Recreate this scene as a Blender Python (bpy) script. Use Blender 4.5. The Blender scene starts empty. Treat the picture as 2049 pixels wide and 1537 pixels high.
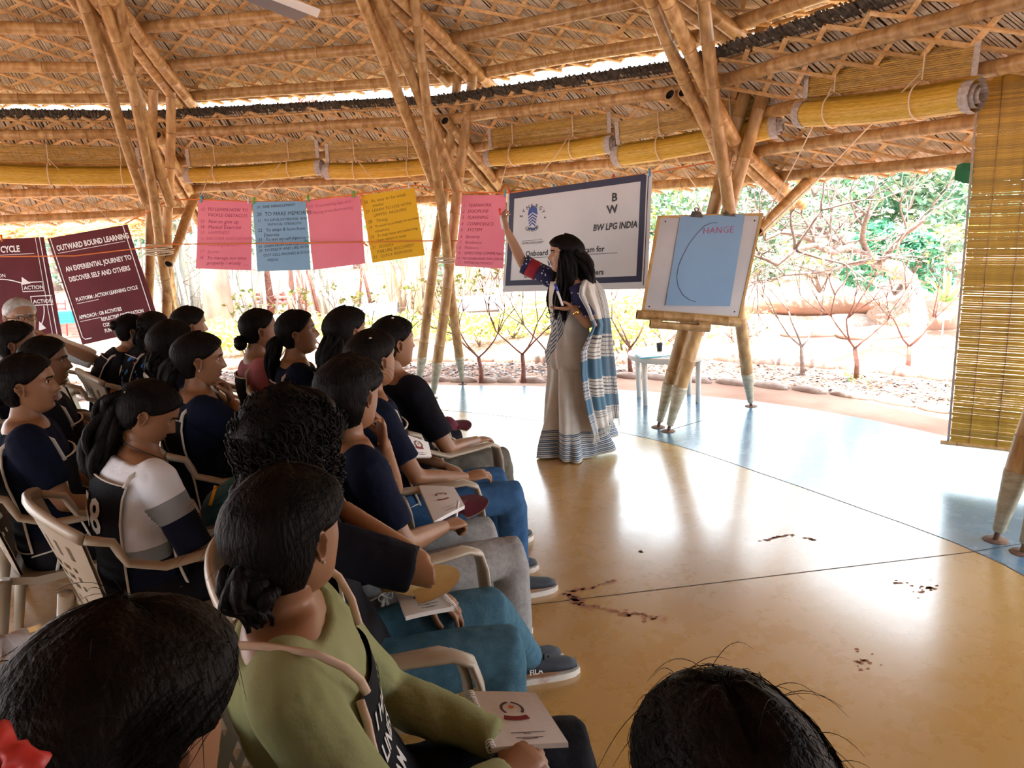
import bpy, bmesh, math, random
import numpy as np
from mathutils import Vector as V, Matrix, noise
R = random.Random(7)
SC = bpy.context.scene
# ---------------------------------------------------------------- camera, sky, sun, exposure
FOC, CAMH, PITCH, ROLL = 1500.0, 1.66, 0.218, -0.05
cp, sp = math.cos(PITCH), math.sin(PITCH)
FWD, UP0, RT0 = V((0, cp, -sp)), V((0, sp, cp)), V((1, 0, 0))
cr, sr = math.cos(ROLL), math.sin(ROLL)
CRT, CUP = RT0*cr + UP0*sr, UP0*cr - RT0*sr
EYE = V((0, 0, CAMH))
cam = bpy.data.objects.new('camera', bpy.data.cameras.new('camera'))
SC.collection.objects.link(cam)
cam.data.sensor_width = 36.0
cam.data.lens = 36.0*FOC/2049.0
cam.data.clip_start = 0.05
m3 = Matrix((CRT, CUP, -FWD)).transposed()
cam.matrix_world = Matrix.Translation(EYE) @ m3.to_4x4()
SC.camera = cam
world = bpy.data.worlds.new('sky')
SC.world = world
world.use_nodes = True
bg = world.node_tree.nodes['Background']
bg.inputs['Color'].default_value = (0.80, 0.91, 1.0, 1)
bg.inputs['Strength'].default_value = 3.1
sun = bpy.data.objects.new('sun', bpy.data.lights.new('sun', 'SUN'))
SC.collection.objects.link(sun)
sun.data.energy = 11.0
sun.data.angle = 0.02
sun.data.color = (1.0, 0.95, 0.86)
sun.rotation_euler = (math.radians(7), math.radians(-6), 0)
SC.view_settings.view_transform = 'Standard'
SC.view_settings.look = 'None'
SC.view_settings.exposure = 1.32
SC.view_settings.gamma = 1.0
SC.view_settings.use_curve_mapping = False
SC.cycles.max_bounces = 6
SC.cycles.diffuse_bounces = 4
SC.cycles.use_denoising = True

# ---------------------------------------------------------------- measuring helpers (photo sight lines -> metres)
def sight(px, py):
    return FWD + CRT*((px-1024.5)/FOC) - CUP*((py-768.5)/FOC)
def at_z(px, py, z=0.0):
    d = sight(px, py)
    return EYE + d*((z-CAMH)/d.z)
def at_y(px, py, y):
    d = sight(px, py)
    return EYE + d*(y/d.y)

# ---------------------------------------------------------------- mesh helpers
def wloc(o):
    p = V((0, 0, 0))
    while o is not None:
        p += o.location
        o = o.parent
    return p
def frame(d, up=V((0, 0, 1))):
    d = d.normalized()
    if abs(d.dot(up)) > 0.98:
        up = V((1, 0, 0)) if abs(d.x) < 0.9 else V((0, 1, 0))
    s = d.cross(up).normalized()
    return s, s.cross(d).normalized()
class MB:
    def __init__(self):
        self.v, self.f, self.m = [], [], []
    def add(self, vs, fs, m=0):
        b = len(self.v)
        self.v += [tuple(p) for p in vs]
        self.f += [tuple(i+b for i in f) for f in fs]
        self.m += [m]*len(fs)
        return self
    def tube(self, pts, rad, n=8, cap=True, m=0, flat=1.0, up=V((0, 0, 1)), mm=None):
        pts = [V(p) for p in pts]
        k = len(pts)
        if not isinstance(rad, list):
            rad = [rad]*k
        vs, fs, ms = [], [], []
        s0 = None
        for i, p in enumerate(pts):
            d = (pts[min(i+1, k-1)]-pts[max(i-1, 0)])
            if d.length < 1e-9:
                d = V((0, 0, 1))
            if s0 is None:
                s, t = frame(d, up)
            else:
                dn = d.normalized()
                s = (s0-dn*s0.dot(dn)).normalized()
                t = s.cross(dn)
            s0 = s
            r = rad[i]
            ra, rb = (r if hasattr(r, '__len__') else (r, r*flat))
            for j in range(n):
                a = 2*math.pi*j/n
                vs.append(p+s*(ra*math.cos(a))+t*(rb*math.sin(a)))
        for i in range(k-1):
            for j in range(n):
                fs.append((i*n+j, i*n+(j+1) % n, (i+1)*n+(j+1) % n, (i+1)*n+j))
                ms.append(mm[i] if mm else m)
        if cap:
            fs.append(tuple(range(n-1, -1, -1)))
            fs.append(tuple((k-1)*n+j for j in range(n)))
            ms += [m, m]
        b = len(self.v)
        self.v += [tuple(p) for p in vs]
        self.f += [tuple(i+b for i in f) for f in fs]
        self.m += ms
        return self
    def box(self, c, size, rot=None, m=0):
        c = V(c)
        hx, hy, hz = [q/2 for q in size]
        vs = [V((x, y, z)) for x in (-hx, hx) for y in (-hy, hy) for z in (-hz, hz)]
        if rot is not None:
            vs = [rot @ p for p in vs]
        vs = [p+c for p in vs]
        return self.add(vs, [(0, 1, 3, 2), (4, 6, 7, 5), (0, 4, 5, 1), (2, 3, 7, 6), (0, 2, 6, 4), (1, 5, 7, 3)], m)
    def lathe(self, c, prof, n=16, m=0, axis=V((0, 0, 1)), cap=True):
        c = V(c)
        s, t = frame(V(axis), V((0, 1, 0)))
        ax = V(axis).normalized()
        vs = [c+ax*h+s*(r*math.cos(2*math.pi*j/n))+t*(r*math.sin(2*math.pi*j/n)) for r, h in prof for j in range(n)]
        fs = [(i*n+j, i*n+(j+1) % n, (i+1)*n+(j+1) % n, (i+1)*n+j) for i in range(len(prof)-1) for j in range(n)]
        if cap:
            fs += [tuple(range(n-1, -1, -1)), tuple((len(prof)-1)*n+j for j in range(n))]
        return self.add(vs, fs, m)
    def ball(self, c, r, nu=12, nv=8, m=0, rot=None):
        c = V(c)
        rx, ry, rz = r if hasattr(r, '__len__') else (r, r, r)
        vs = [V((0, 0, -rz))]
        for i in range(1, nv):
            a = math.pi*i/nv - math.pi/2
            for j in range(nu):
                b = 2*math.pi*j/nu
                vs.append(V((rx*math.cos(a)*math.cos(b), ry*math.cos(a)*math.sin(b), rz*math.sin(a))))
        vs.append(V((0, 0, rz)))
        if rot is not None:
            vs = [rot @ p for p in vs]
        fs = [(0, 1+(j+1) % nu, 1+j) for j in range(nu)]
        for i in range(nv-2):
            for j in range(nu):
                a, b = 1+i*nu+j, 1+i*nu+(j+1) % nu
                fs.append((a, b, b+nu, a+nu))
        L = len(vs)-1
        fs += [(L, L-nu+j, L-nu+(j+1) % nu) for j in range(nu)]
        return self.add([p+c for p in vs], fs, m)
    def mesh(self, name, mats, smooth=True):
        me = bpy.data.meshes.new(name)
        me.from_pydata(self.v, [], self.f)
        for q in (mats if isinstance(mats, (list, tuple)) else [mats]):
            me.materials.append(q)
        if any(self.m):
            me.polygons.foreach_set('material_index', self.m)
        if smooth:
            me.polygons.foreach_set('use_smooth', [True]*len(self.f))
        me.update()
        return me
    def build(self, name, mats, parent=None, smooth=True, angle=None):
        if parent is not None:
            w = wloc(parent)
            if w.length > 0:
                self.v = [(p[0]-w.x, p[1]-w.y, p[2]-w.z) for p in self.v]
        me = self.mesh(name, mats, smooth)
        if angle:
            me.set_sharp_from_angle(angle=math.radians(angle))
        return link(name, me, parent)
def link(name, me, parent=None):
    o = bpy.data.objects.new(name, me)
    SC.collection.objects.link(o)
    if parent is not None:
        o.parent = parent
    return o
def tag(o, label=None, cat=None, group=None, kind=None):
    if label: o['label'] = label
    if cat: o['category'] = cat
    if group: o['group'] = group
    if kind: o['kind'] = kind
    return o
def thing(name, label, cat, loc=(0, 0, 0), group=None, kind=None):
    o = bpy.data.objects.new(name, None)
    SC.collection.objects.link(o)
    o.location = loc
    o.empty_display_size = 0.1
    return tag(o, label, cat, group, kind)
def dup(root, mat=None, label=None, group=None):
    c = root.copy()
    SC.collection.objects.link(c)
    if mat is not None:
        c.matrix_world = mat
    if label: c['label'] = label
    if group: c['group'] = group
    def kids(a, b):
        for ch in a.children:
            d = ch.copy()
            SC.collection.objects.link(d)
            d.parent = b
            kids(ch, d)
    kids(root, c)
    return c
def quadmesh(P, nu, nv, closed=False):
    """P: rows of points -> verts, quads"""
    vs = [p for row in P for p in row]
    fs = []
    for i in range(nu-1):
        for j in range(nv if closed else nv-1):
            j2 = (j+1) % nv
            fs.append((i*nv+j, i*nv+j2, (i+1)*nv+j2, (i+1)*nv+j))
    return vs, fs

# ---------------------------------------------------------------- materials
def mat(name, col, col2=None, rough=0.6, scale=8.0, stretch=(1, 1, 1), bump=0.0, bscale=None, spec=0.5, metal=0.0,
        contrast=(0.35, 0.65), coat=0.0, trans=0.0, alpha=1.0, sheen=0.0, detail=4.0, sub=0.0):
    m = bpy.data.materials.new(name)
    m.use_nodes = True
    nt = m.node_tree
    b = nt.nodes['Principled BSDF']
    b.inputs['Roughness'].default_value = rough
    b.inputs['Specular IOR Level'].default_value = spec
    b.inputs['Metallic'].default_value = metal
    b.inputs['Coat Weight'].default_value = coat
    b.inputs['Sheen Weight'].default_value = sheen
    b.inputs['Transmission Weight'].default_value = trans
    b.inputs['Alpha'].default_value = alpha
    if sub:
        b.inputs['Subsurface Weight'].default_value = sub
        b.inputs['Subsurface Radius'].default_value = (0.02, 0.008, 0.004)
    b.inputs['Base Color'].default_value = (*col, 1)
    if col2 is not None or bump:
        tc = nt.nodes.new('ShaderNodeTexCoord')
        mp = nt.nodes.new('ShaderNodeMapping')
        mp.inputs['Scale'].default_value = stretch
        nt.links.new(tc.outputs['Object'], mp.inputs['Vector'])
        nz = nt.nodes.new('ShaderNodeTexNoise')
        nz.inputs['Scale'].default_value = scale
        nz.inputs['Detail'].default_value = detail
        nt.links.new(mp.outputs['Vector'], nz.inputs['Vector'])
        if col2 is not None:
            rp = nt.nodes.new('ShaderNodeValToRGB')
            rp.color_ramp.elements[0].position = contrast[0]
            rp.color_ramp.elements[1].position = contrast[1]
            rp.color_ramp.elements[0].color = (*col, 1)
            rp.color_ramp.elements[1].color = (*col2, 1)
            nt.links.new(nz.outputs['Fac'], rp.inputs['Fac'])
            nt.links.new(rp.outputs['Color'], b.inputs['Base Color'])
        if bump:
            n2 = nz
            if bscale:
                n2 = nt.nodes.new('ShaderNodeTexNoise')
                n2.inputs['Scale'].default_value = bscale
                n2.inputs['Detail'].default_value = 3
                nt.links.new(mp.outputs['Vector'], n2.inputs['Vector'])
            bp = nt.nodes.new('ShaderNodeBump')
            bp.inputs['Strength'].default_value = bump
            bp.inputs['Distance'].default_value = 0.01
            nt.links.new(n2.outputs['Fac'], bp.inputs['Height'])
            nt.links.new(bp.outputs['Normal'], b.inputs['Normal'])
    return m
def variety(m, amount=0.25):
    """per-object brightness change, so that alike pieces differ a little"""
    nt = m.node_tree
    b = nt.nodes['Principled BSDF']
    inp = b.inputs['Base Color']
    oi = nt.nodes.new('ShaderNodeObjectInfo')
    hs = nt.nodes.new('ShaderNodeHueSaturation')
    mr = nt.nodes.new('ShaderNodeMapRange')
    mr.inputs['To Min'].default_value = 1-amount
    mr.inputs['To Max'].default_value = 1+amount
    nt.links.new(oi.outputs['Random'], mr.inputs['Value'])
    nt.links.new(mr.outputs['Result'], hs.inputs['Value'])
    if inp.is_linked:
        nt.links.new(inp.links[0].from_socket, hs.inputs['Color'])
    else:
        hs.inputs['Color'].default_value = inp.default_value
    nt.links.new(hs.outputs['Color'], inp)
    return m
BAMBOO = variety(mat('bamboo', (0.34, 0.17, 0.05), (0.62, 0.395, 0.165), 0.36, 4.0, (5, 5, 2.2), 0.15, 30, contrast=(0.32, 0.68), detail=8), 0.22)
NODE = mat('bamboo_node', (0.24, 0.115, 0.04), (0.46, 0.27, 0.10), 0.55, 30)
CUT = mat('bamboo_cut', (0.50, 0.33, 0.17), (0.30, 0.18, 0.08), 0.7, 60)
DARK = mat('hollow_dark', (0.02, 0.012, 0.008), None, 0.9)
LATH = variety(mat('split_bamboo', (0.58, 0.34, 0.13), (0.78, 0.52, 0.25), 0.45, 9.0, (3, 3, 3)), 0.25)
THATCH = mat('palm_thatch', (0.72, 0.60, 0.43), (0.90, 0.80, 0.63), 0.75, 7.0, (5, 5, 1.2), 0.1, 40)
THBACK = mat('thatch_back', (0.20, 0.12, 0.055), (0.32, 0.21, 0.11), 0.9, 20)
FRINGE = mat('thatch_ends', (0.045, 0.035, 0.026), (0.15, 0.115, 0.08), 0.9, 30)
STEEL = mat('rusty_steel_shoe', (0.34, 0.29, 0.19), (0.52, 0.47, 0.34), 0.5, 14, (1, 1, 3), 0.2, metal=0.15)
RUST = mat('rusty_pin', (0.10, 0.05, 0.03), (0.2, 0.1, 0.06), 0.8, 40)
def pole(mb, a, b, r=0.04, r2=None, node=0.28, n=10, cut=True, wob=0.006):
    a, b = V(a), V(b)
    r2 = r2 or r
    L = (b-a).length
    d = (b-a)/L
    s, t = frame(d)
    off = R.uniform(0.05, node)
    st = [(0.0, 1.0, 0)]
    x = off
    while x < L-0.03:
        for e, k, q in ((-0.010, 1.0, 0), (-0.004, 1.07, 1), (0.003, 1.04, 0), (0.012, 0.99, 0)):
            st.append((x+e, k, q))
        x += node*R.uniform(0.8, 1.2)
    st.append((L, 1.0, 0))
    pts, rad, mm = [], [], []
    ph, ph2 = R.uniform(0, 6), R.uniform(0, 6)
    for x, k, q in st:
        w = wob*math.sin(math.pi*x/L)
        pts.append(a+d*x+s*(w*math.sin(x*3+ph))+t*(w*math.sin(x*2.3+ph2)))
        rad.append((r+(r2-r)*x/L)*k)
        mm.append(q)
    mb.tube(pts, rad, n, cap=False, mm=mm[:-1])
    for c, ax, rr in ((pts[0], -d, rad[0]), (pts[-1], d, rad[-1])):
        s, t = frame(ax)
        ring = lambda q, h: [c+ax*h+s*(q*math.cos(2*math.pi*j/n))+t*(q*math.sin(2*math.pi*j/n)) for j in range(n)]
        vs = ring(rr, 0)+ring(rr*0.76, 0)+ring(rr*0.74, -0.03)
        fs = [(j, (j+1) % n, n+(j+1) % n, n+j) for j in range(n)]
        mb.add(vs, fs, 2)
        mb.add(vs, [(n+j, n+(j+1) % n, 2*n+(j+1) % n, 2*n+j) for j in range(n)]+[tuple(2*n+j for j in range(n))], 3)
    return mb
BM = [BAMBOO, NODE, CUT, DARK]
# ---------------------------------------------------------------- floor and ground
PC = V((-2.69, 2.38, 0))                       # middle of the round pavilion
def polar(points):
    q = sorted((math.degrees(math.atan2(p.y-PC.y, p.x-PC.x)), (p-PC).length) for p in points)
    def f(a):
        if a > 180: a -= 360
        if a <= q[0][0]: return q[0][1]
        if a >= q[-1][0]: return q[-1][1]
        for (a0, r0), (a1, r1) in zip(q, q[1:]):
            if a <= a1:
                return r0+(r1-r0)*(a-a0)/(a1-a0)
    return f
r_in = polar([at_z(*p) for p in ((1000, 832), (1100, 845), (1240, 865), (1350, 890), (1500, 940), (1600, 974), (1700, 1010), (1800, 1045), (1900, 1082), (2000, 1125))])
r_out = polar([at_z(*p) for p in ((930, 772), (1290, 783), (1510, 803), (1600, 815), (1700, 832), (1890, 872))])
def floor_mat(name, c1, c2, rough):
    m = mat(name, c1, c2, rough, 1.6, (1, 1, 1), 0.035, 9, contrast=(0.25, 0.75), detail=8)
    nt = m.node_tree
    b = nt.nodes['Principled BSDF']
    tc = nt.nodes.new('ShaderNodeTexCoord')
    nz = nt.nodes.new('ShaderNodeTexNoise')
    nz.inputs['Scale'].default_value = 5
    nz.inputs['Detail'].default_value = 9
    nz.inputs['Roughness'].default_value = 0.7
    mr = nt.nodes.new('ShaderNodeMapRange')
    mr.inputs['From Min'].default_value = 0.3
    mr.inputs['From Max'].default_value = 0.7
    mr.inputs['To Min'].default_value = rough-0.07
    mr.inputs['To Max'].default_value = rough+0.12
    nt.links.new(tc.outputs['Object'], nz.inputs['Vector'])
    nt.links.new(nz.outputs['Fac'], mr.inputs['Value'])
    nt.links.new(mr.outputs['Result'], b.inputs['Roughness'])
    b.inputs['Specular IOR Level'].default_value = 0.6
    b.inputs['Coat Weight'].default_value = 0.8
    b.inputs['Coat IOR'].default_value = 1.85
    b.inputs['Coat Roughness'].default_value = 0.2
    return m
OCHRE = floor_mat('ochre_polished_floor', (0.42, 0.215, 0.045), (0.50, 0.285, 0.085), 0.26)
BLUE = floor_mat('slate_blue_floor', (0.07, 0.165, 0.27), (0.11, 0.225, 0.335), 0.24)
SEAM = mat('floor_joint', (0.06, 0.04, 0.03), None, 0.8)
fl = thing('floor', 'polished cement floor, ochre disc inside a slate blue rim', 'floor', (0, 0, 0), kind='structure')
NA = 120
ang = [360*i/NA for i in range(NA)]
def polar_pt(a, r, z):
    a = math.radians(a)
    return V((PC.x+r*math.cos(a), PC.y+r*math.sin(a), z))
mb = MB()
rows = [[polar_pt(a, r_in(a)*k, 0) for a in ang] for k in (0.001, 0.5, 1.0)]
mb.add(*quadmesh(rows, 3, NA, True))
mb.build('disc', OCHRE, fl, False)
mb = MB()
rows = [[polar_pt(a, r_in(a), 0) for a in ang], [polar_pt(a, r_out(a), 0) for a in ang], [polar_pt(a, r_out(a)+0.02, -0.12) for a in ang]]
mb.add(*quadmesh(rows, 3, NA, True))
mb.build('rim', BLUE, fl, False)
mb = MB()
rows = [[polar_pt(a, r_in(a)+e, 0.0006) for a in ang] for e in (-0.004, 0.004)]
mb.add(*quadmesh(rows, 2, NA, True))
def seam(p, q, w=0.006):
    a, b = at_z(*p, 0.0008), at_z(*q, 0.0008)
    s = (b-a).cross(V((0, 0, 1))).normalized()*w/2
    mb.add([a-s, b-s, b+s, a+s], [(0, 1, 2, 3)])
seam((1040, 1213), (1940, 1105)); seam((1940, 1105), (2200, 1062)); seam((1335, 862), (1410, 840))
mb.build('joint', SEAM, fl, False)
DUST = mat('red_mud_scuff', (0.30, 0.10, 0.05), (0.42, 0.18, 0.09), 0.8, 30)
def scuff(pts, w, n):
    mb = MB()
    P = [at_z(*p, 0.0012) for p in pts]
    for i in range(n):
        k = R.random()*(len(P)-1.001)
        c = P[int(k)].lerp(P[int(k)+1], k % 1)+V((R.gauss(0, w), R.gauss(0, w), 0))
        r = R.uniform(0.004, 0.013)
        a0 = R.uniform(0, 6)
        mb.add([c+V((r*R.uniform(0.5, 1.5)*math.cos(a0+j*1.05), r*R.uniform(0.4, 1)*math.sin(a0+j*1.05), 0)) for j in range(6)], [tuple(range(6))])
    o = mb.build('mud_scuff', DUST, fl, False)
    o['kind'] = 'stuff'
scuff([(1135, 1185), (1160, 1210), (1330, 1240)], 0.012, 130)
scuff([(1140, 1182), (1175, 1178), (1235, 1160)], 0.009, 40)
scuff([(1795, 1165), (1870, 1175), (1820, 1188)], 0.02, 26)
scuff([(1515, 1082), (1580, 1070), (1630, 1080)], 0.006, 34)
scuff([(1715, 1310), (1730, 1330)], 0.03, 16)
scuff([(1280, 1103), (1281, 1104)], 0.004, 5)
SOIL = mat('sunlit_red_soil', (0.27, 0.135, 0.088), (0.42, 0.26, 0.19), 0.95, 1.2, (1, 1, 1), 0.5, 18)
gr = MB()
GN = 60
def gh(x, y):
    d = math.hypot(x-PC.x, y-PC.y)
    base = -0.07
    k = max(0.0, min(1.0, (d-8.5)/7.0))
    return base+k*0.22*(noise.noise(V((x*0.25, y*0.25, 0)))+0.5)+max(0, d-13)*0.03
rows = [[(x, y, gh(x, y)) for x in [(-30+60*i/GN) for i in range(GN+1)]] for y in [(-18+60*j/GN) for j in range(GN+1)]]
gr.add(*quadmesh(rows, GN+1, GN+1))
g = gr.build('ground', SOIL)
tag(g, 'sunlit red soil around the pavilion', 'ground', kind='structure')

# ---------------------------------------------------------------- roofs
HIPS = [123, 97, 65.5, 40, 12, -16, -44, -72, -100, -128, -156, -184, -211]
def hip(k, r, z):
    a = math.radians(HIPS[k % 13])
    if z < 2.72:                                  # the hand-built rings are not quite level
        z += LOW_ADJ.get(k, 0)*max(0.0, min(1.0, (6.86-r)/1.6))
    else:
        z += UP_ADJ.get(k, 0)
    return V((PC.x+r*math.cos(a), PC.y+r*math.sin(a), z))
LOW_ADJ = {0: .14, 1: .12, 2: .06, 3: .0, 4: .02}
UP_ADJ = {0: .0, 1: .0, 2: -.02, 3: -.07, 4: -.10}
zl = lambda r: 2.645-0.487*(r-5.25)
zu = lambda r: 3.035+0.34*(5.6-r)
def clip_line(poly, p, d):
    t0, t1 = -1e9, 1e9
    for i in range(len(poly)):
        a, b = poly[i], poly[(i+1) % len(poly)]
        nx, ny = -(b[1]-a[1]), b[0]-a[0]
        num = nx*(a[0]-p[0])+ny*(a[1]-p[1])
        den = nx*d[0]+ny*d[1]
        if abs(den) < 1e-9:
            if num > 0: return None
            continue
        t = num/den
        if den > 0: t0 = max(t0, t)
        else: t1 = min(t1, t)
    return (t0, t1) if t1-t0 > 0.12 else None
roof_low = thing('roof', 'low outer ring roof of woven reed panels under bamboo purlins', 'roof', (PC.x, PC.y, 0), kind='structure')
roof_up = thing('ceiling', 'high inner roof of woven reed panels on bamboo rafters', 'roof', (PC.x, PC.y, 0), kind='structure')
def panel(k, zf, r0, r1, root, purlins, detailed, step=0.29, pr=0.043):
    A, B = hip(k, r1, zf(r1)), hip(k+1, r1, zf(r1))       # outer edge, left to right in view
    C, D = hip(k+1, r0, zf(r0)), hip(k, r0, zf(r0))
    back = MB()
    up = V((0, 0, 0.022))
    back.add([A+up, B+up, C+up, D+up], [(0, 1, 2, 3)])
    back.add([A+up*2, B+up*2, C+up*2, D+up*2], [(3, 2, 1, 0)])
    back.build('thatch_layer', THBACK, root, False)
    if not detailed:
        return
    th = MB()
    w = (B-A).length
    n = int(w/0.017)
    nrm = (B-A).cross(D-A).normalized()
    if nrm.z > 0: nrm = -nrm
    sl = R.uniform(-0.05, 0.05)
    for i in range(n):
        u0 = (i+R.uniform(-0.3, 0.3))/n
        du = 0.52/n*R.uniform(0.8, 1.25)
        o = nrm*R.uniform(-0.006, 0.003)
        e = R.uniform(-0.02, 0.02)
        u1 = u0+e*0.3
        lo, hi = A.lerp(B, u0), D.lerp(C, u1)
        ext = (lo-hi).normalized()*R.uniform(0.0, 0.05)
        ex = (B-A)*du
        ex2 = (C-D)*du
        th.add([lo-ex+o+ext, lo+nrm*0.006+o+ext, lo+ex+o+ext, hi-ex2+o, hi+nrm*0.006+o, hi+ex2+o], [(0, 1, 4, 3), (1, 2, 5, 4)])
    th.build('reed_thatch', THATCH, root, False)['kind'] = 'stuff'
    ex = (B-A).normalized()
    ey = nrm.cross(ex)
    M0 = (A+B)/2
    if (D-M0).dot(ey) < 0: ey = -ey
    loc = lambda p: ((p-M0).dot(ex), (p-M0).dot(ey))
    poly = [loc(A), loc(B), loc(C), loc(D)]
    H = poly[2][1]
    for fam, sgn in enumerate((1, -1)):
        d = (0.78*sgn, 0.62)
        span = w/2+H*1.3
        s = -span
        while s < span:
            c = clip_line(poly, (s, 0), d)
            if c:
                p0 = M0+ex*(s+d[0]*c[0])+ey*(d[1]*c[0])
                p1 = M0+ex*(s+d[0]*c[1])+ey*(d[1]*c[1])
                dd = (p1-p0).normalized()
                sd = dd.cross(nrm)*R.uniform(0.012, 0.017)
                st = MB()
                seg = 6
                vs = []
                for q in range(seg+1):
                    c0 = p0.lerp(p1, q/seg)+nrm*(0.022+0.012*fam+0.004*math.sin(q*math.pi+fam*math.pi))+sd*R.uniform(-0.25, 0.25)
                    vs += [c0-sd, c0-sd+nrm*0.013, c0+sd+nrm*0.013, c0+sd]
                fs = [(q*4+j, q*4+(j+1) % 4, q*4+4+(j+1) % 4, q*4+4+j) for q in range(seg) for j in range(4)]
                st.add(vs, fs)
                st.build('lattice_strip', LATH, root, False)
            s += step*R.uniform(0.93, 1.07)
    for r in purlins:
        a, b = hip(k, r, zf(r)), hip(k+1, r, zf(r))
        e = (b-a).normalized()*0.10
        dn = nrm*(0.052+pr)
        o = MB()
        pole(o, a-e+dn, b+e+dn, pr*R.uniform(0.92, 1.05), pr*R.uniform(0.85, 1.0), 0.33, 10)
        o.build('purlin', BM, root)
low_p, up_p = [5.36, 5.78, 6.22, 6.62], [5.52, 4.98, 4.42, 3.85, 3.3]
for k in range(13):
    vis = k in (0, 1, 2, 3, 4, 12)
    det = k in (0, 1, 2, 3)
    panel(k, zl, 5.22, 6.86, roof_low, low_p, det, 0.30, 0.046)
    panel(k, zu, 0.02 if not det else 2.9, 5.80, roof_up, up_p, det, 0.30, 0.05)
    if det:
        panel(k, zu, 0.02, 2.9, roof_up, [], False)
# dark blunt reed ends along the top of the low roof, and the split cane that clamps them
for k in (0, 1, 2, 3):
    fr = MB()
    a, b = hip(k, 5.2, zl(5.2)), hip(k+1, 5.2, zl(5.2))
    n = 260
    inw = (PC-a.lerp(b, 0.5))
    inw.z = 0
    inw.normalize()
    for i in range(n):
        c = a.lerp(b, (i+R.random())/n)
        h = R.uniform(0.01, 0.035)
        fr.tube([c-inw*0.05+V((0, 0, -0.03)), c+inw*R.uniform(0.0, 0.05)+V((0, 0, h))], R.uniform(0.007, 0.012), 4)
    fr.build('reed_end_fringe', FRINGE, roof_low, False)['kind'] = 'stuff'
    o = MB()
    pole(o, hip(k, 5.26, zl(5.26)-0.03), hip(k+1, 5.26, zl(5.26)-0.03), 0.013, 0.011, 0.3, 6)
    o.build('clamp_cane', BM, roof_low)
    o = MB()
    pole(o, hip(k, 5.74, zu(5.74)-0.03), hip(k+1, 5.74, zu(5.74)-0.03), 0.014, 0.012, 0.3, 6)
    o.build('clamp_cane', BM, roof_up)
# rafters, two by two
def rafter(root, a, b, r=0.045):
    o = MB()
    pole(o, a, b, r, r*0.9, 0.3, 12)
    o.build('rafter', BM, root)
for k in range(1, 5):
    a = math.radians(HIPS[k])
    side = V((-math.sin(a), math.cos(a), 0))
    for s in (-0.055, 0.062):
        e = R.uniform(-0.04, 0.04)
        turn = Matrix.Translation(PC) @ Matrix.Rotation(math.radians(-3.2), 4, 'Z') @ Matrix.Translation(-PC)
        rafter(roof_up, turn @ (hip(k, 1.0, zu(1.0)-0.2)+side*s), turn @ (hip(k, 5.95+e, zu(5.95)-0.19)+side*s), 0.055)
        rafter(roof_low, hip(k, 5.2, zl(5.2)-0.19)+side*s, hip(k, 6.95+e, zl(6.95)-0.18)+side*s, 0.047)
    rafter(roof_up, hip(k, 1.0, zu(1.0)-0.13)+side*0.05, hip(k, 5.5, zu(5.5)-0.15)+side*0.05, 0.04)

# ---------------------------------------------------------------- bamboo pillars
ROPE = mat('pale_cord', (0.72, 0.64, 0.50), (0.55, 0.46, 0.33), 0.85, 80)
def shoe_pole(root, foot, top, r):
    r *= 1.13
    """pole standing on a tapered steel shoe with a pin"""
    foot, top = V(foot), V(top)
    d = (top-foot).normalized()
    o = MB()
    pole(o, foot+d*0.33, top, r, r*0.88, 0.30, 12, wob=0.012)
    p = o.build('pole', BM, root)
    sh = MB()
    sh.tube([foot+d*0.045, foot+d*0.05, foot+d*0.34, foot+d*0.36], [r*0.42, r*0.5, r*1.03, r*1.05], 14)
    s = sh.build('steel_shoe', STEEL, p)
    pn = MB()
    pn.tube([foot+d*-0.005, foot+d*0.06], r*0.26, 8)
    pn.lathe(foot+V((0, 0, 0.0)), [(r*1.1, 0), (r*1.0, 0.005)], 10)
    pn.build('steel_pin', RUST, p)
def free_pole(root, a, b, r, name='pole'):
    r *= 1.13
    o = MB()
    pole(o, a, b, r, r*0.92, 0.3, 12, wob=0.012)
    return o.build(name, BM, root)
def lash(root, c, r, n=5, d=V((0, 0, 1))):
    mb = MB()
    s, t = frame(d)
    pts = []
    for i in range(n*12+1):
        a = i*math.pi/6
        rr = r*(1+0.08*math.sin(i*1.7))
        pts.append(V(c)+s*(rr*math.cos(a))+t*(rr*math.sin(a))+d*(i*0.0012-n*0.007)+V((0, 0, 0.006*math.sin(i*0.9))))
    mb.tube(pts, 0.006, 5)
    return mb.build('cord_lashing', ROPE, root)
pa = thing('bamboo_pillar', 'splayed bamboo pillar with a rope coil beside the maroon posters', 'pillar', at_z(330, 806), kind='thing')
shoe_pole(pa, at_z(330, 806), at_y(342, 184, 7.2), 0.043)
shoe_pole(pa, at_z(291, 800), at_y(307, 179, 7.3), 0.042)
shoe_pole(pa, at_z(371, 786), at_y(230, -50, 6.2), 0.04)
free_pole(pa, at_y(292, 405, 7.1), at_y(150, -40, 6.1), 0.042)
free_pole(pa, at_y(343, 410, 7.08), at_y(192, -40, 6.15), 0.044)
free_pole(pa, at_y(242, 156, 6.7), at_y(158, -40, 6.2), 0.038)
free_pole(pa, at_y(390, 396, 8.0), at_y(337, 528, 7.15), 0.042, 'brace')
lash(pa, at_y(318, 500, 7.15), 0.12, 7)
pb = thing('bamboo_pillar', 'splayed bamboo pillar between the yellow and pink paper sheets', 'pillar', at_z(866, 797), kind='thing')
shoe_pole(pb, at_z(866, 797), at_y(948, 136, 7.05), 0.043)
shoe_pole(pb, at_z(836, 781), at_y(919, 136, 7.2), 0.042)
shoe_pole(pb, at_z(926, 769), at_y(822, -60, 6.0), 0.04)
free_pole(pb, at_y(870, 372, 7.0), at_y(708, -40, 5.85), 0.042)
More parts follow.
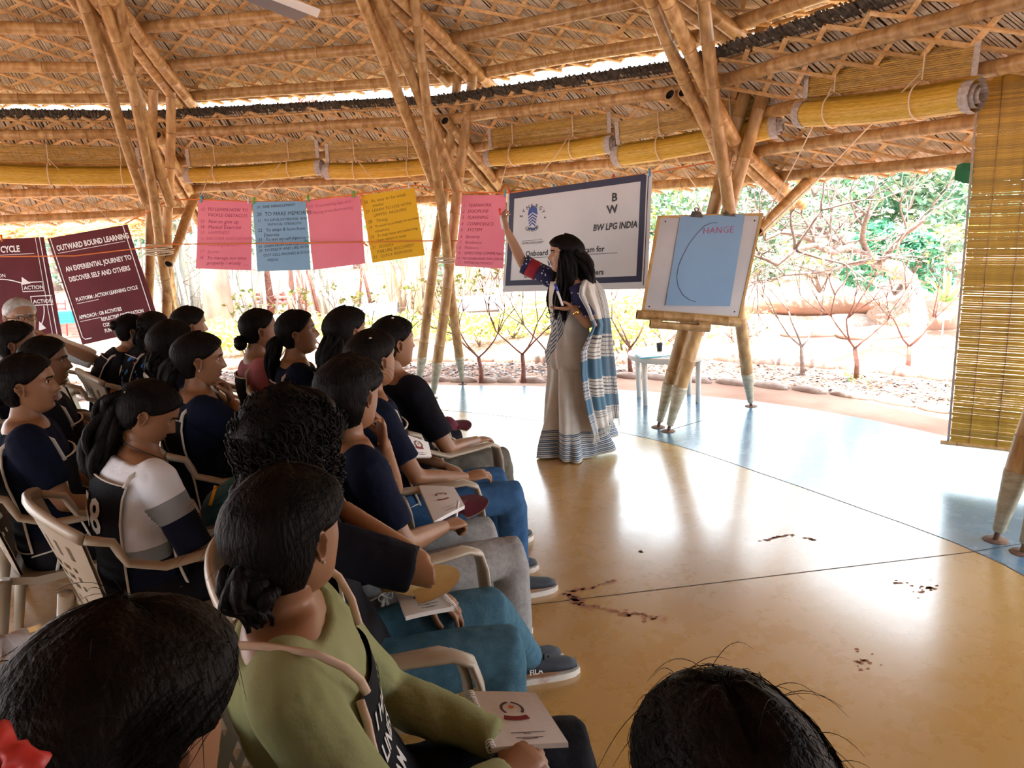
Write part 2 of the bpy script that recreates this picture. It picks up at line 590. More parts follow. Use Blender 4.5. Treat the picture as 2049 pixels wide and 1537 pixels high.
free_pole(pb, at_y(915, 378, 6.95), at_y(742, -40, 5.9), 0.044)
free_pole(pb, at_y(800, 138, 6.55), at_y(722, -20, 6.0), 0.036)
free_pole(pb, at_y(1012, 378, 7.9), at_y(915, 500, 7.1), 0.042, 'brace')
lash(pb, at_y(895, 520, 7.05), 0.1, 4)
pcx = thing('bamboo_pillar', 'splayed bamboo pillar carrying the whiteboard', 'pillar', at_z(1337, 863), kind='thing')
shoe_pole(pcx, at_z(1337, 863), at_y(1588, -30, 5.62), 0.046)
shoe_pole(pcx, at_z(1317, 855), at_y(1547, -30, 5.72), 0.045)
shoe_pole(pcx, at_z(1503, 813), at_y(1404, -30, 5.0), 0.043)
free_pole(pcx, at_y(1488, 320, 5.75), at_y(1320, -30, 4.9), 0.043)
free_pole(pcx, at_y(1442, 320, 5.85), at_y(1290, -30, 5.0), 0.04)
free_pole(pcx, at_y(1672, 310, 6.55), at_y(1517, 463, 5.95), 0.047, 'brace')
lash(pcx, at_y(1470, 330, 5.78), 0.08, 3)
pdx = thing('bamboo_pillar', 'bamboo pillar cut by the frame edge in front of the lowered blind', 'pillar', at_z(1992, 1081), kind='thing')
shoe_pole(pdx, at_z(1992, 1081), at_y(2324, 20, 3.4), 0.047)
shoe_pole(pdx, at_z(2046, 1106), at_y(2386, 20, 3.35), 0.046)

# out-of-view slatted screens, added at the rear to hold back light from behind
SCREENW = mat('shade_screen_weave', (0.16, 0.09, 0.012), (0.26, 0.16, 0.02), 0.6, 6, (1, 1, 30), 0.4)
for n_, k in enumerate((5, 6, 7)):
    A, B = hip(k, 5.62, 2.4), hip(k+1, 5.62, 2.4)
    d = (B-A).normalized()
    nn = d.cross(V((0, 0, 1)))
    Mx = Matrix((d, nn, V((0, 0, 1)))).transposed()
    w = MB()
    for q in range(60):
        z = .25+2.1*(q+.5)/60
        w.box((A+B)/2*1+V((0, 0, z-2.4)), ((B-A).length-.12, .005, .033), Mx)
    o = w.build('wall_shade_screen' if n_ == 0 else 'wall_shade_screen_%d' % (n_+1), SCREENW, None, False)
    tag(o, 'added slatted screen blocking light on unseen side %d of the rear of the pavilion' % (n_+1), 'blind', kind='structure')
# ---------------------------------------------------------------- lettering
def text_mesh(name, s, size, m, parent, origin, ux, uy, lift=0.003, bold=0.0, shear=0.0, align='LEFT', xs=1.0, kind=None, spacing=1.0):
    """flat lettering on the plane (origin, ux, uy), facing ux x uy"""
    cu = bpy.data.curves.new(name, 'FONT')
    cu.body = s
    cu.size = 1.0
    cu.align_x = align
    cu.offset = bold
    cu.shear = shear
    cu.space_character = spacing
    cu.resolution_u = 3
    o = bpy.data.objects.new(name, cu)
    SC.collection.objects.link(o)
    dg = bpy.context.evaluated_depsgraph_get()
    me = bpy.data.meshes.new_from_object(o.evaluated_get(dg))
    bpy.data.objects.remove(o)
    bpy.data.curves.remove(cu)
    n = ux.cross(uy).normalized()
    w = wloc(parent) if parent is not None else V((0, 0, 0))
    for v in me.vertices:
        v.co = V(origin)+ux*(v.co.x*size*xs)+uy*(v.co.y*size)+n*lift-w
    me.materials.clear()
    me.materials.append(m)
    return link(name, me, parent)
def sheet(c4, nu=9, nv=11, bow=0.012, seed=0, thick=0.0012):
    """thin hanging sheet through four corners TL TR BR BL, gently curled; returns MB and a mapper (u right 0-1, v down 0-1)"""
    TL, TR, BR, BL = [V(p) for p in c4]
    n = (TR-TL).cross(TL-BL).normalized()
    def at(u, v, lift=0.0):
        p = TL.lerp(TR, u).lerp(BL.lerp(BR, u), v)
        b = bow*(math.sin(math.pi*u+seed)*0.6*v+0.7*v*v*math.sin(2.3*u+seed*2)+0.25*math.sin(7*v+seed))
        return p+n*(b+lift)
    mb = MB()
    P = [[at(j/(nu-1), i/(nv-1)) for j in range(nu)] for i in range(nv)]
    Q = [[at(j/(nu-1), i/(nv-1), -thick) for j in range(nu)] for i in range(nv)]
    vs, fs = quadmesh(P, nv, nu)
    mb.add(vs, [f[::-1] for f in fs])
    vs, fs = quadmesh(Q, nv, nu)
    mb.add(vs, fs)
    return mb, at
def put_text(name, s, size, m, parent, at, u, v, W, H, drop=0.0, lift=0.0025, bold=0.0, shear=0.0, align='LEFT', xs=1.0, rot=0.0, spacing=1.0):
    """lettering bent onto a sheet mapper; u, v = baseline start in sheet coordinates, W H sheet size in metres"""
    cu = bpy.data.curves.new(name, 'FONT')
    cu.body = s
    cu.align_x = align
    cu.offset = bold
    cu.shear = shear
    cu.space_character = spacing
    cu.resolution_u = 2
    o = bpy.data.objects.new(name, cu)
    SC.collection.objects.link(o)
    me = bpy.data.meshes.new_from_object(o.evaluated_get(bpy.context.evaluated_depsgraph_get()))
    bpy.data.objects.remove(o)
    bpy.data.curves.remove(cu)
    w = wloc(parent)
    c, q = math.cos(rot), math.sin(rot)
    for vt in me.vertices:
        x, y = vt.co.x*size*xs, vt.co.y*size
        x, y = x*c-y*q, x*q+y*c
        vt.co = at(u+x/W, v-y/H, lift)-w
    me.materials.clear()
    me.materials.append(m)
    return link(name, me, parent)
def put_line(name, pts, wd, m, parent, at, W, H, lift=0.0025, closed=False):
    """drawn stroke (u, v points) on a sheet mapper"""
    P = [V((u*W, -v*H, 0)) for u, v in pts]
    mb = MB()
    k = len(P)
    vs = []
    for i in range(k):
        d = P[min(i+1, k-1)]-P[max(i-1, 0)]
        s = V((-d.y, d.x, 0)).normalized()*wd/2
        for e in (-1, 1):
            q = P[i]+s*e
            vs.append(at(q.x/W, -q.y/H, lift))
    mb.add(vs, [(2*i, 2*i+1, 2*i+3, 2*i+2) for i in range(k-1)])
    return mb.build(name, m, parent, False)
def put_poly(name, pts, m, parent, at, lift=0.0022):
    mb = MB()
    mb.add([at(u, v, lift) for u, v in pts], [tuple(range(len(pts)))])
    return mb.build(name, m, parent, False)

# ---------------------------------------------------------------- bamboo blinds
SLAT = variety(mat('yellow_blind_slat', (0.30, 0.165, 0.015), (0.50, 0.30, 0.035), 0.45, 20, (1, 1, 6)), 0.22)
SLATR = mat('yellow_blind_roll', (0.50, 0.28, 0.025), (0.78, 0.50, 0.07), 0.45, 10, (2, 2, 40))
HEM = mat('grey_cloth_hem', (0.42, 0.36, 0.32), (0.58, 0.52, 0.47), 0.9, 50)
CORD = mat('blind_cord', (0.78, 0.62, 0.44), None, 0.8)
def rolled_blind(label, a, b, r=0.1, ropes=(0.3, 0.72), group='rolled yellow blinds under the roof edge', tails=()):
    """a, b: axis ends; a spiral roll with a short flat skirt of slats above"""
    a, b = V(a), V(b)
    root = thing('rolled_blind', label, 'blind', a, group)
    ax = (b-a).normalized()
    out = ax.cross(V((0, 0, 1))).normalized()          # away from the viewer
    if out.y < 0: out = -out
    upv = out.cross(ax)
    if upv.z < 0: upv = -upv
    L = (b-a).length
    N = 58
    mb = MB()
    turns = 3.2
    prof = []
    for i in range(N*3):
        t = i/(N*3-1)
        an = -turns*2*math.pi*t+math.pi/2
        rr = r*(1-0.72*t)*(1+0.012*math.sin(i*2.1))
        prof.append(out*(rr*math.cos(an))+upv*(rr*math.sin(an)))
    rows = []
    for s in (0, 0.25, 0.5, 0.75, 1.0):
        sag = upv*(-0.018*math.sin(math.pi*s))
        rows.append([a+ax*(L*s)+p+sag for p in prof])
    vs, fs = quadmesh(rows, 5, len(prof))
    mb.add(vs, fs)
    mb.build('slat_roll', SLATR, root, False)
    # flat skirt: one piece per slat, hanging from the purlin to the roll
    sk = 0.17
    ns = 15
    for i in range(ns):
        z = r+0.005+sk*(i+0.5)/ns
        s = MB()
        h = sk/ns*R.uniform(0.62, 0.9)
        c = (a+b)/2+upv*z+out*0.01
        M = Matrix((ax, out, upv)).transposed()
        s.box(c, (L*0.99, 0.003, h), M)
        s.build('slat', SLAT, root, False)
    for e, sg in ((a, -1), (b, 1)):
        hem = MB()
        P = []
        for k in range(40):
            t = k/39
            an = -turns*2*math.pi*t+math.pi/2
            rr = r*(1.04-0.74*t)
            p = out*(rr*math.cos(an))+upv*(rr*math.sin(an))
            P.append([e-ax*sg*0.035+p*1.03, e+ax*sg*(0.012+0.05*t)+p*1.03])
        vs, fs = quadmesh(P, 40, 2)
        hem.add(vs, fs)
        q0, q1 = e+upv*r+out*0.0-ax*sg*0.03, e+upv*r-ax*sg*-0.006
        hem.add([q0, q1, q1+upv*sk, q0+upv*sk], [(0, 1, 2, 3)])
        hem.build('cloth_hem', HEM, root, False)
    for u in ropes:
        rp = MB()
        c = a+ax*(L*u)
        pts = [c+out*(-(r+0.01)*math.sin(q))+upv*((r+0.01)*math.cos(q)) for q in [math.pi*2*k/20 for k in range(21)]]
        rp.tube(pts, 0.005, 5)
        rp.tube([c+upv*(r+0.005)-out*0.012, c+upv*(r+sk+0.03)-out*0.012], 0.005, 5)
        rp.build('tie_cord', CORD, root)
    for u, p in tails:
        rp = MB()
        c = a+ax*(L*u)+upv*(r+0.05)-out*0.03
        p = V(p)
        rp.tube([c, c.lerp(p, 0.5)+V((0, 0, -0.02)), p], 0.0045, 5)
        rp.build('pull_cord', CORD, root)
    return root
rolled_blind('rolled yellow blind above the maroon posters', at_y(-40, 346, 7.25), at_y(282, 352, 7.7), 0.098, (0.42, 0.88), tails=((0.42, at_y(222, 442, 7.45)),))
rolled_blind('rolled yellow blind above the first pink and blue paper sheets', at_y(378, 351, 7.75), at_y(640, 334, 7.55), 0.082, (0.22, 0.78), tails=((0.22, at_y(397, 402, 7.2)), (0.78, at_y(505, 385, 7.2))))
rolled_blind('short rolled yellow blind above the yellow paper sheet', at_y(655, 343, 7.5), at_y(860, 333, 7.35), 0.082, (0.28, 0.8), tails=((0.28, at_y(765, 375, 7.1)),))
rolled_blind('rolled yellow blind right of the middle bamboo pillar', at_y(980, 316, 7.25), at_y(1222, 288, 6.5), 0.085, (0.22, 0.72), tails=((0.22, at_y(1000, 380, 6.7)), (0.72, at_y(1085, 345, 6.6))))
rolled_blind('rolled yellow blind ending behind the whiteboard pillar', at_y(1236, 312, 6.35), at_y(1552, 252, 5.6), 0.092, (0.3, 0.75), tails=((0.3, at_y(1400, 385, 6.2)),))
rolled_blind('rolled yellow blind next to the lowered blind', at_y(1606, 228, 5.2), at_y(1948, 190, 4.15), 0.095, (0.22, 0.74), tails=((0.22, at_y(1530, 440, 5.6)), (0.74, at_y(1520, 470, 5.5))))
# the lowered blind: every slat its own piece
TLb, BLb = at_y(1968, 106, 4.42), at_y(1901, 882, 4.42)
bx = (at_y(2035, 905, 4.22)-BLb)
bx.z = -0.004
bx.normalize()
lb = thing('lowered_blind', 'lowered yellow bamboo slat blind hanging at the frame edge', 'blind', BLb)
Wb = 1.35
nb = 172
prot = []
for q in range(5):
    s = MB()
    Hs = 0.0066*(0.86+0.07*q)
    for k in range(9):
        x0 = Wb*k/8
        dz = R.uniform(-0.0012, 0.0012)
        for yy, zz in ((-0.0012, -Hs+dz), (0.0012, -Hs+dz), (0.0012, Hs+dz), (-0.0012, Hs+dz)):
            s.v.append(tuple(bx*x0+V((0, 0, 0)) + V((bx.y, -bx.x, 0))*yy+V((0, 0, zz))))
    for k in range(8):
        for j in range(4):
            s.f.append((k*4+j, k*4+(j+1) % 4, k*4+4+(j+1) % 4, k*4+4+j))
            s.m.append(0)
    prot.append(s.mesh('slat', SLAT, False))
for i in range(nb):
    t = (i+0.5)/nb
    p = BLb.lerp(TLb, t)
    g = 0.0
    o = link('slat', prot[R.randrange(5) if 0.42 < t or t < 0.12 else R.randrange(2)], lb)
    o.location = p-BLb+V((R.uniform(-0.004, 0.004), 0, R.uniform(-0.0009, 0.0009)))
    o.rotation_euler = (0, R.uniform(-0.0018, 0.0018), 0)
hb = MB()
hb.tube([BLb-bx*0.012+V((0, -0.004, 0)), BLb-bx*0.012+V((0.003, -0.004, 0.5)), TLb-bx*0.012+V((0, -0.004, 0))], (0.013), 6, flat=0.3)
hb.build('cloth_hem', HEM, lb)
rb = MB()
pole(rb, BLb-bx*0.05+V((0, 0, -0.015)), BLb+bx*Wb+V((0, 0, -0.015)), 0.014, node=0.35, n=8)
rb.build('bottom_rod', BM, lb)
for x in (0.10, 0.24, 0.38, 0.52, 0.66, 0.8, 0.95):
    rb = MB()
    rb.tube([BLb+bx*x+V((0, -0.006, -0.01)), BLb.lerp(TLb, .5)+bx*x+V((0.003, -0.006, 0)), TLb+bx*x+V((0, -0.006, 0))], 0.0022 if x != 0.38 else 0.004, 4)
    rb.build('binding_cord', CORD if x == 0.38 else NODE, lb)

# ---------------------------------------------------------------- washing lines, pegs, paper sheets
ORANGE = mat('orange_line', (0.75, 0.22, 0.05), None, 0.7)
def line(label, pts, r=0.006, m=None):
    mb = MB()
    mb.tube(pts, r, 6)
    return tag(mb.build('washing_line', m or ORANGE), label, 'rope')
line('upper orange line strung between the bamboo pillars holding the pegged sheets', [at_y(250, 448, 7.0), at_y(340, 400, 7.05), at_y(400, 399, 7.02), at_y(504, 404, 7.0), at_y(612, 402, 7.0), at_y(722, 388, 7.0), at_y(830, 371, 7.0), at_y(930, 385, 6.9), at_y(1018, 386, 6.6), at_y(1160, 368, 6.35), at_y(1302, 346, 6.05), at_y(1462, 318, 5.6)])
line('lower orange line running across the front of the paper sheets', [at_y(-30, 514, 6.75), at_y(150, 512, 6.85), at_y(345, 489, 6.93), at_y(620, 486, 6.86), at_y(870, 482, 6.88)])
line('lower orange line passing behind the white banner to the whiteboard', [at_y(905, 482, 6.95), at_y(1100, 480, 6.75), at_y(1290, 466, 6.3), at_y(1330, 463, 5.95)])
PEGC = {n: mat('peg_'+n, c, None, 0.4) for n, c in dict(blue=(0.05, 0.35, 0.55), white=(0.75, 0.72, 0.68), green=(0.10, 0.48, 0.05), orange=(0.85, 0.24, 0.02), yellow=(0.80, 0.42, 0.02), red=(0.7, 0.06, 0.05), teal=(0.03, 0.38, 0.38)).items()}
def peg(p, tilt, colr, label):
    p = V(p)
    root = thing('clothes_peg', label, 'peg', p, 'coloured clothes pegs on the orange line')
    d = V((math.sin(tilt), 0, math.cos(tilt)))
    for s, nm in ((-1, 'jaw'), (1, 'jaw')):
        mb = MB()
        q = V((0, s*0.004, 0))
        mb.tube([p+q*0.6-d*0.024, p+q*1.6-d*0.006, p+q*0.8+d*0.008, p+q*2.6+d*0.036], [(0.007, 0.003), (0.008, 0.004), (0.008, 0.003), (0.0075, 0.003)], 6, up=V((0, 1, 0)))
        mb.build('jaw', PEGC[colr], root)
    sp = MB()
    sp.tube([p+V((-0.009, 0, 0.004)), p+V((0.009, 0, 0.004))], 0.0045, 6)
    sp.build('spring', STEEL, root)
PAPER = {n: mat('chart_paper_'+n, c, c2, 0.75, 2.5, bump=0.12, bscale=14) for n, c, c2 in (('pink', (0.80, 0.21, 0.30), (0.84, 0.25, 0.33)), ('blue', (0.21, 0.41, 0.62), (0.25, 0.45, 0.66)), ('yellow', (0.83, 0.47, 0.01), (0.86, 0.52, 0.02)))}
INK = mat('black_marker', (0.03, 0.03, 0.05), None, 0.6)
INKR = mat('red_marker', (0.36, 0.035, 0.10), None, 0.6)
INKF = mat('faded_red_marker', (0.56, 0.10, 0.18), None, 0.6)
INKB = mat('brown_ink_on_yellow', (0.22, 0.12, 0.01), None, 0.6)
def chart(label, c4, colr, lines, seed, ink):
    TL, TR, BR, BL = [V(p) for p in c4]
    root = thing('paper_sheet', label, 'paper', (TL+TR)/2, 'handwritten chart paper sheets on the line')
    mb, at = sheet(c4, seed=seed, bow=0.016)
    mb.build('paper', PAPER[colr], root)
    W, H = (TR-TL).length, (BL-TL).length
    for (u, v, s, size, *rest) in lines:
        k = rest[0] if rest else ink
        rot = rest[1] if len(rest) > 1 else 0.03
        put_text('handwriting', s, size*1.12, k, root, at, u, v, W, H, shear=0.18, rot=rot, bold=-0.004, xs=0.98)
    return root
chart('pink paper sheet listing 12 to 18 beside the left bamboo pillar', (at_y(397, 401, 7.0), at_y(503.5, 404, 6.98), at_y(503, 541, 6.98), at_y(393, 537, 7.0)), 'pink', [
    (.05, .145, '12  TO LEARN HOW TO', .036, INKR, 0.0), (.18, .225, 'TACKLE OBSTACLES', .036, INKR, 0.0), (.05, .325, '13', .036), (.2, .325, 'Not to give up', .042, INKR, 0.01), (.05, .405, '14', .036), (.2, .41, 'Mental Exercise', .042, INKR), (.05, .49, '15   HAPPINESS', .036, INKF),
    (.05, .575, '16  DISCOVER AND LIVE WITH', .032, INKF), (.2, .665, 'Good in group work', .03, INKF), (.05, .77, '17   Sports', .036, INKF), (.05, .86, '18', .036), (.2, .86, 'To manage our time', .038), (.2, .935, 'properly / wisely  __', .04)], 0.4, INKR)
chart('light blue paper sheet listing 19 to 25 in black marker', (at_y(505, 404, 6.97), at_y(611.5, 402.5, 6.95), at_y(621, 540, 6.95), at_y(516, 543, 6.97)), 'blue', [
    (.07, .10, '19  TIME MANAGEMENT', .030, INK, 0.06), (.06, .205, '20  TO MAKE MEMORIES', .042, INK, 0.02), (.07, .285, '21   TO DEVELOP MENTAL AND', .029, INK, 0.03), (.25, .345, 'PHYSICAL STRENGTH', .029, INK, 0.03), (.06, .43, '22   To adapt & learn from', .036, INK, 0.03), (.16, .50, 'Diversity', .036, INK), (.05, .565, '23   To test my self the', .034, INK, 0.03), (.75, .545, 'Journey', .03, INK),
    (.05, .66, '24  LEARN FROM OUR MISTAKES', .028, INK, 0.05), (.05, .72, '25  TO ENJOY AND LIFE WITH', .031, INK, 0.06), (.13, .79, 'OUT CELL PHONES & SOCIAL', .031, INK, 0.05), (.2, .86, 'MEDIA', .031, INK)], 1.7, INK)
chart('pink paper sheet with two lines of writing beside the yellow sheet', (at_y(612.5, 401.5, 6.96), at_y(720.5, 392, 6.94), at_y(731, 527, 6.94), at_y(627, 540, 6.96)), 'pink', [
    (.03, .115, '29  Discovering Ego and', .036, INKF, 0.05), (.1, .205, 'Facing it to the training', .036, INKF, 0.05)], 3.1, INKF)
chart('yellow paper sheet covered in handwriting beside the middle pillar', (at_y(721.5, 391, 6.97), at_y(829, 376, 6.95), at_y(850, 511, 6.95), at_y(745, 526, 6.97)), 'yellow', [
    (.03, .13, '26  As easy to be weak', .038, INKB, 0.05), (.18, .19, 'smaller', .034), (.04, .27, '27  LEARN TO LIVE WITH', .034, INKB, 0.05), (.17, .335, 'LIMITED  FACILITIES', .032, INKB, 0.05), (.05, .42, '28   Timing', .036), (.05, .50, '29   To work accordingly on worldwide', .028, INKB, 0.06), (.15, .565, 'situations', .032), (.05, .64, '30   To help them and make help', .030, INKB, 0.05), (.16, .70, 'from others in need', .030), (.04, .80, '31   SELFLESS', .032), (.12, .875, 'FAILURE RECOVERY', .036, INKB, 0.05), (.03, .945, '32   QUICK RESPONSE', .034, INKB, 0.04)], 4.4, INKB)
chart('narrow pink paper sheet headed TEAMWORK left of the white banner', (at_y(925, 391, 6.8), at_y(1013, 390, 6.62), at_y(1007, 538, 6.62), at_y(910, 532, 6.8)), 'pink', [
    (.04, .165, '1.  TEAMWORK', .036, INKR, 0.02), (.04, .245, '2   DISCIPLINE', .036, INKR, 0.02), (.04, .33, '3   PLANNING', .036, INKR, 0.02), (.04, .42, '4   CONFIDENCE', .036, INKR, 0.01), (.04, .505, '5    SYSTEM', .036), (.05, .60, '6   Sincerity', .034), (.05, .68, '7   Resilience', .034, INKF), (.05, .755, '8   Patience', .034, INKF), (.05, .83, '9    EFFECTIVE COMMUNICATION', .030), (.03, .905, '10  TO LEARN AND EXPLORE SKILL', .026), (.05, .965, '11   PHYSICAL FITNESS', .028)], 2.2, INKR)
for px, py, Y, tl, c, lab in ((403, 400, 7.0, .15, 'blue', 'blue clothes peg on the outer corner of the pink sheet by the left pillar'), (497, 403, 6.98, .1, 'white', 'white clothes peg on the pink sheet next to the green peg'), (508, 403, 6.96, .3, 'green', 'green clothes peg where the pink sheet meets the blue sheet'),
    (602, 400, 6.95, -.15, 'orange', 'orange clothes peg on the blue paper sheet'), (617, 398, 6.94, .0, 'green', 'green clothes peg just past the orange peg of the blue sheet'), (708, 390, 6.93, .0, 'green', 'green clothes peg on the plain pink sheet near the yellow sheet'), (725, 388, 6.95, .15, 'orange', 'orange clothes peg where the yellow sheet begins'), (818, 373, 6.94, .0, 'white', 'white clothes peg on the yellow sheet beside the middle pillar'),
    (1011, 388, 6.6, .1, 'blue', 'blue clothes peg between the TEAMWORK sheet and the white banner'), (1019, 386, 6.58, 0, 'red', 'red clothes peg at the first corner of the white banner'), (1062, 382, 6.5, -.05, 'yellow', 'yellow clothes peg above the round banner logo'), (1109, 377, 6.42, -.1, 'blue', 'blue clothes peg in the middle of the banner top edge'), (1151, 371, 6.33, .05, 'yellow', 'yellow clothes peg beside the white peg on the banner top edge'), (1175, 367, 6.28, 0, 'white', 'white clothes peg on the banner top edge'), (1227, 358, 6.18, .12, 'red', 'red clothes peg above the banner company name'), (1300, 347, 6.03, -.05, 'blue', 'blue clothes peg at the banner corner nearest the whiteboard'),
    (616, 485, 6.87, -1.0, 'teal', 'teal clothes peg on the lower line beside the blue sheet'), (731, 489, 6.87, -.8, 'orange', 'orange clothes peg on the lower line beside the plain pink sheet'), (1303, 467, 6.1, -1.0, 'teal', 'teal clothes peg on the lower line beside the whiteboard'), (3, 478, 6.9, 0.0, 'orange', 'large orange clothes peg above the action learning cycle poster')):
    peg(at_y(px, py, Y), tl, c, lab)

# ---------------------------------------------------------------- white banner
WHITE = mat('white_vinyl', (0.58, 0.58, 0.60), (0.64, 0.64, 0.66), 0.4, 3, bump=0.25, bscale=5)
NAVYP = mat('navy_print', (0.012, 0.012, 0.05), None, 0.45)
LOGOB = mat('blue_logo_print', (0.02, 0.06, 0.30), None, 0.45)
BLACKP = mat('black_print', (0.012, 0.012, 0.014), None, 0.45)
c4 = (at_y(1016, 388, 6.58), at_y(1306, 346, 6.02), at_y(1294, 578, 6.02), at_y(1008, 584, 6.58))
bn = thing('banner', 'white vinyl training banner with a navy border behind the standing woman', 'banner', (c4[0]+c4[1])/2)
mb, at = sheet(c4, 15, 13, 0.015, 0.9)
mb.build('vinyl', WHITE, bn)
Wn, Hn = (c4[1]-c4[0]).length, (c4[3]-c4[0]).length
def brd(pts, w=0.045):
    P = []
    for (u0, v0), (u1, v1) in zip(pts, pts[1:]):
        P += [(u0+(u1-u0)*k/12, v0+(v1-v0)*k/12) for k in range(13)]
    put_line('border', P, w, NAVYP, bn, at, Wn, Hn)
put_line('border', [(.015+.94*k/16, .028) for k in range(17)], 0.05, NAVYP, bn, at, Wn, Hn)
put_line('border', [(.035, .01+.9*k/16) for k in range(17)], 0.045, NAVYP, bn, at, Wn, Hn)
put_line('border', [(.945, .01+.9*k/16) for k in range(17)], 0.045, NAVYP, bn, at, Wn, Hn)
put_line('border', [(.018+.945*k/16, .91) for k in range(17)], 0.045, NAVYP, bn, at, Wn, Hn)
put_line('fold_line', [(.975, .02+.95*k/10) for k in range(11)], 0.006, NAVYP, bn, at, Wn, Hn)
lu, lv = .195, .285                                    # round logo
for word, a0, a1, rad in (('SYNERGY', 158, 28, .098), ('GROUP', 234, 310, .098)):
    for i, ch in enumerate(word):
        a = math.radians(a0+(a1-a0)*i/(len(word)-1))
        rot = a-math.pi/2 if word == 'SYNERGY' else a+math.pi/2
        put_text('lettering', ch, .042, BLACKP, bn, at, lu+(rad*math.cos(a)-(.015*math.cos(rot)))/Wn, lv-(rad*math.sin(a)-(.015*math.sin(rot)))/Hn, Wn, Hn, rot=rot, bold=0.012)
for i in range(5):
    z = lv-.075+i*.028
    h = .016
    l, r = lu-.035+.003*i, lu+.035-.003*i
    put_poly('logo_chevron', [(l, z+.02), (lu, z-.012), (r, z+.02), (r, z+.02+h), (lu, z-.012+h), (l, z+.02+h)] if i else [(l, z+.02), (l+.006, z-.03), (lu, z-.065), (r-.006, z-.03), (r, z+.02), (r, z+.02+h), (lu, z-.012+h), (l, z+.02+h)], LOGOB, bn, at)
put_poly('logo_wave', [(lu-.03, lv+.085), (lu-.01, lv+.075), (lu+.01, lv+.085), (lu+.03, lv+.075), (lu+.022, lv+.10), (lu, lv+.105)], LOGOB, bn, at)
put_text('lettering', '★', .03, BLACKP, bn, at, lu+.1/Wn, lv+.005, Wn, Hn)
put_line('tagline_box', [(lu-.07, lv+.205), (lu+.075, lv+.205), (lu+.075, lv+.235), (lu-.07, lv+.235), (lu-.07, lv+.205)], .003, BLACKP, bn, at, Wn, Hn)
put_text('lettering', 'DYNAMIC. ENERGETIC. RELIABLE.', .0125, BLACKP, bn, at, lu-.062, lv+.23, Wn, Hn, bold=0.01)
put_text('lettering', 'B', .085, BLACKP, bn, at, .742, .20, Wn, Hn, bold=0.03)
put_text('lettering', 'W', .085, BLACKP, bn, at, .717, .305, Wn, Hn, bold=0.03, shear=-0.12)
put_text('lettering', 'BW LPG INDIA', .068, BLACKP, bn, at, .625, .45, Wn, Hn, bold=0.03, shear=0.15, xs=.82)
put_text('lettering', 'Onboard Training Program for', .062, BLACKP, bn, at, .155, .645, Wn, Hn, bold=0.022, xs=.9)
put_line('underline', [(.155+.64*k/10, .665) for k in range(11)], .004, BLACKP, bn, at, Wn, Hn)
put_text('lettering', 'Women Cadets', .062, BLACKP, bn, at, .32, .755, Wn, Hn, bold=0.022, xs=.9)
put_line('underline', [(.32+.29*k/10, .772) for k in range(11)], .004, BLACKP, bn, at, Wn, Hn)
put_text('lettering', 'Leadership & Breaking Barriers', .062, BLACKP, bn, at, .155, .858, Wn, Hn, bold=0.022, xs=.9)

# ---------------------------------------------------------------- maroon posters
MAROON = mat('maroon_print', (0.085, 0.009, 0.014), (0.115, 0.014, 0.021), 0.55, 2.5, spec=.12)
POSTW = mat('poster_white', (0.80, 0.78, 0.78), None, 0.5)
def poster(label, c4, seed):
    TL, TR, BR, BL = [V(p) for p in c4]
    root = thing('poster', label, 'poster', (TL+TR)/2)
    mb, at = sheet(c4, 9, 13, 0.01, seed)
    mb.build('vinyl', MAROON, root)
    return root, at, (TR-TL).length, (BL-TL).length
pr, at, W1, H1 = poster('maroon poster titled OUTWARD BOUND LEARNING tilted behind the left pillar', (at_y(95, 477, 7.3), at_y(255, 449, 7.1), at_y(322, 655, 7.1), at_y(166, 690, 7.3)), 0.3)
def poster_text(root, at, W, H, rows):
    for u, v, s, size, bold, ul in rows:
        o = put_text('lettering', s, size, POSTW, root, at, u, v, W, H, bold=bold+.014, xs=.785)
        if ul:
            put_line('underline', [(u, v+.022), (u+ul, v+.022)], .005, POSTW, root, at, W, H)
put_line('border', [(.035, .0), (.035, .93), (.06, .955), (.97, .955)], .009, POSTW, pr, at, W1, H1)
put_line('border', [(.945, .0), (.945, .955)], .009, POSTW, pr, at, W1, H1)
poster_text(pr, at, W1, H1, [(.075, .125, 'OUTWARD BOUND LEARNING', .073, .018, .84), (.1, .32, 'AN EXPERIENTIAL JOURNEY TO', .066, .014, 0), (.1, .415, 'DISCOVER SELF AND OTHERS', .066, .014, 0), (.1, .6, 'PLATFORM : ACTION LEARNING CYCLE', .05, .014, .28), (.07, .765, 'APPROACH : OB ACTIVITIES', .05, .014, .28), (.335, .825, 'REFLECTIVE OBSERVATION', .05, .014, 0), (.335, .88, 'CONCEPTS', .05, .014, 0), (.335, .935, 'FUN', .05, .014, 0)])
p2_, at, W2, H2 = poster('maroon poster of an action learning cycle behind the grey-haired man', (at_y(-150, 487, 7.5), at_y(88, 474, 7.35), at_y(128, 700, 7.35), at_y(-130, 710, 7.5)), 1.3)
put_line('border', [(.965, .0), (.965, 1.0)], .009, POSTW, p2_, at, W2, H2)
put_line('border', [(.93, .0), (.93, 1.0)], .006, POSTW, p2_, at, W2, H2)
poster_text(p2_, at, W2, H2, [(.36, .115, 'LEARNING CYCLE', .085, .018, .54)])
for (u, v) in ((.755, .44), (.81, .565)):
    put_line('box_frame', [(u, v-.055), (u+.165, v-.055), (u+.165, v+.025), (u, v+.025), (u, v-.055)], .009, POSTW, p2_, at, W2, H2)
    put_text('lettering', 'ACTION', .052, POSTW, p2_, at, u+.012, v+.008, W2, H2, bold=.016)
put_text('lettering', 'REFLECTION', .048, POSTW, p2_, at, .42, .33, W2, H2, bold=.014)
put_line('arrow', [(.45+.32*k/10, .36-.03*math.sin(k*.31)+.0035*k) for k in range(11)], .010, POSTW, p2_, at, W2, H2)
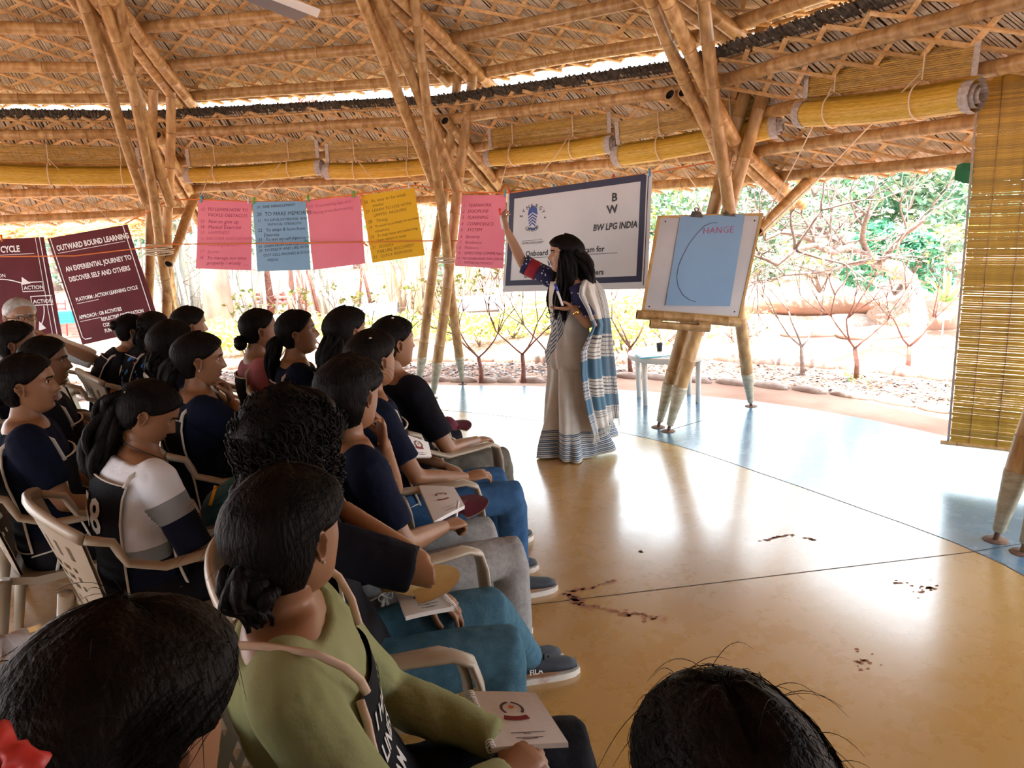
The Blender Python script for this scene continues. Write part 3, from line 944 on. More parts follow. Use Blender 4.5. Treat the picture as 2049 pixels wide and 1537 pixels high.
put_poly('arrow_head', [(.765, .335), (.755, .405), (.83, .395)], POSTW, p2_, at)
put_line('arrow', [(.9-.04*(k/8)**2, .60+.16*k/8) for k in range(9)], .010, POSTW, p2_, at, W2, H2)
put_poly('arrow_head', [(.845, .735), (.89, .80), (.83, .82)], POSTW, p2_, at)

# ---------------------------------------------------------------- whiteboard on the pillar
WB = mat('whiteboard_face', (0.38, 0.365, 0.37), (0.44, 0.42, 0.42), 0.35, 4)
WOODE = mat('board_wood_edge', (0.36, 0.20, 0.05), (0.46, 0.28, 0.09), 0.6, 12)
def yb(py): return 5.40+(640-py)*0.0004
c4 = (at_y(1319, 434, yb(434)), at_y(1524, 429, yb(429)), at_y(1480, 636, yb(636)), at_y(1287, 621, yb(621)))
wbt = thing('whiteboard', 'whiteboard with a wooden edge on a bamboo ledge fixed to the pillar', 'whiteboard', (c4[2]+c4[3])/2)
TL, TR, BR, BL = c4
nrm = (TR-TL).cross(TL-BL).normalized()
mb = MB()
mb.add([p for p in c4]+[p-nrm*0.022 for p in c4], [(3, 2, 1, 0), (4, 5, 6, 7)])
mb.build('panel', WB, wbt, False)
for a, b in ((TL, TR), (TR, BR), (BR, BL), (BL, TL)):
    e = MB()
    d = (b-a).normalized()
    s = d.cross(nrm)
    M = Matrix((d, s, nrm)).transposed()
    e.box((a+b)/2-nrm*0.01, ((b-a).length+0.016, 0.018, 0.03), M)
    e.build('edge_strip', WOODE, wbt, False)
flat = lambda u, v, lift=0: TL.lerp(TR, u).lerp(BL.lerp(BR, u), v)+nrm*lift
for u, v in ((.07, .05), (.945, .06), (.055, .955), (.935, .945)):
    s = MB()
    s.lathe(flat(u, v), [(0.006, 0), (0.005, 0.003)], 8, axis=nrm)
    s.build('screw', DARK, wbt)
lg = MB()
dl = (BR-BL).normalized()
pole(lg, BL-dl*0.05-V((0, 0, 0.035))+nrm*0.01, BR+dl*0.01-V((0, 0, 0.035))+nrm*0.01, 0.034, node=0.24, n=12)
lg.build('bamboo_ledge', BM, wbt)
tr_a, tr_b = at_y(1301, 647, 5.33), at_y(1420, 655, 5.33)
tray = MB()
dt = (tr_b-tr_a).normalized()
s, t = frame(dt)
L = (tr_b-tr_a).length
for x0, x1, full in ((0, .17*L, True), (.17*L, .8*L, False), (.8*L, L, True)):
    n0, n1 = (0, 16) if full else (0, 16)
    ra = []
    for x in (x0, x1):
        ring = []
        for j in range(17):
            a = 2*math.pi*j/16 if full else math.radians(-205+230*j/16)
            ring.append(tr_a+dt*x+s*(0.036*math.cos(a))+t*(0.036*math.sin(a)))
        for j in range(17):
            a = 2*math.pi*(16-j)/16 if full else math.radians(25-230*j/16)
            ring.append(tr_a+dt*x+s*(0.029*math.cos(a))+t*(0.029*math.sin(a)))
        ra.append(ring)
    vs, fs = quadmesh(ra, 2, 34)
    tray.add(vs, fs, 0)
    for q in (0, 1):
        tray.add(ra[q], [(j, j+1, 33-j-1, 33-j) for j in range(16)], 2)
tray.build('bamboo_tray', BM, wbt, False)
hk = MB()
hk.tube([at_y(1318, 655, 5.33), at_y(1325, 640, 5.5)], 0.008, 6)
hk.build('bracket', RUST, wbt)
pc4 = [flat(u, v, 0.006) for u, v in ((.205, .0), (.835, -.005), (.875, .895), (.215, .93))]
pp = thing('paper_sheet', 'blue paper sheet clipped to the whiteboard with HANGE written on it', 'paper', (pc4[0]+pc4[1])/2)
PALEB = mat('pale_blue_paper', (0.16, 0.275, 0.42), (0.18, 0.30, 0.45), 0.7, 2)
mb, at = sheet(pc4, 7, 9, 0.003, 0.5)
mb.build('paper', PALEB, pp)
Wp, Hp = (pc4[1]-pc4[0]).length, (pc4[3]-pc4[0]).length
PEN = mat('pencil_line', (0.05, 0.05, 0.10), None, 0.6)
arc = [(.59, .083), (.50, .085), (.40, .115), (.30, .20), (.20, .32), (.14, .44), (.10, .56), (.10, .68), (.15, .79), (.24, .88), (.36, .935), (.50, .965)]
arc2 = []
for i in range(len(arc)-1):
    for k in range(4):
        arc2.append((arc[i][0]+(arc[i+1][0]-arc[i][0])*k/4, arc[i][1]+(arc[i+1][1]-arc[i][1])*k/4))
put_line('drawn_arc', arc2, .004, PEN, pp, at, Wp, Hp)
put_text('handwriting', 'HANGE', .066, INKR, pp, at, .39, .205, Wp, Hp, bold=-.012, rot=.03, spacing=1.15, xs=.9)
CLIPM = mat('dark_steel_clip', (0.10, 0.095, 0.09), (0.2, 0.19, 0.18), .3, 30, metal=.8)
for u in (.25, .75):
    q = pc4[0].lerp(pc4[1], u)
    cl = thing('bulldog_clip', 'steel bulldog clip on the whiteboard top edge ' + ('nearer the banner' if u < .5 else 'nearer the slanting brace'), 'clip', q)
    b = MB()
    b.add([q+dl*x+nrm*y+V((0, 0, z)) for x, y, z in ((-.045, .012, -.012), (.045, .012, -.012), (.028, .004, .03), (-.028, .004, .03), (-.045, -.035, -.012), (.045, -.035, -.012), (.028, -.022, .03), (-.028, -.022, .03))], [(0, 1, 2, 3), (5, 4, 7, 6), (3, 2, 6, 7)])
    b.build('jaw', CLIPM, cl, False)
    b = MB()
    for k in range(2):
        b.tube([q+dl*(.013*math.cos(a))+V((0, 0, .042+.014*math.sin(a)))+nrm*(.006-.02*k) for a in [j*math.pi/6 for j in range(13)]], .003, 5)
    b.build('grip', CLIPM, cl)

# ---------------------------------------------------------------- round plastic table
PLAS = mat('cream_plastic', (0.62, 0.58, 0.50), (0.68, 0.64, 0.57), 0.35, 6)
tc = at_z(1336, 800)
tb = thing('plastic_table', 'round cream plastic table standing behind the whiteboard', 'table', (tc.x, tc.y, 0))
Rt, Ht = 0.345, 0.44
mb = MB()
mb.lathe((tc.x, tc.y, Ht), [(Rt-.05, -.05), (Rt-.01, -.052), (Rt, -.04), (Rt+.004, -.008), (Rt-.006, 0), (Rt-.02, .001), (0.01, 0.0)], 40)
mb.build('table_top', PLAS, tb, angle=40)
for a in (35, 145, 215, 325):
    a = math.radians(a)
    l = MB()
    dx, dy = math.cos(a), math.sin(a)
    l.tube([(tc.x+dx*.29, tc.y+dy*.29, Ht-.03), (tc.x+dx*.285, tc.y+dy*.285, Ht*.5), (tc.x+dx*.28, tc.y+dy*.28, 0)], [(.038, .028), (.032, .024), (.026, .02)], 10)
    l.build('leg', PLAS, tb)
CYAN = mat('cyan_folder', (0.02, 0.42, 0.50), None, 0.4)
fo = MB()
fo.box((tc.x-.16, tc.y-.18, Ht+.004), (.28, .17, .008), Matrix.Rotation(.1, 3, 'Z'))
fo.box((tc.x-.16, tc.y-.18, Ht+.0105), (.26, .16, .004), Matrix.Rotation(.13, 3, 'Z'), 1)
tag(fo.build('folder', [CYAN, POSTW], None, False), 'thin cyan folder on the front of the round table', 'folder')
for dx, dy, m, h, lab in ((-.06, .05, BLACKP, .07, 'small black cup on the round plastic table'), (.07, -.02, LOGOB, .065, 'small blue cup between the bamboo legs on the round table')):
    c = MB()
    c.lathe((tc.x+dx, tc.y+dy, Ht+.001), [(.022, 0), (.026, h*.6), (.03, h), (.026, h), (.022, .01)], 14)
    tag(c.build('cup', m, None, angle=40), lab, 'cup')
for dx, dy, q, lab in ((.14, -.06, .3, 'white sheet of paper on the round table beside the blue cup'), (-.02, -.2, -.2, 'white sheet of paper on the round table beside the cyan folder')):
    c = MB()
    c.box((tc.x+dx, tc.y+dy, Ht+.003), (.15, .2, .003), Matrix.Rotation(q, 3, 'Z'))
    tag(c.build('paper', POSTW, None, False), lab, 'paper')
# ceiling fan, of which one blade tip reaches into the frame
FAN = mat('fan_brown', (0.10, 0.035, 0.03), None, 0.35)
FANW = mat('fan_white_edge', (0.7, 0.66, 0.62), None, 0.4)
tip = at_y(616, 32, 3.4)
hubp = at_z(372, -66, tip.z)
fan = thing('ceiling_fan', 'brown ceiling fan blade with a pale edge under the high roof', 'fan', hubp)
h = MB()
h.lathe(hubp, [(.02, .45), (.02, .1), (.09, .06), (.11, 0), (.09, -.06), (.02, -.07)], 18)
h.build('motor', FAN, fan)
for k in range(3):
    d = Matrix.Rotation(k*2*math.pi/3, 3, 'Z') @ (tip-hubp)
    L = d.length
    d.normalize()
    s = d.cross(V((0, 0, 1)))
    b = MB()
    tw = V((0, 0, 0.012))
    for m_, w0, w1 in ((0, -.06, .045), (1, .045, .062)):
        vs = [hubp+d*.1+s*w0*.7-tw, hubp+d*.1+s*w1*.7+tw, hubp+d*L+s*w1+tw, hubp+d*L+s*w0-tw]
        b.add(vs+[p+V((0, 0, .006)) for p in vs], [(0, 1, 2, 3), (7, 6, 5, 4), (0, 3, 7, 4), (1, 5, 6, 2), (2, 6, 7, 3)], m_)
    b.build('blade', [FAN, FANW], fan, False)
# ---------------------------------------------------------------- garden outside
def leaf_mesh(name, mats, clumps, n, size, seed, aspect=0.45, tilt=1.0, shell=0.55, mat_split=None):
    """n small pointed leaves scattered through ellipsoid clumps [(centre, radii)]"""
    rg = np.random.default_rng(seed)
    w = np.array([c[1][0]*c[1][1]*c[1][2] for c in clumps]) ** 0.66
    idx = rg.choice(len(clumps), n, p=w/w.sum())
    C = np.array([tuple(c[0]) for c in clumps])[idx]
    Rr = np.array([tuple(c[1]) for c in clumps])[idx]
    d = rg.normal(size=(n, 3))
    d /= np.linalg.norm(d, axis=1)[:, None]
    rad = shell+(1-shell)*rg.random(n)**0.6
    P = C+d*Rr*rad[:, None]
    ax = rg.normal(size=(n, 3))*np.array([1, 1, 0.6*tilt])
    ax /= np.linalg.norm(ax, axis=1)[:, None]
    sd = np.cross(ax, rg.normal(size=(n, 3)))
    sd /= np.linalg.norm(sd, axis=1)[:, None]
    nn = np.cross(ax, sd)
    s = size*(0.6+0.8*rg.random(n))[:, None]
    a, b = P-ax*s*0.5, P+ax*s*0.5
    m1, m2 = P+sd*s*aspect*0.5+nn*s*0.08, P-sd*s*aspect*0.5+nn*s*0.08
    vs = np.stack([a, m1, b, m2], 1).reshape(-1, 3)
    me = bpy.data.meshes.new(name)
    me.vertices.add(4*n)
    me.vertices.foreach_set('co', vs.astype(np.float32).ravel())
    me.loops.add(4*n)
    me.loops.foreach_set('vertex_index', np.arange(4*n, dtype=np.int32))
    me.polygons.add(n)
    me.polygons.foreach_set('loop_start', np.arange(0, 4*n, 4, dtype=np.int32))
    for q in mats:
        me.materials.append(q)
    me.polygons.foreach_set('material_index', rg.integers(0, len(mats), n).astype(np.int32))
    me.update(calc_edges=True)
    return me
def leaf(name, c, rough=0.6):
    return mat(name, c, None, rough)
L_YEL = [leaf('leaf_lime', (0.62, 0.68, 0.20)), leaf('leaf_yellow', (0.74, 0.72, 0.28)), leaf('leaf_fresh', (0.42, 0.55, 0.14))]
L_PALE = [leaf('leaf_pale', (0.24, 0.38, 0.22)), leaf('leaf_grey_green', (0.30, 0.42, 0.32)), leaf('leaf_mid', (0.10, 0.24, 0.13))]
L_TEAL = [leaf('leaf_teal', (0.06, 0.30, 0.16)), leaf('leaf_teal_light', (0.16, 0.45, 0.28)), leaf('leaf_deep', (0.03, 0.16, 0.08))]
L_DRY = [leaf('leaf_dry', (0.55, 0.46, 0.36)), leaf('leaf_straw', (0.65, 0.58, 0.45)), leaf('leaf_dull', (0.30, 0.32, 0.20))]
STEM = mat('pink_brown_stem', (0.16, 0.055, 0.04), (0.26, 0.12, 0.09), 0.8, 20)
STEMG = mat('grey_twig', (0.18, 0.12, 0.10), (0.30, 0.23, 0.20), 0.8, 20)
TRUNKP = mat('pink_bark', (0.36, 0.19, 0.15), (0.50, 0.33, 0.27), 0.9, 6, (1, 1, .3), 0.4)
TRUNKW = mat('white_bark', (0.30, 0.27, 0.25), (0.46, 0.43, 0.40), 0.8, 6)
CULM = variety(mat('pale_culm', (0.40, 0.44, 0.40), (0.66, 0.68, 0.62), 0.6, 3, (1, 1, .3)), 0.3)
CULMT = variety(mat('tan_culm', (0.42, 0.31, 0.20), (0.60, 0.50, 0.36), 0.6, 3, (1, 1, .3)), 0.3)
def branch(mb, p, d, L, r, depth, rg, tips, spread=0.5, lift=0.25, m=0, n=6):
    pts, rad = [p], [r]
    q = p.copy()
    dd = d.copy()
    for k in range(4):
        dd = (dd+V((rg.gauss(0, .13), rg.gauss(0, .13), rg.gauss(lift*.2, .08)))).normalized()
        q = q+dd*(L/4)
        pts.append(q.copy())
        rad.append(r*(1-0.1*(k+1)))
    mb.tube(pts, rad, n if depth > 1 else 4, m=m)
    if depth == 0:
        tips.append(q)
        return
    for k in range(rg.choice((2, 2, 3))):
        a = rg.uniform(0, 6.28)
        s, t = frame(dd)
        nd = (dd+(s*math.cos(a)+t*math.sin(a))*spread*rg.uniform(.6, 1.3)+V((0, 0, lift*.4))).normalized()
        branch(mb, q, nd, L*rg.uniform(.62, .9), r*0.62, depth-1, rg, tips, spread, lift, m, n)
def shrub(px, py, Y, h, seed, label, nl=90, leafs=L_YEL, depth=4, lean=0):
    p = at_y(px, py, Y)
    p.z = gh(p.x, p.y)-0.01
    rg = random.Random(seed)
    root = thing('bare_shrub', label, 'shrub', p, 'bare shrubs in the mulch bed')
    mb, tips = MB(), []
    mains = rg.choice((1, 2, 2))
    tr = p+V((lean*.12+rg.uniform(-.03, .03), 0, h*.22))
    mb.tube([p, p.lerp(tr, .5)+V((rg.uniform(-.02, .02), 0, 0)), tr], [.028, .024, .02], 8)
    for k in range(3):
        a = rg.uniform(0, 6.28) if k > 1 else (0 if k == 0 else math.pi)
        branch(mb, tr, V((math.cos(a)*.8, math.sin(a)*.35, .75)).normalized(), h*.27, .011, depth-1, rg, tips, .55, .35)
    mb.build('stem', STEM if seed % 3 else STEMG, root)
    cl = [(t, (.05, .05, .05)) for t in tips]
    me = leaf_mesh('foliage', leafs, cl, nl, .055, seed, .5, shell=.1)
    for v in me.vertices:
        v.co -= p
    o = link('foliage', me, root)
    o['kind'] = 'stuff'
    return root
SH = [(655, 735, 8.6, 1.0, 'bare shrub seen behind the seated women with long hair'), (792, 735, 8.4, 1.0, 'bare shrub just left of the middle bamboo pillar'), (962, 752, 7.95, 1.05, 'forked bare shrub right of the middle bamboo pillar'), (1046, 756, 7.85, 1.15, 'spreading bare shrub left of the standing woman'), (1100, 750, 8.1, 1.1, 'bare shrub half hidden by the standing woman'),
      (1262, 750, 8.0, 1.1, 'bare shrub behind the front of the plastic table'), (1395, 748, 8.1, 1.15, 'bare shrub seen between the whiteboard pillar legs'), (1606, 768, 7.5, 1.15, 'tall forked bare shrub right of the whiteboard pillar'), (1712, 778, 7.2, 1.2, 'bare shrub in the middle of the open side with a leafy foot'), (1812, 770, 7.3, 1.1, 'bare shrub with a crooked stem nearest the lowered blind'), (560, 735, 8.7, .9, 'bare shrub between the pink-shirted woman and the left group')]
for i, (px, py, Y, h, lab) in enumerate(SH):
    shrub(px, py, Y, h*1.25, 11+i, lab, 110 if px < 1300 else 60)
# mulch bed of grey leaf litter, with a kerb line
mul = [[], []]
CHIP = [mat('litter_grey', (0.16, 0.14, 0.135), None, 0.9), mat('litter_pale', (0.42, 0.37, 0.35), None, 0.9), mat('litter_brown', (0.12, 0.065, 0.05), None, 0.9)]
rg = random.Random(5)
mb = MB()
for i in range(9000):
    a = rg.uniform(8, 118)
    r = r_out(a)+rg.uniform(.55, 1.5)+(0.35 if a < 55 else 0)
    c = polar_pt(a, r, 0)
    c.z = gh(c.x, c.y)+rg.uniform(0.0, .03)
    s = rg.uniform(.012, .035)
    q = rg.uniform(0, 6.28)
    e = V((math.cos(q), math.sin(q), rg.uniform(-.4, .4)))*s
    f_ = V((-math.sin(q), math.cos(q), rg.uniform(-.4, .4)))*s*.6
    mb.add([c-e, c+f_, c+e, c-f_], [(0, 1, 2, 3)], rg.randrange(3))
tag(mb.build('leaf_litter', CHIP, None, False), 'grey leaf litter mulch in the planting bed outside the floor', 'litter', kind='stuff')
KERB = mat('kerb_stone', (0.30, 0.20, 0.165), (0.46, 0.36, 0.31), 0.9, 9, bump=.3)
for row, (off, hgt, kd) in enumerate(((.48, .05, 'front'), (1.62, .09, 'back'))):
    root = thing('kerb', 'low %s kerb of rough stones along the mulch bed' % kd, 'kerb', (PC.x, PC.y, 0), kind='structure')
    a = 10.0
    while a < 116:
        da = rg.uniform(1.6, 3.2)
        rr = r_out(a)+off+(0.35 if a < 55 else 0)
        b_ = MB()
        c = polar_pt(a+da/2, rr, 0)
        c.z = gh(c.x, c.y)+hgt*.2
        b_.ball(c, (rr*math.radians(da)*.52, .06, hgt), 10, 6, rot=Matrix.Rotation(math.radians(a+da/2+90), 3, 'Z'))
        b_.v = [(x+rg.uniform(-.008, .008), y+rg.uniform(-.008, .008), z+rg.uniform(-.006, .006)) for x, y, z in b_.v]
        b_.build('stone', KERB, root)
        a += da*1.02
# low lime-green hedge shrubs behind the bed
HEDGE = ['just right of the left pillar', 'under the first pink paper sheet', 'left of the woman with the bun', 'behind the woman in dusty pink', 'behind the woman with the low ponytail', 'under the plain pink paper sheet', 'under the yellow paper sheet', 'left of the middle pillar legs', 'right of the middle pillar legs', 'under the TEAMWORK sheet', 'under the left half of the white banner', 'hidden partly by the standing woman', 'under the right half of the banner', 'under the whiteboard', 'just past the whiteboard pillar']
for i in range(15):
    px = 345+i*68
    Y = 10.8+0.5*math.sin(i*1.9)
    p = at_y(px, 640, Y)
    p.z = gh(p.x, p.y)
    rg2 = random.Random(100+i)
    root = thing('hedge_shrub', 'low lime-green hedge shrub '+HEDGE[i], 'shrub', p, 'lime-green hedge shrubs behind the bed')
    mb, tips = MB(), []
    for k in range(4):
        branch(mb, p.copy(), V((rg2.uniform(-.7, .7), rg2.uniform(-.5, .5), .8)).normalized(), .22, .01, 1, rg2, tips, .6, .2)
    mb.build('stem', STEMG, root)
    hh = rg2.uniform(.22, .30)
    me = leaf_mesh('foliage', L_YEL, [(V((rg2.uniform(-.32, .32), rg2.uniform(-.3, .3), hh*rg2.uniform(.5, 1.5))), (.2, .2, .14)) for _ in range(9)], 620, .075, i, .55)
    o = link('foliage', me, root)
    o['kind'] = 'stuff'
# bamboo clumps
def clump(px, Y, w, n, hgt, seed, label, m, dead=0):
    p = at_y(px, 620, Y)
    p.z = gh(p.x, p.y)
    rg = random.Random(seed)
    root = thing('bamboo_clump', label, 'bamboo', p)
    for k in range(n):
        a = p+V((rg.gauss(0, w*.4), rg.gauss(0, .35), -.05))
        ln = V((rg.gauss(0, .14), rg.gauss(0, .1), 1))
        b = a+ln*hgt*rg.uniform(.7, 1.1)
        r = rg.uniform(.018, .036)
        mb = MB()
        mid = a.lerp(b, .5)+V((rg.gauss(0, .06), rg.gauss(0, .06), 0))
        mb.tube([a, a.lerp(mid, .5), mid, mid.lerp(b, .5), b], [r, r, r*.9, r*.75, r*.5], 6)
        mb.build('culm', m, root)
    tw = MB()
    for k in range(int(n*5)):
        a = p+V((rg.gauss(0, w*.5), rg.gauss(0, .3), rg.uniform(.05, hgt*.9)))
        d = V((rg.gauss(0, 1), rg.gauss(0, .5), rg.gauss(.2, .8))).normalized()*rg.uniform(.2, .7)
        tw.tube([a, a+d*.5+V((0, 0, -.03)), a+d], [.006, .005, .003], 3, cap=False)
    tw.build('twig_tangle', STEMG, root)['kind'] = 'stuff'
    me = leaf_mesh('foliage', L_DRY if dead else L_PALE, [(V((rg.gauss(0, w*.6), rg.gauss(0, .4), hgt*rg.uniform(.55, 1.0))), (.4, .3, .3)) for _ in range(7)], 500, .12, seed, .2)
    o = link('foliage', me, root)
    o['kind'] = 'stuff'
clump(370, 14.5, .75, 30, 3.0, 1, 'pale bamboo clump just right of the left pillar', CULM)
clump(478, 14.0, .6, 26, 3.0, 2, 'pale bamboo clump under the first pink and blue paper sheets', CULM)
clump(648, 14.5, .6, 26, 2.6, 3, 'pale bamboo clump under the plain pink paper sheet', CULM)
clump(822, 13.5, .75, 42, 2.9, 4, 'dense tan bamboo clump beneath the yellow paper sheet', CULMT, 1)
clump(934, 15.0, .35, 10, 1.6, 5, 'small dark cane clump under the TEAMWORK paper sheet', CULMT, 1)
clump(40, 14.0, .6, 14, 2.8, 6, 'bamboo clump behind the maroon posters', CULM)
def tree(px, Y, th, tr, label, m, cl, n, size, leafs, seed, lean=0.0, group=None, fork=2):
    p = at_y(px, 600, Y)
    p.z = gh(p.x, p.y)-.05
    rg = random.Random(seed)
    root = thing('tree', label, 'tree', p, group)
    mb, tips = MB(), []
    top = p+V((lean, 0, th))
    mb.tube([p, p.lerp(top, .3)+V((rg.gauss(0, .05), 0, 0)), p.lerp(top, .7)+V((rg.gauss(0, .06), 0, 0)), top], [tr*1.25, tr, tr*.85, tr*.7], 10)
    for k in range(fork):
        branch(mb, top, V((rg.gauss(0, .6), rg.gauss(0, .4), .9)).normalized(), th*.4, tr*.5, 2, rg, tips, .5, .2)
    mb.build('trunk', m, root)
    me = leaf_mesh('foliage', leafs, [(V(c), r) for c, r in cl], n, size, seed, .5, shell=.35)
    o = link('foliage', me, root)
    o['kind'] = 'stuff'
    return root
def crown(rg, w, z0, z1, k, s):
    return [(V((rg.uniform(-w, w), rg.uniform(-w*.5, w*.5), rg.uniform(z0, z1))), (s*rg.uniform(.6, 1.2), s*rg.uniform(.6, 1.2), s*rg.uniform(.4, .8))) for _ in range(k)]
rgc = random.Random(77)
tree(432, 13.0, 3.2, .22, 'thick pink-barked trunk below the first pink paper sheet', TRUNKP, crown(rgc, 1.2, 2.6, 3.6, 7, .6), 700, .14, L_PALE, 21)
tree(588, 15.5, 2.6, .12, 'slim pink tree under the blue paper sheet', TRUNKP, crown(rgc, .9, 2.4, 3.4, 6, .5), 500, .13, L_PALE, 22, .15)
tree(612, 16.5, 2.8, .10, 'pale slim tree beside the slim pink tree', TRUNKP, crown(rgc, .9, 2.4, 3.4, 6, .5), 500, .13, L_PALE, 23, -.1)
tree(541, 14.8, 2.6, .07, 'thin dark-stemmed tree left of the slim pink tree', STEM, crown(rgc, .8, 2.2, 3.0, 6, .5), 400, .13, L_PALE, 24, .02)
far = [(-60, 24, 'pale'), (120, 22, 'pale'), (240, 25, 'pale'), (420, 24, 'pale'), (560, 26, 'pale'), (720, 24, 'pale'), (880, 20, 'teal'), (1010, 24, 'pale'), (1130, 22, 'pale'), (1260, 21, 'lime'), (1400, 21, 'pale'), (1500, 18, 'pale'), (1610, 17, 'pale'), (1720, 16, 'pale'), (1830, 17, 'teal'), (1940, 15, 'pale'), (2060, 14, 'pale')]
FARL = ['behind the cut-off maroon poster', 'between the two maroon posters', 'behind the title of the OUTWARD BOUND poster', 'behind the first pink paper sheet', 'behind the blue paper sheet', 'behind the yellow paper sheet', 'with teal leaves beside the middle pillar', 'behind the TEAMWORK paper sheet', 'behind the left half of the banner', 'in lime green at the banner corner', 'behind the whiteboard', 'right above the whiteboard brace', 'over the crooked bare branches', 'above the pale rock ledges', 'with teal leaves above the crooked trunk', 'beside the lowered blind', 'behind the lowered blind']
for i, (px, Y, kd) in enumerate(far):
    lf = dict(pale=L_PALE, teal=L_TEAL[:2]+L_PALE[:2], lime=L_YEL+L_PALE[:1])[kd]
    hi = 3.6 if px < 1450 else 3.3
    tree(px, Y, 1.2, .1, 'far sunlit tree '+FARL[i], STEMG, crown(rgc, 1.7, .5, hi, 16, .75), 2300, .17, lf, 40+i, group='far pale trees behind the garden', fork=3)
# the crooked white-trunked tree on the right
p0 = at_y(1826, 775, 7.9)
p0.z = gh(p0.x, p0.y)-.03
ct = thing('crooked_tree', 'crooked white-trunked tree arching over the garden with bare grey branches', 'tree', p0)
pts = [p0]+[at_y(px, py, Y) for px, py, Y in ((1836, 700, 8.2), (1838, 620, 8.4), (1822, 565, 8.5), (1796, 537, 8.5), (1760, 527, 8.5), (1737, 515, 8.5))]
mb = MB()
mb.tube(pts, [.085, .09, .085, .085, .08, .075, .06], 12)
mb.build('trunk', TRUNKW, ct)
mb, tips = MB(), []
rgt = random.Random(9)
for path, r in ((((1737, 515), (1700, 495), (1665, 505), (1630, 490), (1590, 500), (1555, 530)), .05), (((1737, 515), (1725, 480), (1728, 455), (1735, 430)), .035), (((1760, 527), (1790, 490), (1815, 465), (1850, 440)), .035), (((1680, 505), (1660, 475), (1640, 455)), .03), (((1640, 492), (1600, 470), (1560, 465), (1530, 480)), .03), (((1750, 522), (1700, 530), (1640, 545), (1570, 550)), .022)):
    P = [at_y(px, py, 8.5-.25*k+rgt.uniform(-.1, .1)) for k, (px, py) in enumerate(path)]
    mb.tube(P, [r*(1-.13*k) for k in range(len(P))], 7)
    for q in P[1:]:
        for _ in range(3):
            branch(mb, q, V((rgt.gauss(-.2, .8), rgt.gauss(0, .6), rgt.gauss(.25, .6))).normalized(), rgt.uniform(.25, .5), r*.35, 2, rgt, tips, .6, .05, n=5)
mb.build('branch', STEMG, ct)
me = leaf_mesh('foliage', L_DRY+L_PALE[:1], [(t, (.1, .1, .08)) for t in tips], 1500, .06, 3, .3, shell=.1)
for v in me.vertices:
    v.co -= p0
link('foliage', me, ct)['kind'] = 'stuff'
def bush(px, py, Y, w, h, label, lf, n, size, seed):
    p = at_y(px, py, Y)
    rg = random.Random(seed)
    root = thing('bush', label, 'bush', p)
    mb, tips = MB(), []
    for k in range(4):
        branch(mb, p.copy(), V((rg.gauss(0, .5), rg.gauss(0, .4), 1)).normalized(), h*.35, .02, 1, rg, tips, .5, .2)
    mb.build('stem', STEMG, root)
    me = leaf_mesh('foliage', lf, [(V((rg.uniform(-w, w), rg.uniform(-w, w)*.6, h*rg.uniform(.3, .9))), (w*.45, w*.45, h*.25)) for _ in range(9)], n, size, seed, .42)
    link('foliage', me, root)['kind'] = 'stuff'
bush(1790, 590, 10.0, .55, .95, 'dark teal-green bush behind the crooked white trunk', L_TEAL, 1500, .12, 61)
bush(1640, 585, 11.0, .8, 1.0, 'pale olive bush under the bare grey branches', L_PALE+L_DRY, 1600, .09, 62)
bush(1545, 580, 12.5, .6, .9, 'grey-green bush beside the whiteboard pillar', L_PALE, 1000, .1, 63)
bush(1880, 500, 13.0, 1.2, .45, 'yellow-green trimmed hedge top right by the blind', L_YEL, 1300, .09, 64)
bush(1255, 735, 9.0, .6, .8, 'lime-leaved bush behind the standing woman', L_YEL, 700, .07, 65)
bush(1310, 720, 9.3, .6, .85, 'lime-leaved bush below the whiteboard', L_YEL, 700, .07, 66)
bush(1480, 700, 9.6, .5, .6, 'sparse lime bush left of the tall forked shrub', L_YEL, 350, .06, 67)
bush(1714, 788, 7.15, .1, .2, 'tiny leafy green sprout at the bed edge', L_YEL+L_TEAL[1:2], 120, .05, 68)
# agave-like plant
ap = at_y(1893, 605, 9.2)
ag = thing('spiky_plant', 'spiky light-green strap-leaved plant beside the lowered blind', 'plant', ap)
AG = mat('strap_leaf_green', (0.30, 0.50, 0.16), (0.50, 0.65, 0.30), 0.5, 4)
for k in range(26):
    a = k*2.4
    el = .35+.9*((k*7) % 26)/26
    L = .55
    d = V((math.cos(a)*math.cos(el), math.sin(a)*math.cos(el), math.sin(el)))
    s = d.cross(V((0, 0, 1))).normalized()
    mb = MB()
    P = [ap+d*(L*t)+V((0, 0, -.28*t*t*math.cos(el))) for t in (0, .25, .5, .75, 1)]
    vs = []
    for q, wd in zip(P, (.018, .03, .028, .018, .002)):
        vs += [q-s*wd, q+V((0, 0, -.008)), q+s*wd]
    mb.add(vs, [(3*i+j, 3*i+j+1, 3*i+4+j, 3*i+3+j) for i in range(4) for j in (0, 1)])
    mb.build('leaf', AG, ag)
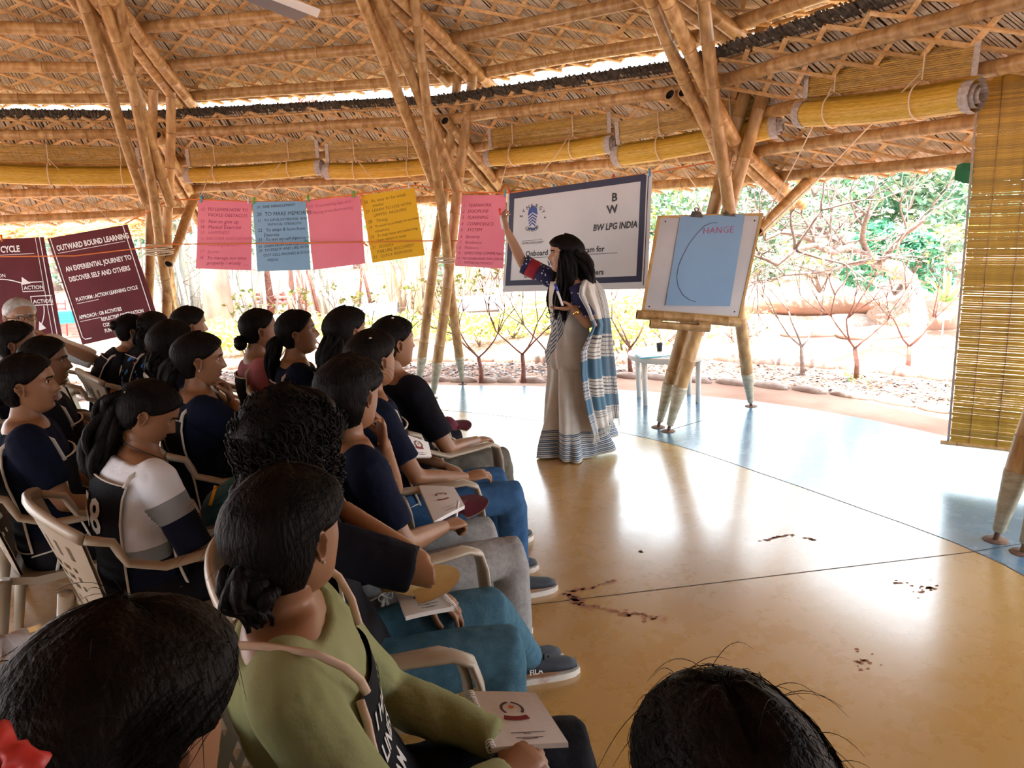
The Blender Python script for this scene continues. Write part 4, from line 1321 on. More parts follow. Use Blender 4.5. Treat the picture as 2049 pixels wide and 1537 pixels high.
# boulders and earth mounds on the right
ROCK = mat('pinkish_rock', (0.22, 0.13, 0.10), (0.40, 0.29, 0.24), 0.95, 3, bump=.6, bscale=9)
for i, (px, py, Y, sx, sy, sz, lab) in enumerate(((1560, 600, 12.5, 1.3, .8, .35, 'long pink earth mound behind the whiteboard pillar'), (1700, 600, 12.0, 1.5, .8, .3, 'broad red earth terrace under the olive bush'), (1880, 640, 10.0, .9, .6, .3, 'rounded earth mound below the spiky plant'), (1700, 668, 10.2, .75, .4, .12, 'flat stone ledge behind the bare shrubs'), (1640, 690, 9.8, .5, .3, .12, 'long pale rock left of the flat stone ledge'), (1760, 700, 9.4, .55, .3, .1, 'dark-edged rock slab in front of the flat stone ledge'), (1880, 735, 8.6, .22, .15, .08, 'small rock near the white stake sign'))):
    p = at_y(px, py, Y)
    p.z = max(p.z, gh(p.x, p.y)+.1*sz)
    mb = MB()
    mb.ball(p, (sx, sy, sz), 20, 10)
    mb.v = [tuple(V(q)+V((0, 0, 1))*(.35*sz*noise.noise(V(q)*2.3+V((i, 0, 0))))+V((.2*sx*noise.noise(V(q)*1.7), 0, 0))) for q in mb.v]
    tag(mb.build('boulder', ROCK if i > 2 else SOIL), lab, 'rock')
# signs
SIGN = mat('sign_white', (0.8, 0.8, 0.8), None, 0.5)
for px, py, Y, w, h, lab in ((1890, 632, 8.4, .16, .09, 'small white plant sign on a thin stake by the blind'), (1594, 589, 11.5, .32, .16, 'small white sign board among the bushes')):
    p = at_y(px, py, Y)
    gz = gh(p.x, p.y)
    root = thing('garden_sign', lab, 'sign', (p.x, p.y, gz))
    b = MB()
    b.box(p, (w, .012, h))
    b.build('board', SIGN, root, False)
    b = MB()
    b.tube([(p.x-.01, p.y+.012, gz-.1), (p.x, p.y+.012, p.z)], .008, 6)
    b.build('stake', SIGN, root)
# far left and middle clutter
TEAL = mat('teal_tank', (0.02, 0.42, 0.46), None, 0.5)
p = at_y(132, 634, 13)
b = MB()
b.box(p, (.36, .3, .2))
for k in range(4):
    b.box(p+V((0, -.153, -.08+.05*k)), (.36, .012, .02))
tag(b.build('teal_crate', TEAL, None, False), 'teal ribbed crate seen between the two maroon posters', 'crate', kind=None)
o = thing('crate_stand', 'red frame stand behind the teal crate between the posters', 'stand', at_y(122, 615, 13.3))
for z in (0, .09):
    b = MB()
    b.tube([at_y(112, 618, 13.3)+V((0, 0, z)), at_y(132, 618, 13.3)+V((0, 0, z))], .014, 6)
    b.build('rail', PEGC['red'], o)
for px in (114, 130):
    b = MB()
    b.tube([at_y(px, 655, 13.3)-V((0, 0, .3)), at_y(px, 600, 13.3)], .012, 6)
    b.build('post', PEGC['red'], o)
PIPE = mat('pale_grey_pipe', (0.42, 0.47, 0.55), (0.56, 0.60, 0.66), 0.5, 5)
for a, bb, Y, r, lab in ((( 520, 612), (622, 605), 12.6, .16, 'pale grey concrete pipe lying behind the hedge under the blue sheet'), ((676, 600), (795, 592), 13.4, .17, 'pale grey concrete pipe lying behind the hedge left of the middle pillar'), ((884, 596), (1000, 590), 14.0, .16, 'pale grey concrete pipe lying between the middle pillar and the banner')):
    A, B = at_y(*a, Y), at_y(*bb, Y)
    A.z = B.z = max(gh(A.x, A.y), gh(B.x, B.y))+r*.85
    mb = MB()
    mb.tube([A, B], r, 18, cap=False)
    mb.tube([A, B], r*.8, 18, cap=False)
    tag(mb.build('concrete_pipe', PIPE, None), lab, 'pipe', kind=None)
SACK = mat('red_white_sack', (0.62, 0.08, 0.09), (0.75, 0.70, 0.68), 0.8, 14)
for i, (px, py) in enumerate(((520, 603), (520, 594), (522, 585), (570, 604), (574, 594), (572, 585), (553, 604), (556, 594))):
    p = at_y(px, py, 15)
    mb = MB()
    mb.ball(p, (.2, .12, .055), 12, 8)
    mb.v = [(x, y, z+.01*math.sin(x*40)) for x, y, z in mb.v]
    tag(mb.build('sack', SACK), 'red and white filled sack, '+('lowest', 'middle', 'topmost', 'lowest', 'middle', 'topmost', 'lower', 'upper')[i]+' in the '+('left', 'left', 'left', 'right', 'right', 'right', 'middle', 'middle')[i]+' stack behind the pipe', 'sack', 'red and white sacks in the garden')
for px, lab in ((722, 'dark stake tripod under the plain pink paper sheet'), (612, 'dark stake tripod under the blue paper sheet')):
    p = at_y(px, 520, 13.8)
    gz = gh(p.x, p.y)
    root = thing('stake_tripod', lab, 'stakes', (p.x, p.y, gz))
    for dx, dy in ((-.12, 0), (.1, .1), (.2, -.1)):
        b = MB()
        b.tube([(p.x+dx, p.y+dy, gz-.05), (p.x-dx*.2, p.y, p.z+.2)], .02, 6)
        b.build('stake', STEM, root)
# thatched hut roof beyond the posters
p = at_y(40, 470, 13.5)
hut = thing('hut', 'thatched hut roof behind the maroon posters at the frame edge', 'hut', (p.x, p.y, gh(p.x, p.y)))
rgh = random.Random(4)
mb = MB()
for i in range(420):
    x = rgh.uniform(-1.3, 2.6)
    a = p+V((x, rgh.uniform(-.2, .2), rgh.uniform(-.12, .12)))
    mb.tube([a, a+V((rgh.uniform(-.3, .3), -.3, rgh.uniform(-.1, .06)))], .012, 4)
mb.build('thatch', LATH, hut)['kind'] = 'stuff'
mb = MB()
mb.add([p+V(q) for q in ((-1.4, .1, -.12), (2.7, .1, -.12), (2.0, 1.4, .25), (-1.4, 1.4, .25), (2.7, 2.6, -.12), (-1.4, 2.6, -.12))], [(0, 1, 2, 3), (3, 2, 4, 5)])
mb.build('roof_slope', THBACK, hut, False)
mb = MB()
pole(mb, p+V((-1.4, 0, .2)), p+V((2.5, 0, .19)), .025)
mb.build('ridge_pole', [BLACKP]*4, hut)
for x in (-1.2, 2.4):
    mb = MB()
    pole(mb, V((p.x+x, p.y+.3, gh(p.x, p.y)-.1)), p+V((x, .3, 0)), .045)
    mb.build('post', BM, hut)
gb = at_y(1915, 330, 4.9)
tarp = MB()
GREEN = mat('green_tarp', (0.0, 0.10, 0.055), (0.0, 0.16, 0.09), 0.6, 6)
P = [[gb+V((.05*i, .02*math.sin(i*1.7+j), -.045*j+.012*math.sin(i*1.3))) for i in range(9)] for j in range(4)]
P[3] = [q+V((.03, 0, .03*((i % 3) == 0))) for i, q in enumerate(P[3])]
tarp.add(*quadmesh(P, 4, 9))
tag(tarp.build('tarp', GREEN), 'scrap of dark green tarp hanging under the eave by the blind', 'tarp')
# ---------------------------------------------------------------- people: shared shapes
SKINS = [mat('skin_warm_brown', (0.26, 0.122, 0.060), (0.30, 0.145, 0.074), 0.42, 6, spec=.4, sub=.06),
         mat('skin_deep_brown', (0.165, 0.075, 0.039), (0.195, 0.09, 0.047), 0.42, 6, spec=.4, sub=.06),
         mat('skin_light_brown', (0.35, 0.185, 0.105), (0.39, 0.21, 0.125), 0.42, 6, spec=.4, sub=.06)]
LIPS = mat('lips', (0.17, 0.055, 0.045), None, 0.4)
HAIR = mat('black_hair', (0.004, 0.0035, 0.0035), (0.010, 0.007, 0.006), 0.5, 40, (1, 1, .25), 0.5, 160, spec=.07)
HAIRB = mat('dark_brown_hair', (0.004, 0.003, 0.0025), (0.010, 0.0065, 0.0045), 0.5, 40, (1, 1, .25), 0.5, 160, spec=.07)
HAIRG = mat('grey_hair', (0.34, 0.33, 0.31), (0.50, 0.48, 0.46), 0.5, 60, (1, 1, .3), 0.3, 120)
EYEW = mat('eye_white', (0.34, 0.30, 0.27), None, 0.25)
EYEB = mat('eye_iris', (0.02, 0.01, 0.006), None, 0.15)
NAVY = mat('navy_cotton', (0.0035, 0.006, 0.018), (0.006, 0.0095, 0.027), 0.85, 9, bump=.25, bscale=60, spec=.12)
BLACKC = mat('black_cotton', (0.005, 0.005, 0.009), (0.008, 0.008, 0.014), 0.85, 9, bump=.25, bscale=60, spec=.12)
BIBM = mat('black_bib_cloth', (0.007, 0.007, 0.009), (0.011, 0.011, 0.014), 0.8, 9, bump=.2, bscale=60, spec=.12)
PIPING = mat('white_piping', (0.62, 0.58, 0.50), (0.70, 0.66, 0.58), 0.85, 30)
NUMW = mat('bib_number_white', (0.62, 0.60, 0.56), None, 0.7)
SAGE = mat('sage_green_sweat', (0.22, 0.23, 0.10), (0.29, 0.30, 0.15), 0.9, 5, bump=.2, bscale=70, spec=.12)
PINKS = mat('dusty_pink_cotton', (0.34, 0.09, 0.10), (0.40, 0.12, 0.13), 0.85, 9)
WHITEC = mat('white_cotton', (0.72, 0.74, 0.78), (0.76, 0.78, 0.82), 0.85, 9, bump=.15, bscale=60)
GREYC = mat('heather_grey_cotton', (0.27, 0.29, 0.32), (0.32, 0.34, 0.37), 0.85, 60)
GREYP = mat('grey_jersey', (0.25, 0.24, 0.235), (0.31, 0.30, 0.29), 0.9, 60, bump=.2, bscale=70, spec=.12)
OLIVEP = mat('grey_olive_cotton', (0.115, 0.105, 0.085), (0.15, 0.14, 0.115), 0.85, 30, bump=.2, bscale=70, spec=.12)
TEALJ = mat('teal_denim', (0.045, 0.115, 0.165), (0.065, 0.15, 0.205), 0.85, 30, bump=.25, bscale=150, spec=.12)
BLUEJ = mat('blue_denim', (0.030, 0.085, 0.19), (0.045, 0.115, 0.24), 0.85, 30, bump=.25, bscale=150, spec=.12)
BLACKJ = mat('black_trousers', (0.007, 0.007, 0.010), (0.011, 0.011, 0.015), 0.8, 30, bump=.2, bscale=80, spec=.12)
SHOEM = mat('dark_shoe', (0.012, 0.014, 0.022), (0.02, 0.022, 0.032), 0.7, 30)
SOLEM = mat('pale_sole', (0.62, 0.55, 0.48), (0.42, 0.26, 0.18), 0.7, 20, contrast=(.5, .75))
GOLD = mat('gold', (0.75, 0.5, 0.15), None, 0.25, metal=1)
def ss(x):
    x = max(0.0, min(1.0, x))
    return x*x*(3-2*x)
IT = lambda x, xs, ys: float(np.interp(x, xs, ys))
HZ = [-.112, -.105, -.09, -.075, -.054, -.035, -.022, 0, .02, .035, .06, .085, .105, .115, .119]
HF = [.050, .066, .080, .083, .086, .088, .088, .089, .087, .092, .090, .078, .054, .028, 0]
HB = [-.005, -.010, -.024, -.040, -.060, -.076, -.085, -.094, -.099, -.1, -.096, -.079, -.052, -.026, 0]
HW = [.028, .038, .050, .057, .063, .067, .0695, .073, .0755, .0765, .0735, .062, .040, .020, 0]
RZ = [-.112, -.108, -.103]+[-.098+.0036*i for i in range(44)]+[.066, .073, .08, .087, .094, .1, .105, .110, .114, .117]
NAH = 60
def head_pt(z, a, feat=True):
    f, b, w = IT(z, HZ, HF), IT(z, HZ, HB), IT(z, HZ, HW)
    c, s = math.cos(a), math.sin(a)
    e = 2/2.35
    x = (f+b)/2+(f-b)/2*math.copysign(abs(c)**e, c)
    y = w*math.copysign(abs(s)**e, s)
    if feat and c > 0:
        g = lambda q, m, k: math.exp(-((q-m)/k)**2)
        ay = abs(y)
        nw = IT(z, [-.036, -.022, .03], [.017, .0145, .009])
        x += IT(z, [-.040, -.036, -.030, -.022, -.008, .01, .028, .034], [0, .003, .017, .027, .019, .010, .003, 0])*math.exp(-(y/nw)**2)
        x += .004*g(z, .037, .009)*math.exp(-(y/.05)**2)
        x -= .010*g(ay, .031, .015)*g(z, .016, .011)
        x += .0075*g(z, -.049, .0055)*math.exp(-(y/.021)**2)+.0075*g(z, -.062, .006)*math.exp(-(y/.018)**2)-.003*g(z, -.0555, .003)*math.exp(-(y/.022)**2)
        x += .006*g(z, -.093, .012)*math.exp(-(y/.022)**2)
        x += .004*g(ay, .040, .018)*g(z, -.016, .02)
        x -= .004*g(z, -.075, .006)*math.exp(-(y/.025)**2)
    return V((x, y, z))
def make_head():
    mb = MB()
    n = len(RZ)
    rows = [[head_pt(z, 2*math.pi*j/NAH) for j in range(NAH)] for z in RZ]
    vs, fs = quadmesh(rows, n, NAH, True)
    ms = []
    for i in range(n-1):
        z = (RZ[i]+RZ[i+1])/2
        for j in range(NAH):
            p = (rows[i][j]+rows[i+1][(j+1) % NAH])/2
            m = 0
            if p.x > .06:
                lw = .024*math.sqrt(max(0, 1-((z+.0555)/.013)**2))
                if abs(p.y) < lw: m = 1
                if .014 < abs(p.y) < .048 and abs(z-(.036-.14*abs(abs(p.y)-.030))) < .0042: m = 2
            ms.append(m)
    fs += [tuple(range(NAH-1, -1, -1)), tuple((n-1)*NAH+j for j in range(NAH))]
    ms += [0, 0]
    mb.v, mb.f, mb.m = [tuple(v) for v in vs], fs, ms
    for sd in (1, -1):                                        # ears
        rr = [0, .3, .55, .75, .9, 1.0, 1.0, .7]
        out = [.003, .002, .005, .012, .014, .011, .006, -.004]
        P = []
        for q, o in zip(rr, out):
            row = []
            for j in range(20):
                a = 2*math.pi*j/20
                ex = .017*math.cos(a)*(1.12 if math.sin(a) > 0 else .78)*q
                ez = .031*math.sin(a)*q
                if q == .3: o2 = o-.003
                else: o2 = o
                row.append(V((-.012+ex-.14*ez*-1*0-.12*ez, sd*(.0715+o2+.30*max(0, -ex-.0)+.05*ez), -.004+ez)))
            P.append(row)
        vs, fs = quadmesh(P, len(rr), 20, True)
        mb.add(vs, [f[::-1] if sd > 0 else f for f in fs], 0)
    return mb
HEAD = make_head()
def hairline(phi, low=-.085, front=.072):
    a = abs(phi)
    return IT(a, [0, .5, .9, 1.2, 1.45, 1.62, 1.9, 2.3, 3.15], [front, front-.004, .052, .030, .012, .018, -.045, low+.01, low])
def hair_shell(th=.016, low=-.085, front=.072, curl=0.0, seed=0, back=0.0, part=0.0, top=0.0):
    """scalp hair: a shell lifted off the skull above the hairline"""
    zs = [-.112, -.10]+[-.092+.005*i for i in range(36)]+[.09, .096, .102, .108, .112, .116, .118, .1189]
    na = 84
    rows = []
    for z in zs:
        row = []
        for j in range(na):
            a = 2*math.pi*j/na
            p = head_pt(z, a, False)
            m = ss((z-hairline(a if a <= math.pi else a-2*math.pi, low, front)+.004)/.022)
            n = V((p.x/.093**2, p.y/.075**2, p.z/.117**2)).normalized()
            t = th*(1+.35*max(0, -math.cos(a)))+back*max(0, -math.cos(a))**2*math.exp(-((z-.01)/.07)**2)+top*math.exp(-((z-.115)/.04)**2)
            ridge = .0011*math.sin(46*a+5*noise.noise(V((p.x*14, p.y*14, p.z*5+seed))))
            cu = curl*(noise.noise(V((p.x*26+seed, p.y*26, p.z*26)))*.9+.6*noise.noise(V((p.x*60, p.y*60+seed, p.z*60))))
            if part and p.x > -.07:
                t -= part*math.exp(-(p.y/.006)**2)*ss((z-.05)/.03)
            row.append(p+n*(m*(t+ridge+cu)-.006*(1-m)))
        rows.append(row)
    mb = MB()
    vs, fs = quadmesh(rows, len(zs), na, True)
    fs += [tuple(range(na-1, -1, -1)), tuple((len(zs)-1)*na+j for j in range(na))]
    mb.add(vs, fs)
    return mb
def lock(mb, pts, rad, seed=0, n=22, rough=.16, seg=26, flat=.75):
    """a tail or braid of hair along pts, its surface ridged in strands"""
    P = [V(p) for p in pts]
    def cat(t):
        k = min(int(t*(len(P)-1)), len(P)-2)
        u = t*(len(P)-1)-k
        p0, p1, p2, p3 = P[max(k-1, 0)], P[k], P[k+1], P[min(k+2, len(P)-1)]
        return .5*((2*p1)+(p2-p0)*u+(2*p0-5*p1+4*p2-p3)*u*u+(3*p1-p0-3*p2+p3)*u**3)
    rows = []
    s0 = None
    for i in range(seg):
        t = i/(seg-1)
        c = cat(t)
        d = (cat(min(t+.02, 1))-cat(max(t-.02, 0))).normalized()
        if s0 is None:
            s, q = frame(d, V((1, 0, 0)))
        else:
            s = (s0-d*s0.dot(d)).normalized()
            q = s.cross(d)
        s0 = s
        r = IT(t*(len(rad)-1), list(range(len(rad))), rad)
        row = []
        for j in range(n):
            a = 2*math.pi*j/n
            k = r*(1+rough*noise.noise(V((2.2*math.cos(a)+seed, 2.2*math.sin(a), 1.1*t)))+.5*rough*noise.noise(V((6*math.cos(a), 6*math.sin(a)+seed, 3*t))))
            row.append(c+s*(k*math.cos(a))+q*(k*flat*math.sin(a)))
        rows.append(row)
    vs, fs = quadmesh(rows, seg, n, True)
    fs += [tuple(range(n-1, -1, -1)), tuple((seg-1)*n+j for j in range(n))]
    mb.add(vs, fs)
def remesh(mb, vox, it=4, fac=.5):
    me = mb.mesh('tmp', [BLACKC])
    o = bpy.data.objects.new('tmp', me)
    SC.collection.objects.link(o)
    r = o.modifiers.new('r', 'REMESH')
    r.mode = 'VOXEL'
    r.voxel_size = vox
    r.use_smooth_shade = True
    if it:
        s = o.modifiers.new('s', 'SMOOTH')
        s.factor = fac
        s.iterations = it
    m2 = bpy.data.meshes.new_from_object(o.evaluated_get(bpy.context.evaluated_depsgraph_get()))
    bpy.data.objects.remove(o)
    bpy.data.meshes.remove(me)
    m2.materials.clear()
    return m2
def to_mb(me, m=0):
    mb = MB()
    n = len(me.vertices)
    co = np.empty(n*3, np.float32)
    me.vertices.foreach_get('co', co)
    mb.v = [tuple(p) for p in co.reshape(-1, 3).tolist()]
    mb.f = [tuple(p.vertices) for p in me.polygons]
    mb.m = [m]*len(mb.f)
    return mb
def hand_mb(curl, spread=.10, thumb=.6):
    """right hand: wrist at origin, fingers along +x, palm towards -z, thumb on +y"""
    mb = MB()
    mb.tube([(-.03, 0, 0), (0, 0, 0), (.03, .0, .001), (.065, 0, .002), (.088, -.001, 0)], [(.0235, .019), (.025, .018), (.036, .0165), (.040, .0145), (.037, .011)], 14, up=V((0, 0, 1)))
    for y0, L, r, k in ((.028, .074, .0088, 0), (.0095, .082, .0091, 1), (-.0095, .075, .0087, 2), (-.027, .059, .0078, 3)):
        a = spread*(1.5-k)
        p = V((.084-.006*abs(k-1), y0, .001))
        pts, rad = [V((.055, y0*.8, 0)), p.copy()], [r, r*1.08]
        an = 0.0
        for seg, (q, cc) in enumerate(((.46, .75), (.30, 1.0), (.24, .7))):
            an += curl*cc*(1+.08*k)
            d = V((math.cos(an)*math.cos(a), math.cos(an)*math.sin(a), -math.sin(an)))
            p = p+d*L*q
            pts.append(p.copy())
            rad.append(r*(1.0, .93, .78)[seg])
        mb.tube(pts, rad, 9)
    t0 = V((.018, .022, -.004))
    d1 = V((.62, .70, -.35)).normalized()
    d2 = V((.80, .42*(1.2-thumb), -.25-.5*thumb)).normalized()
    d3 = V((.85, .1-.35*thumb, -.25-.4*thumb)).normalized()
    p1, p2, p3 = t0+d1*.042, t0+d1*.042+d2*.032, t0+d1*.042+d2*.032+d3*.026
    mb.tube([t0, p1, p2, p3], [.0145, .0120, .0103, .0085], 9)
    return to_mb(remesh(mb, .0042, 2, .4))
HANDS = {'soft': hand_mb(.45), 'flat': hand_mb(.10, .06, .25), 'grip': hand_mb(.95, .04, .9), 'chin': hand_mb(.7, .05, .6), 'pinch': hand_mb(.6, .12, .8)}
def place_hand(mb, kind, left, wrist, d, palm, m=0, scale=1.0):
    h = HANDS[kind]
    d = V(d).normalized()
    up = -V(palm)
    up = (up-d*up.dot(d)).normalized()
    y = up.cross(d)
    M = Matrix((d, y, up)).transposed()
    vs = [V(wrist)+M @ (V((p[0], -p[1] if left else p[1], p[2]))*scale) for p in h.v]
    mb.add(vs, [f[::-1] for f in h.f] if left else h.f, m)
# torso section table: along the spine (metres from the hip), half width, half depth
TS = [(-.09, .13, .10), (-.05, .165, .125), (.02, .175, .128), (.10, .155, .115), (.18, .138, .102), (.27, .146, .106), (.35, .158, .118), (.42, .165, .116), (.48, .172, .100), (.525, .162, .082), (.557, .112, .068), (.58, .068, .058)]
class Torso:
    def __init__(self, hip, rec, bend=0.0, girth=1.0, stand=False):
        self.P = []
        self.girth = girth
        for h, w, d in TS:
            k = max(0, h)
            an = math.radians(rec)*(1.0 if k < .3 else 1.0)-math.radians(bend)*(k/.55)**1.3
            x = -math.sin(an)*k
            z = math.cos(an)*k if h >= 0 else h
            self.P.append((h, hip+V((x, 0, z)), w*girth, d*girth))
        self.hs = [p[0] for p in self.P]
    def c(self, h):
        return V([IT(h, self.hs, [p[1][i] for p in self.P]) for i in range(3)])
    def dirn(self, h):
        return (self.c(min(h+.03, .575))-self.c(max(h-.03, -.09))).normalized()
    def pt(self, h, a, inf=0.0):
        """a = 0 front, pi/2 left, pi back"""
        c, d = self.c(h), self.dirn(h)
        x = V((0, 1, 0)).cross(d).normalized()
        w = IT(h, self.hs, [p[2] for p in self.P])+inf
        t = IT(h, self.hs, [p[3] for p in self.P])+inf
        e = 2/2.4
        ca, sa = math.cos(a), math.sin(a)
        return c+x*(t*math.copysign(abs(ca)**e, ca))+V((0, 1, 0))*(w*math.copysign(abs(sa)**e, sa))
    def rows(self, inf, h0=-.09, h1=.575, n=24):
        hs = [h for h in self.hs if h0-1e-6 <= h <= h1+1e-6]
        return [[self.pt(h, 2*math.pi*j/n, inf) for j in range(n)] for h in hs]
def closed(mb, rows, m=0):
    n = len(rows[0])
    vs, fs = quadmesh(rows, len(rows), n, True)
    fs += [tuple(range(n-1, -1, -1)), tuple((len(rows)-1)*n+j for j in range(n))]
    mb.add(vs, fs, m)
def wrinkle(me, amp, freq, seed, lo=0):
    n = len(me.vertices)
    co, no = np.empty(n*3, np.float32), np.empty(n*3, np.float32)
    me.vertices.foreach_get('co', co)
    me.vertex_normals.foreach_get('vector', no)
    co, no = co.reshape(-1, 3), no.reshape(-1, 3)
    k = np.array([noise.noise(V((x*freq+seed, y*freq, z*freq*.7)))+.5*noise.noise(V((x*freq*2.3, y*freq*2.3+seed, z*freq*1.6))) for x, y, z in co.tolist()], np.float32)
    me.vertices.foreach_set('co', (co+no*(amp*k)[:, None]).ravel())
    me.update()
def limb(pts, rads, mb, n=12):
    P, Rd = [], []
    for i in range(len(pts)-1):
        for t in (0, .33, .66):
            P.append(V(pts[i]).lerp(V(pts[i+1]), t))
            Rd.append(rads[i]+(rads[i+1]-rads[i])*t)
    P.append(V(pts[-1]))
    Rd.append(rads[-1])
    mb.tube(P, Rd, n)
    mb.ball(pts[0], rads[0], 10, 8)
EYEM = {}
def eye_mesh():
    mb = MB()
    mb.ball((0, 0, 0), .0122, 16, 12, rot=Matrix.Rotation(math.pi/2, 3, 'Y'))
    mb.m = [1 if (sum(mb.v[i][0] for i in f)/len(f)) > .0098 else 0 for f in mb.f]
    return mb.mesh('eye', [EYEW, EYEB])
EYE_ME = eye_mesh()
def strands(n, th, rg, length=(.05, .12), lift=.003, low=-.085):
    """loose hairs lying on the scalp shell, combed backwards, none below the hairline"""
    mb = MB()
    made = 0
    for i in range(n*3):
        if made >= n: break
        a = rg.uniform(-math.pi, math.pi)
        z = rg.uniform(-.06, .117)
        if z < hairline(a, low)+.02: continue
        p = head_pt(z, a, False)
        L = rg.uniform(*length)
        h = th+rg.uniform(-.005, lift)
        side = V((0, rg.gauss(0, .35), rg.gauss(0, .25)))
        pts = []
        q = p.copy()
        for k in range(6):
            nn = V((q.x/.093**2, q.y/.075**2, q.z/.117**2)).normalized()
            pts.append(q+nn*(h*(1+.35*max(0, -q.x/.09))+rg.uniform(-.0006, .0006)))
            d = V((-1, 0, -.35))+side
            d = d-nn*d.dot(nn)
            q = q+d.normalized()*(L/5)
            r = math.atan2(q.y, q.x)
            zc = max(-.10, min(.1185, q.z))
            t_ = head_pt(zc, r, False)
            e = math.hypot(t_.x, t_.y)/max(1e-6, math.hypot(q.x, q.y))
            q = V((q.x*e, q.y*e, zc))
            if zc < hairline(r if r > -math.pi else r, low)+.006: break
        if len(pts) > 2:
            mb.tube(pts, [.0004]*(len(pts)-1)+[.0002], 3, cap=False)
            made += 1
    return mb
def tress(mb, pts, rad, seed, n=9, wave=.012, k=.34):
    """a tail of hair: a core and separate wavy locks around it"""
    lock(mb, pts, [r*.82 for r in rad], seed, 18, .2, 22)
    rg = random.Random(seed*7+1)
    P = [V(p) for p in pts]
    m = len(P)
    for i in range(n):
        a0 = 6.283*i/n+rg.uniform(-.2, .2)
        q, rr = [], []
        for t in range(13):
            u = t/12*(m-1)
            j = min(int(u), m-2)
            c = P[j].lerp(P[j+1], u-j)
            d = (P[j+1]-P[j]).normalized()
            s, tt = frame(d, V((1, 0, 0)))
            r = IT(u, list(range(m)), rad)
            a = a0+.5*math.sin(t*.6+i)
            w = wave*math.sin(t*1.25+i*1.7)
            q.append(c+s*((r*.80+w)*math.cos(a))+tt*((r*.62+w)*math.sin(a))-V((0, 0, .02*(t/12)**3*rg.random())))
            rr.append(max(.0025, r*k*(1-.6*(t/12)**2)))
        lock(mb, q, rr, seed+i*3.1, 9, .22, 22, .8)
def person(label, px, py, hz, face, gaze, pitch=0, hair=('tied',), shirt=NAVY, trousers=BLACKJ, skin=0, rec=14, bend=4, girth=1.0,
           arms=None, bib=None, sleeve=.72, hairmat=None, seed=1, vox=.012, legs=None, tilt=0, neckfwd=.02, loose=0, shirt2=None, scale=1.0, eyes=True, shoes=True, name='person', hipz=.50, neck=.130, fly=0):
    rg = random.Random(seed)
    hip = V((0, 0, hipz))
    T = Torso(hip, rec, bend, girth)
    nb = T.c(.56)
    hc = nb+V((neckfwd+.015, 0, neck))
    if scale == 1.0:
        pass
    f = math.radians(face)
    W = at_z(px, py, hz)
    root = bpy.data.objects.new(name, None)
    SC.collection.objects.link(root)
    root.empty_display_size = .1
    tag(root, label, 'person')
    sc = hz/hc.z
    Rz = Matrix.Rotation(f, 4, 'Z')
    off = Rz @ (V((hc.x, hc.y, 0))*sc)
    root_m = Matrix.Translation((W.x-off.x, W.y-off.y, 0)) @ Rz @ Matrix.Scale(sc, 4)
    Rh = (Matrix.Rotation(math.radians(gaze-face), 3, 'Z') @ Matrix.Rotation(math.radians(pitch), 3, 'Y') @ Matrix.Rotation(math.radians(tilt), 3, 'X'))
    H = lambda p: hc+Rh @ V(p)
    Ry = Matrix.Rotation(math.radians(gaze-face), 3, 'Z')
    Hi = Rh.inverted()
    def hang(pts):
        p0 = V(pts[0])
        return [p0+Hi @ (Ry @ (V(p)-p0)) for p in pts]
    sk = SKINS[skin]
    hm = hairmat or HAIR
    shL, shR = T.c(.495)+V((0, .168*girth, 0)), T.c(.495)+V((0, -.168*girth, 0))
    A = dict(l=(( .03, .25, .74), (.27, .10, .63), 'soft', None, None), r=((.03, -.25, .74), (.27, -.08, .63), 'soft', None, None))
    A.update(arms or {})
    Lg = dict(l=((.47, .12, .50), (.47, .13, .09)), r=((.47, -.12, .50), (.47, -.13, .09)))
    Lg.update(legs or {})
    rmi = root_m.inverted()
    Lg = {k: (v[0], (rmi @ at_z(*v[1][1:])) if v[1][0] == 'w' else v[1]) for k, v in Lg.items()}
    body = MB()
    closed(body, T.rows(-.004))
    nk = H((-.012, 0, -.06))
    body.tube([T.c(.54), nb, nb.lerp(nk, .5), nk], [(.08, .064), (.062, .056), (.054, .054), (.051, .055)], 14, up=V((1, 0, 0)))
    arm_pts = {}
    for sd, sh in (('l', shL), ('r', shR)):
        e, w = V(A[sd][0]), V(A[sd][1])
        arm_pts[sd] = (sh, e, w)
        limb([sh, sh.lerp(e, .5), e, e.lerp(w, .35), w], [.046*girth, .044*girth, .038, .038, .025], body)
    for sd, y in (('l', .09), ('r', -.09)):
        k, an = V(Lg[sd][0]), V(Lg[sd][1])
        limb([V((.02, y, hipz)), V((.02, y, hipz)).lerp(k, .5), k, k.lerp(an, .35), an], [.085*girth, .078*girth, .056, .056, .036], body)
        body.tube([an+V((-.05, 0, -.055)), an+V((.0, 0, -.045)), an+V((.09, 0, -.06)), an+V((.17, 0, -.07))], [(.03, .03), (.036, .042), (.042, .028), (.025, .014)], 10)
    bm_ = to_mb(remesh(body, vox, 3, .5))
    for p, q in zip(HEAD.v[:], [0]):
        break
    bm_.add([H(p) for p in HEAD.v], HEAD.f, 0)
    bm_.m[-len(HEAD.f):] = HEAD.m
    for sd in 'lr':
        e, w = arm_pts[sd][1], arm_pts[sd][2]
        kind = A[sd][2]
        d = V(A[sd][3]) if A[sd][3] else (w-e).normalized()+V((.1, 0, -.1))
        pn = V(A[sd][4]) if A[sd][4] else V((0, 0, -1))
        if kind:
            place_hand(bm_, kind, sd == 'l', w, d, pn, 0, .98)
    bm_.build('body', [sk, LIPS, hm], root)
    if eyes:
        for sd in (1, -1):
            o = link('eye', EYE_ME, root)
            o.matrix_local = Matrix.Translation(H((.0655, sd*.031, .0145))) @ Rh.to_4x4()
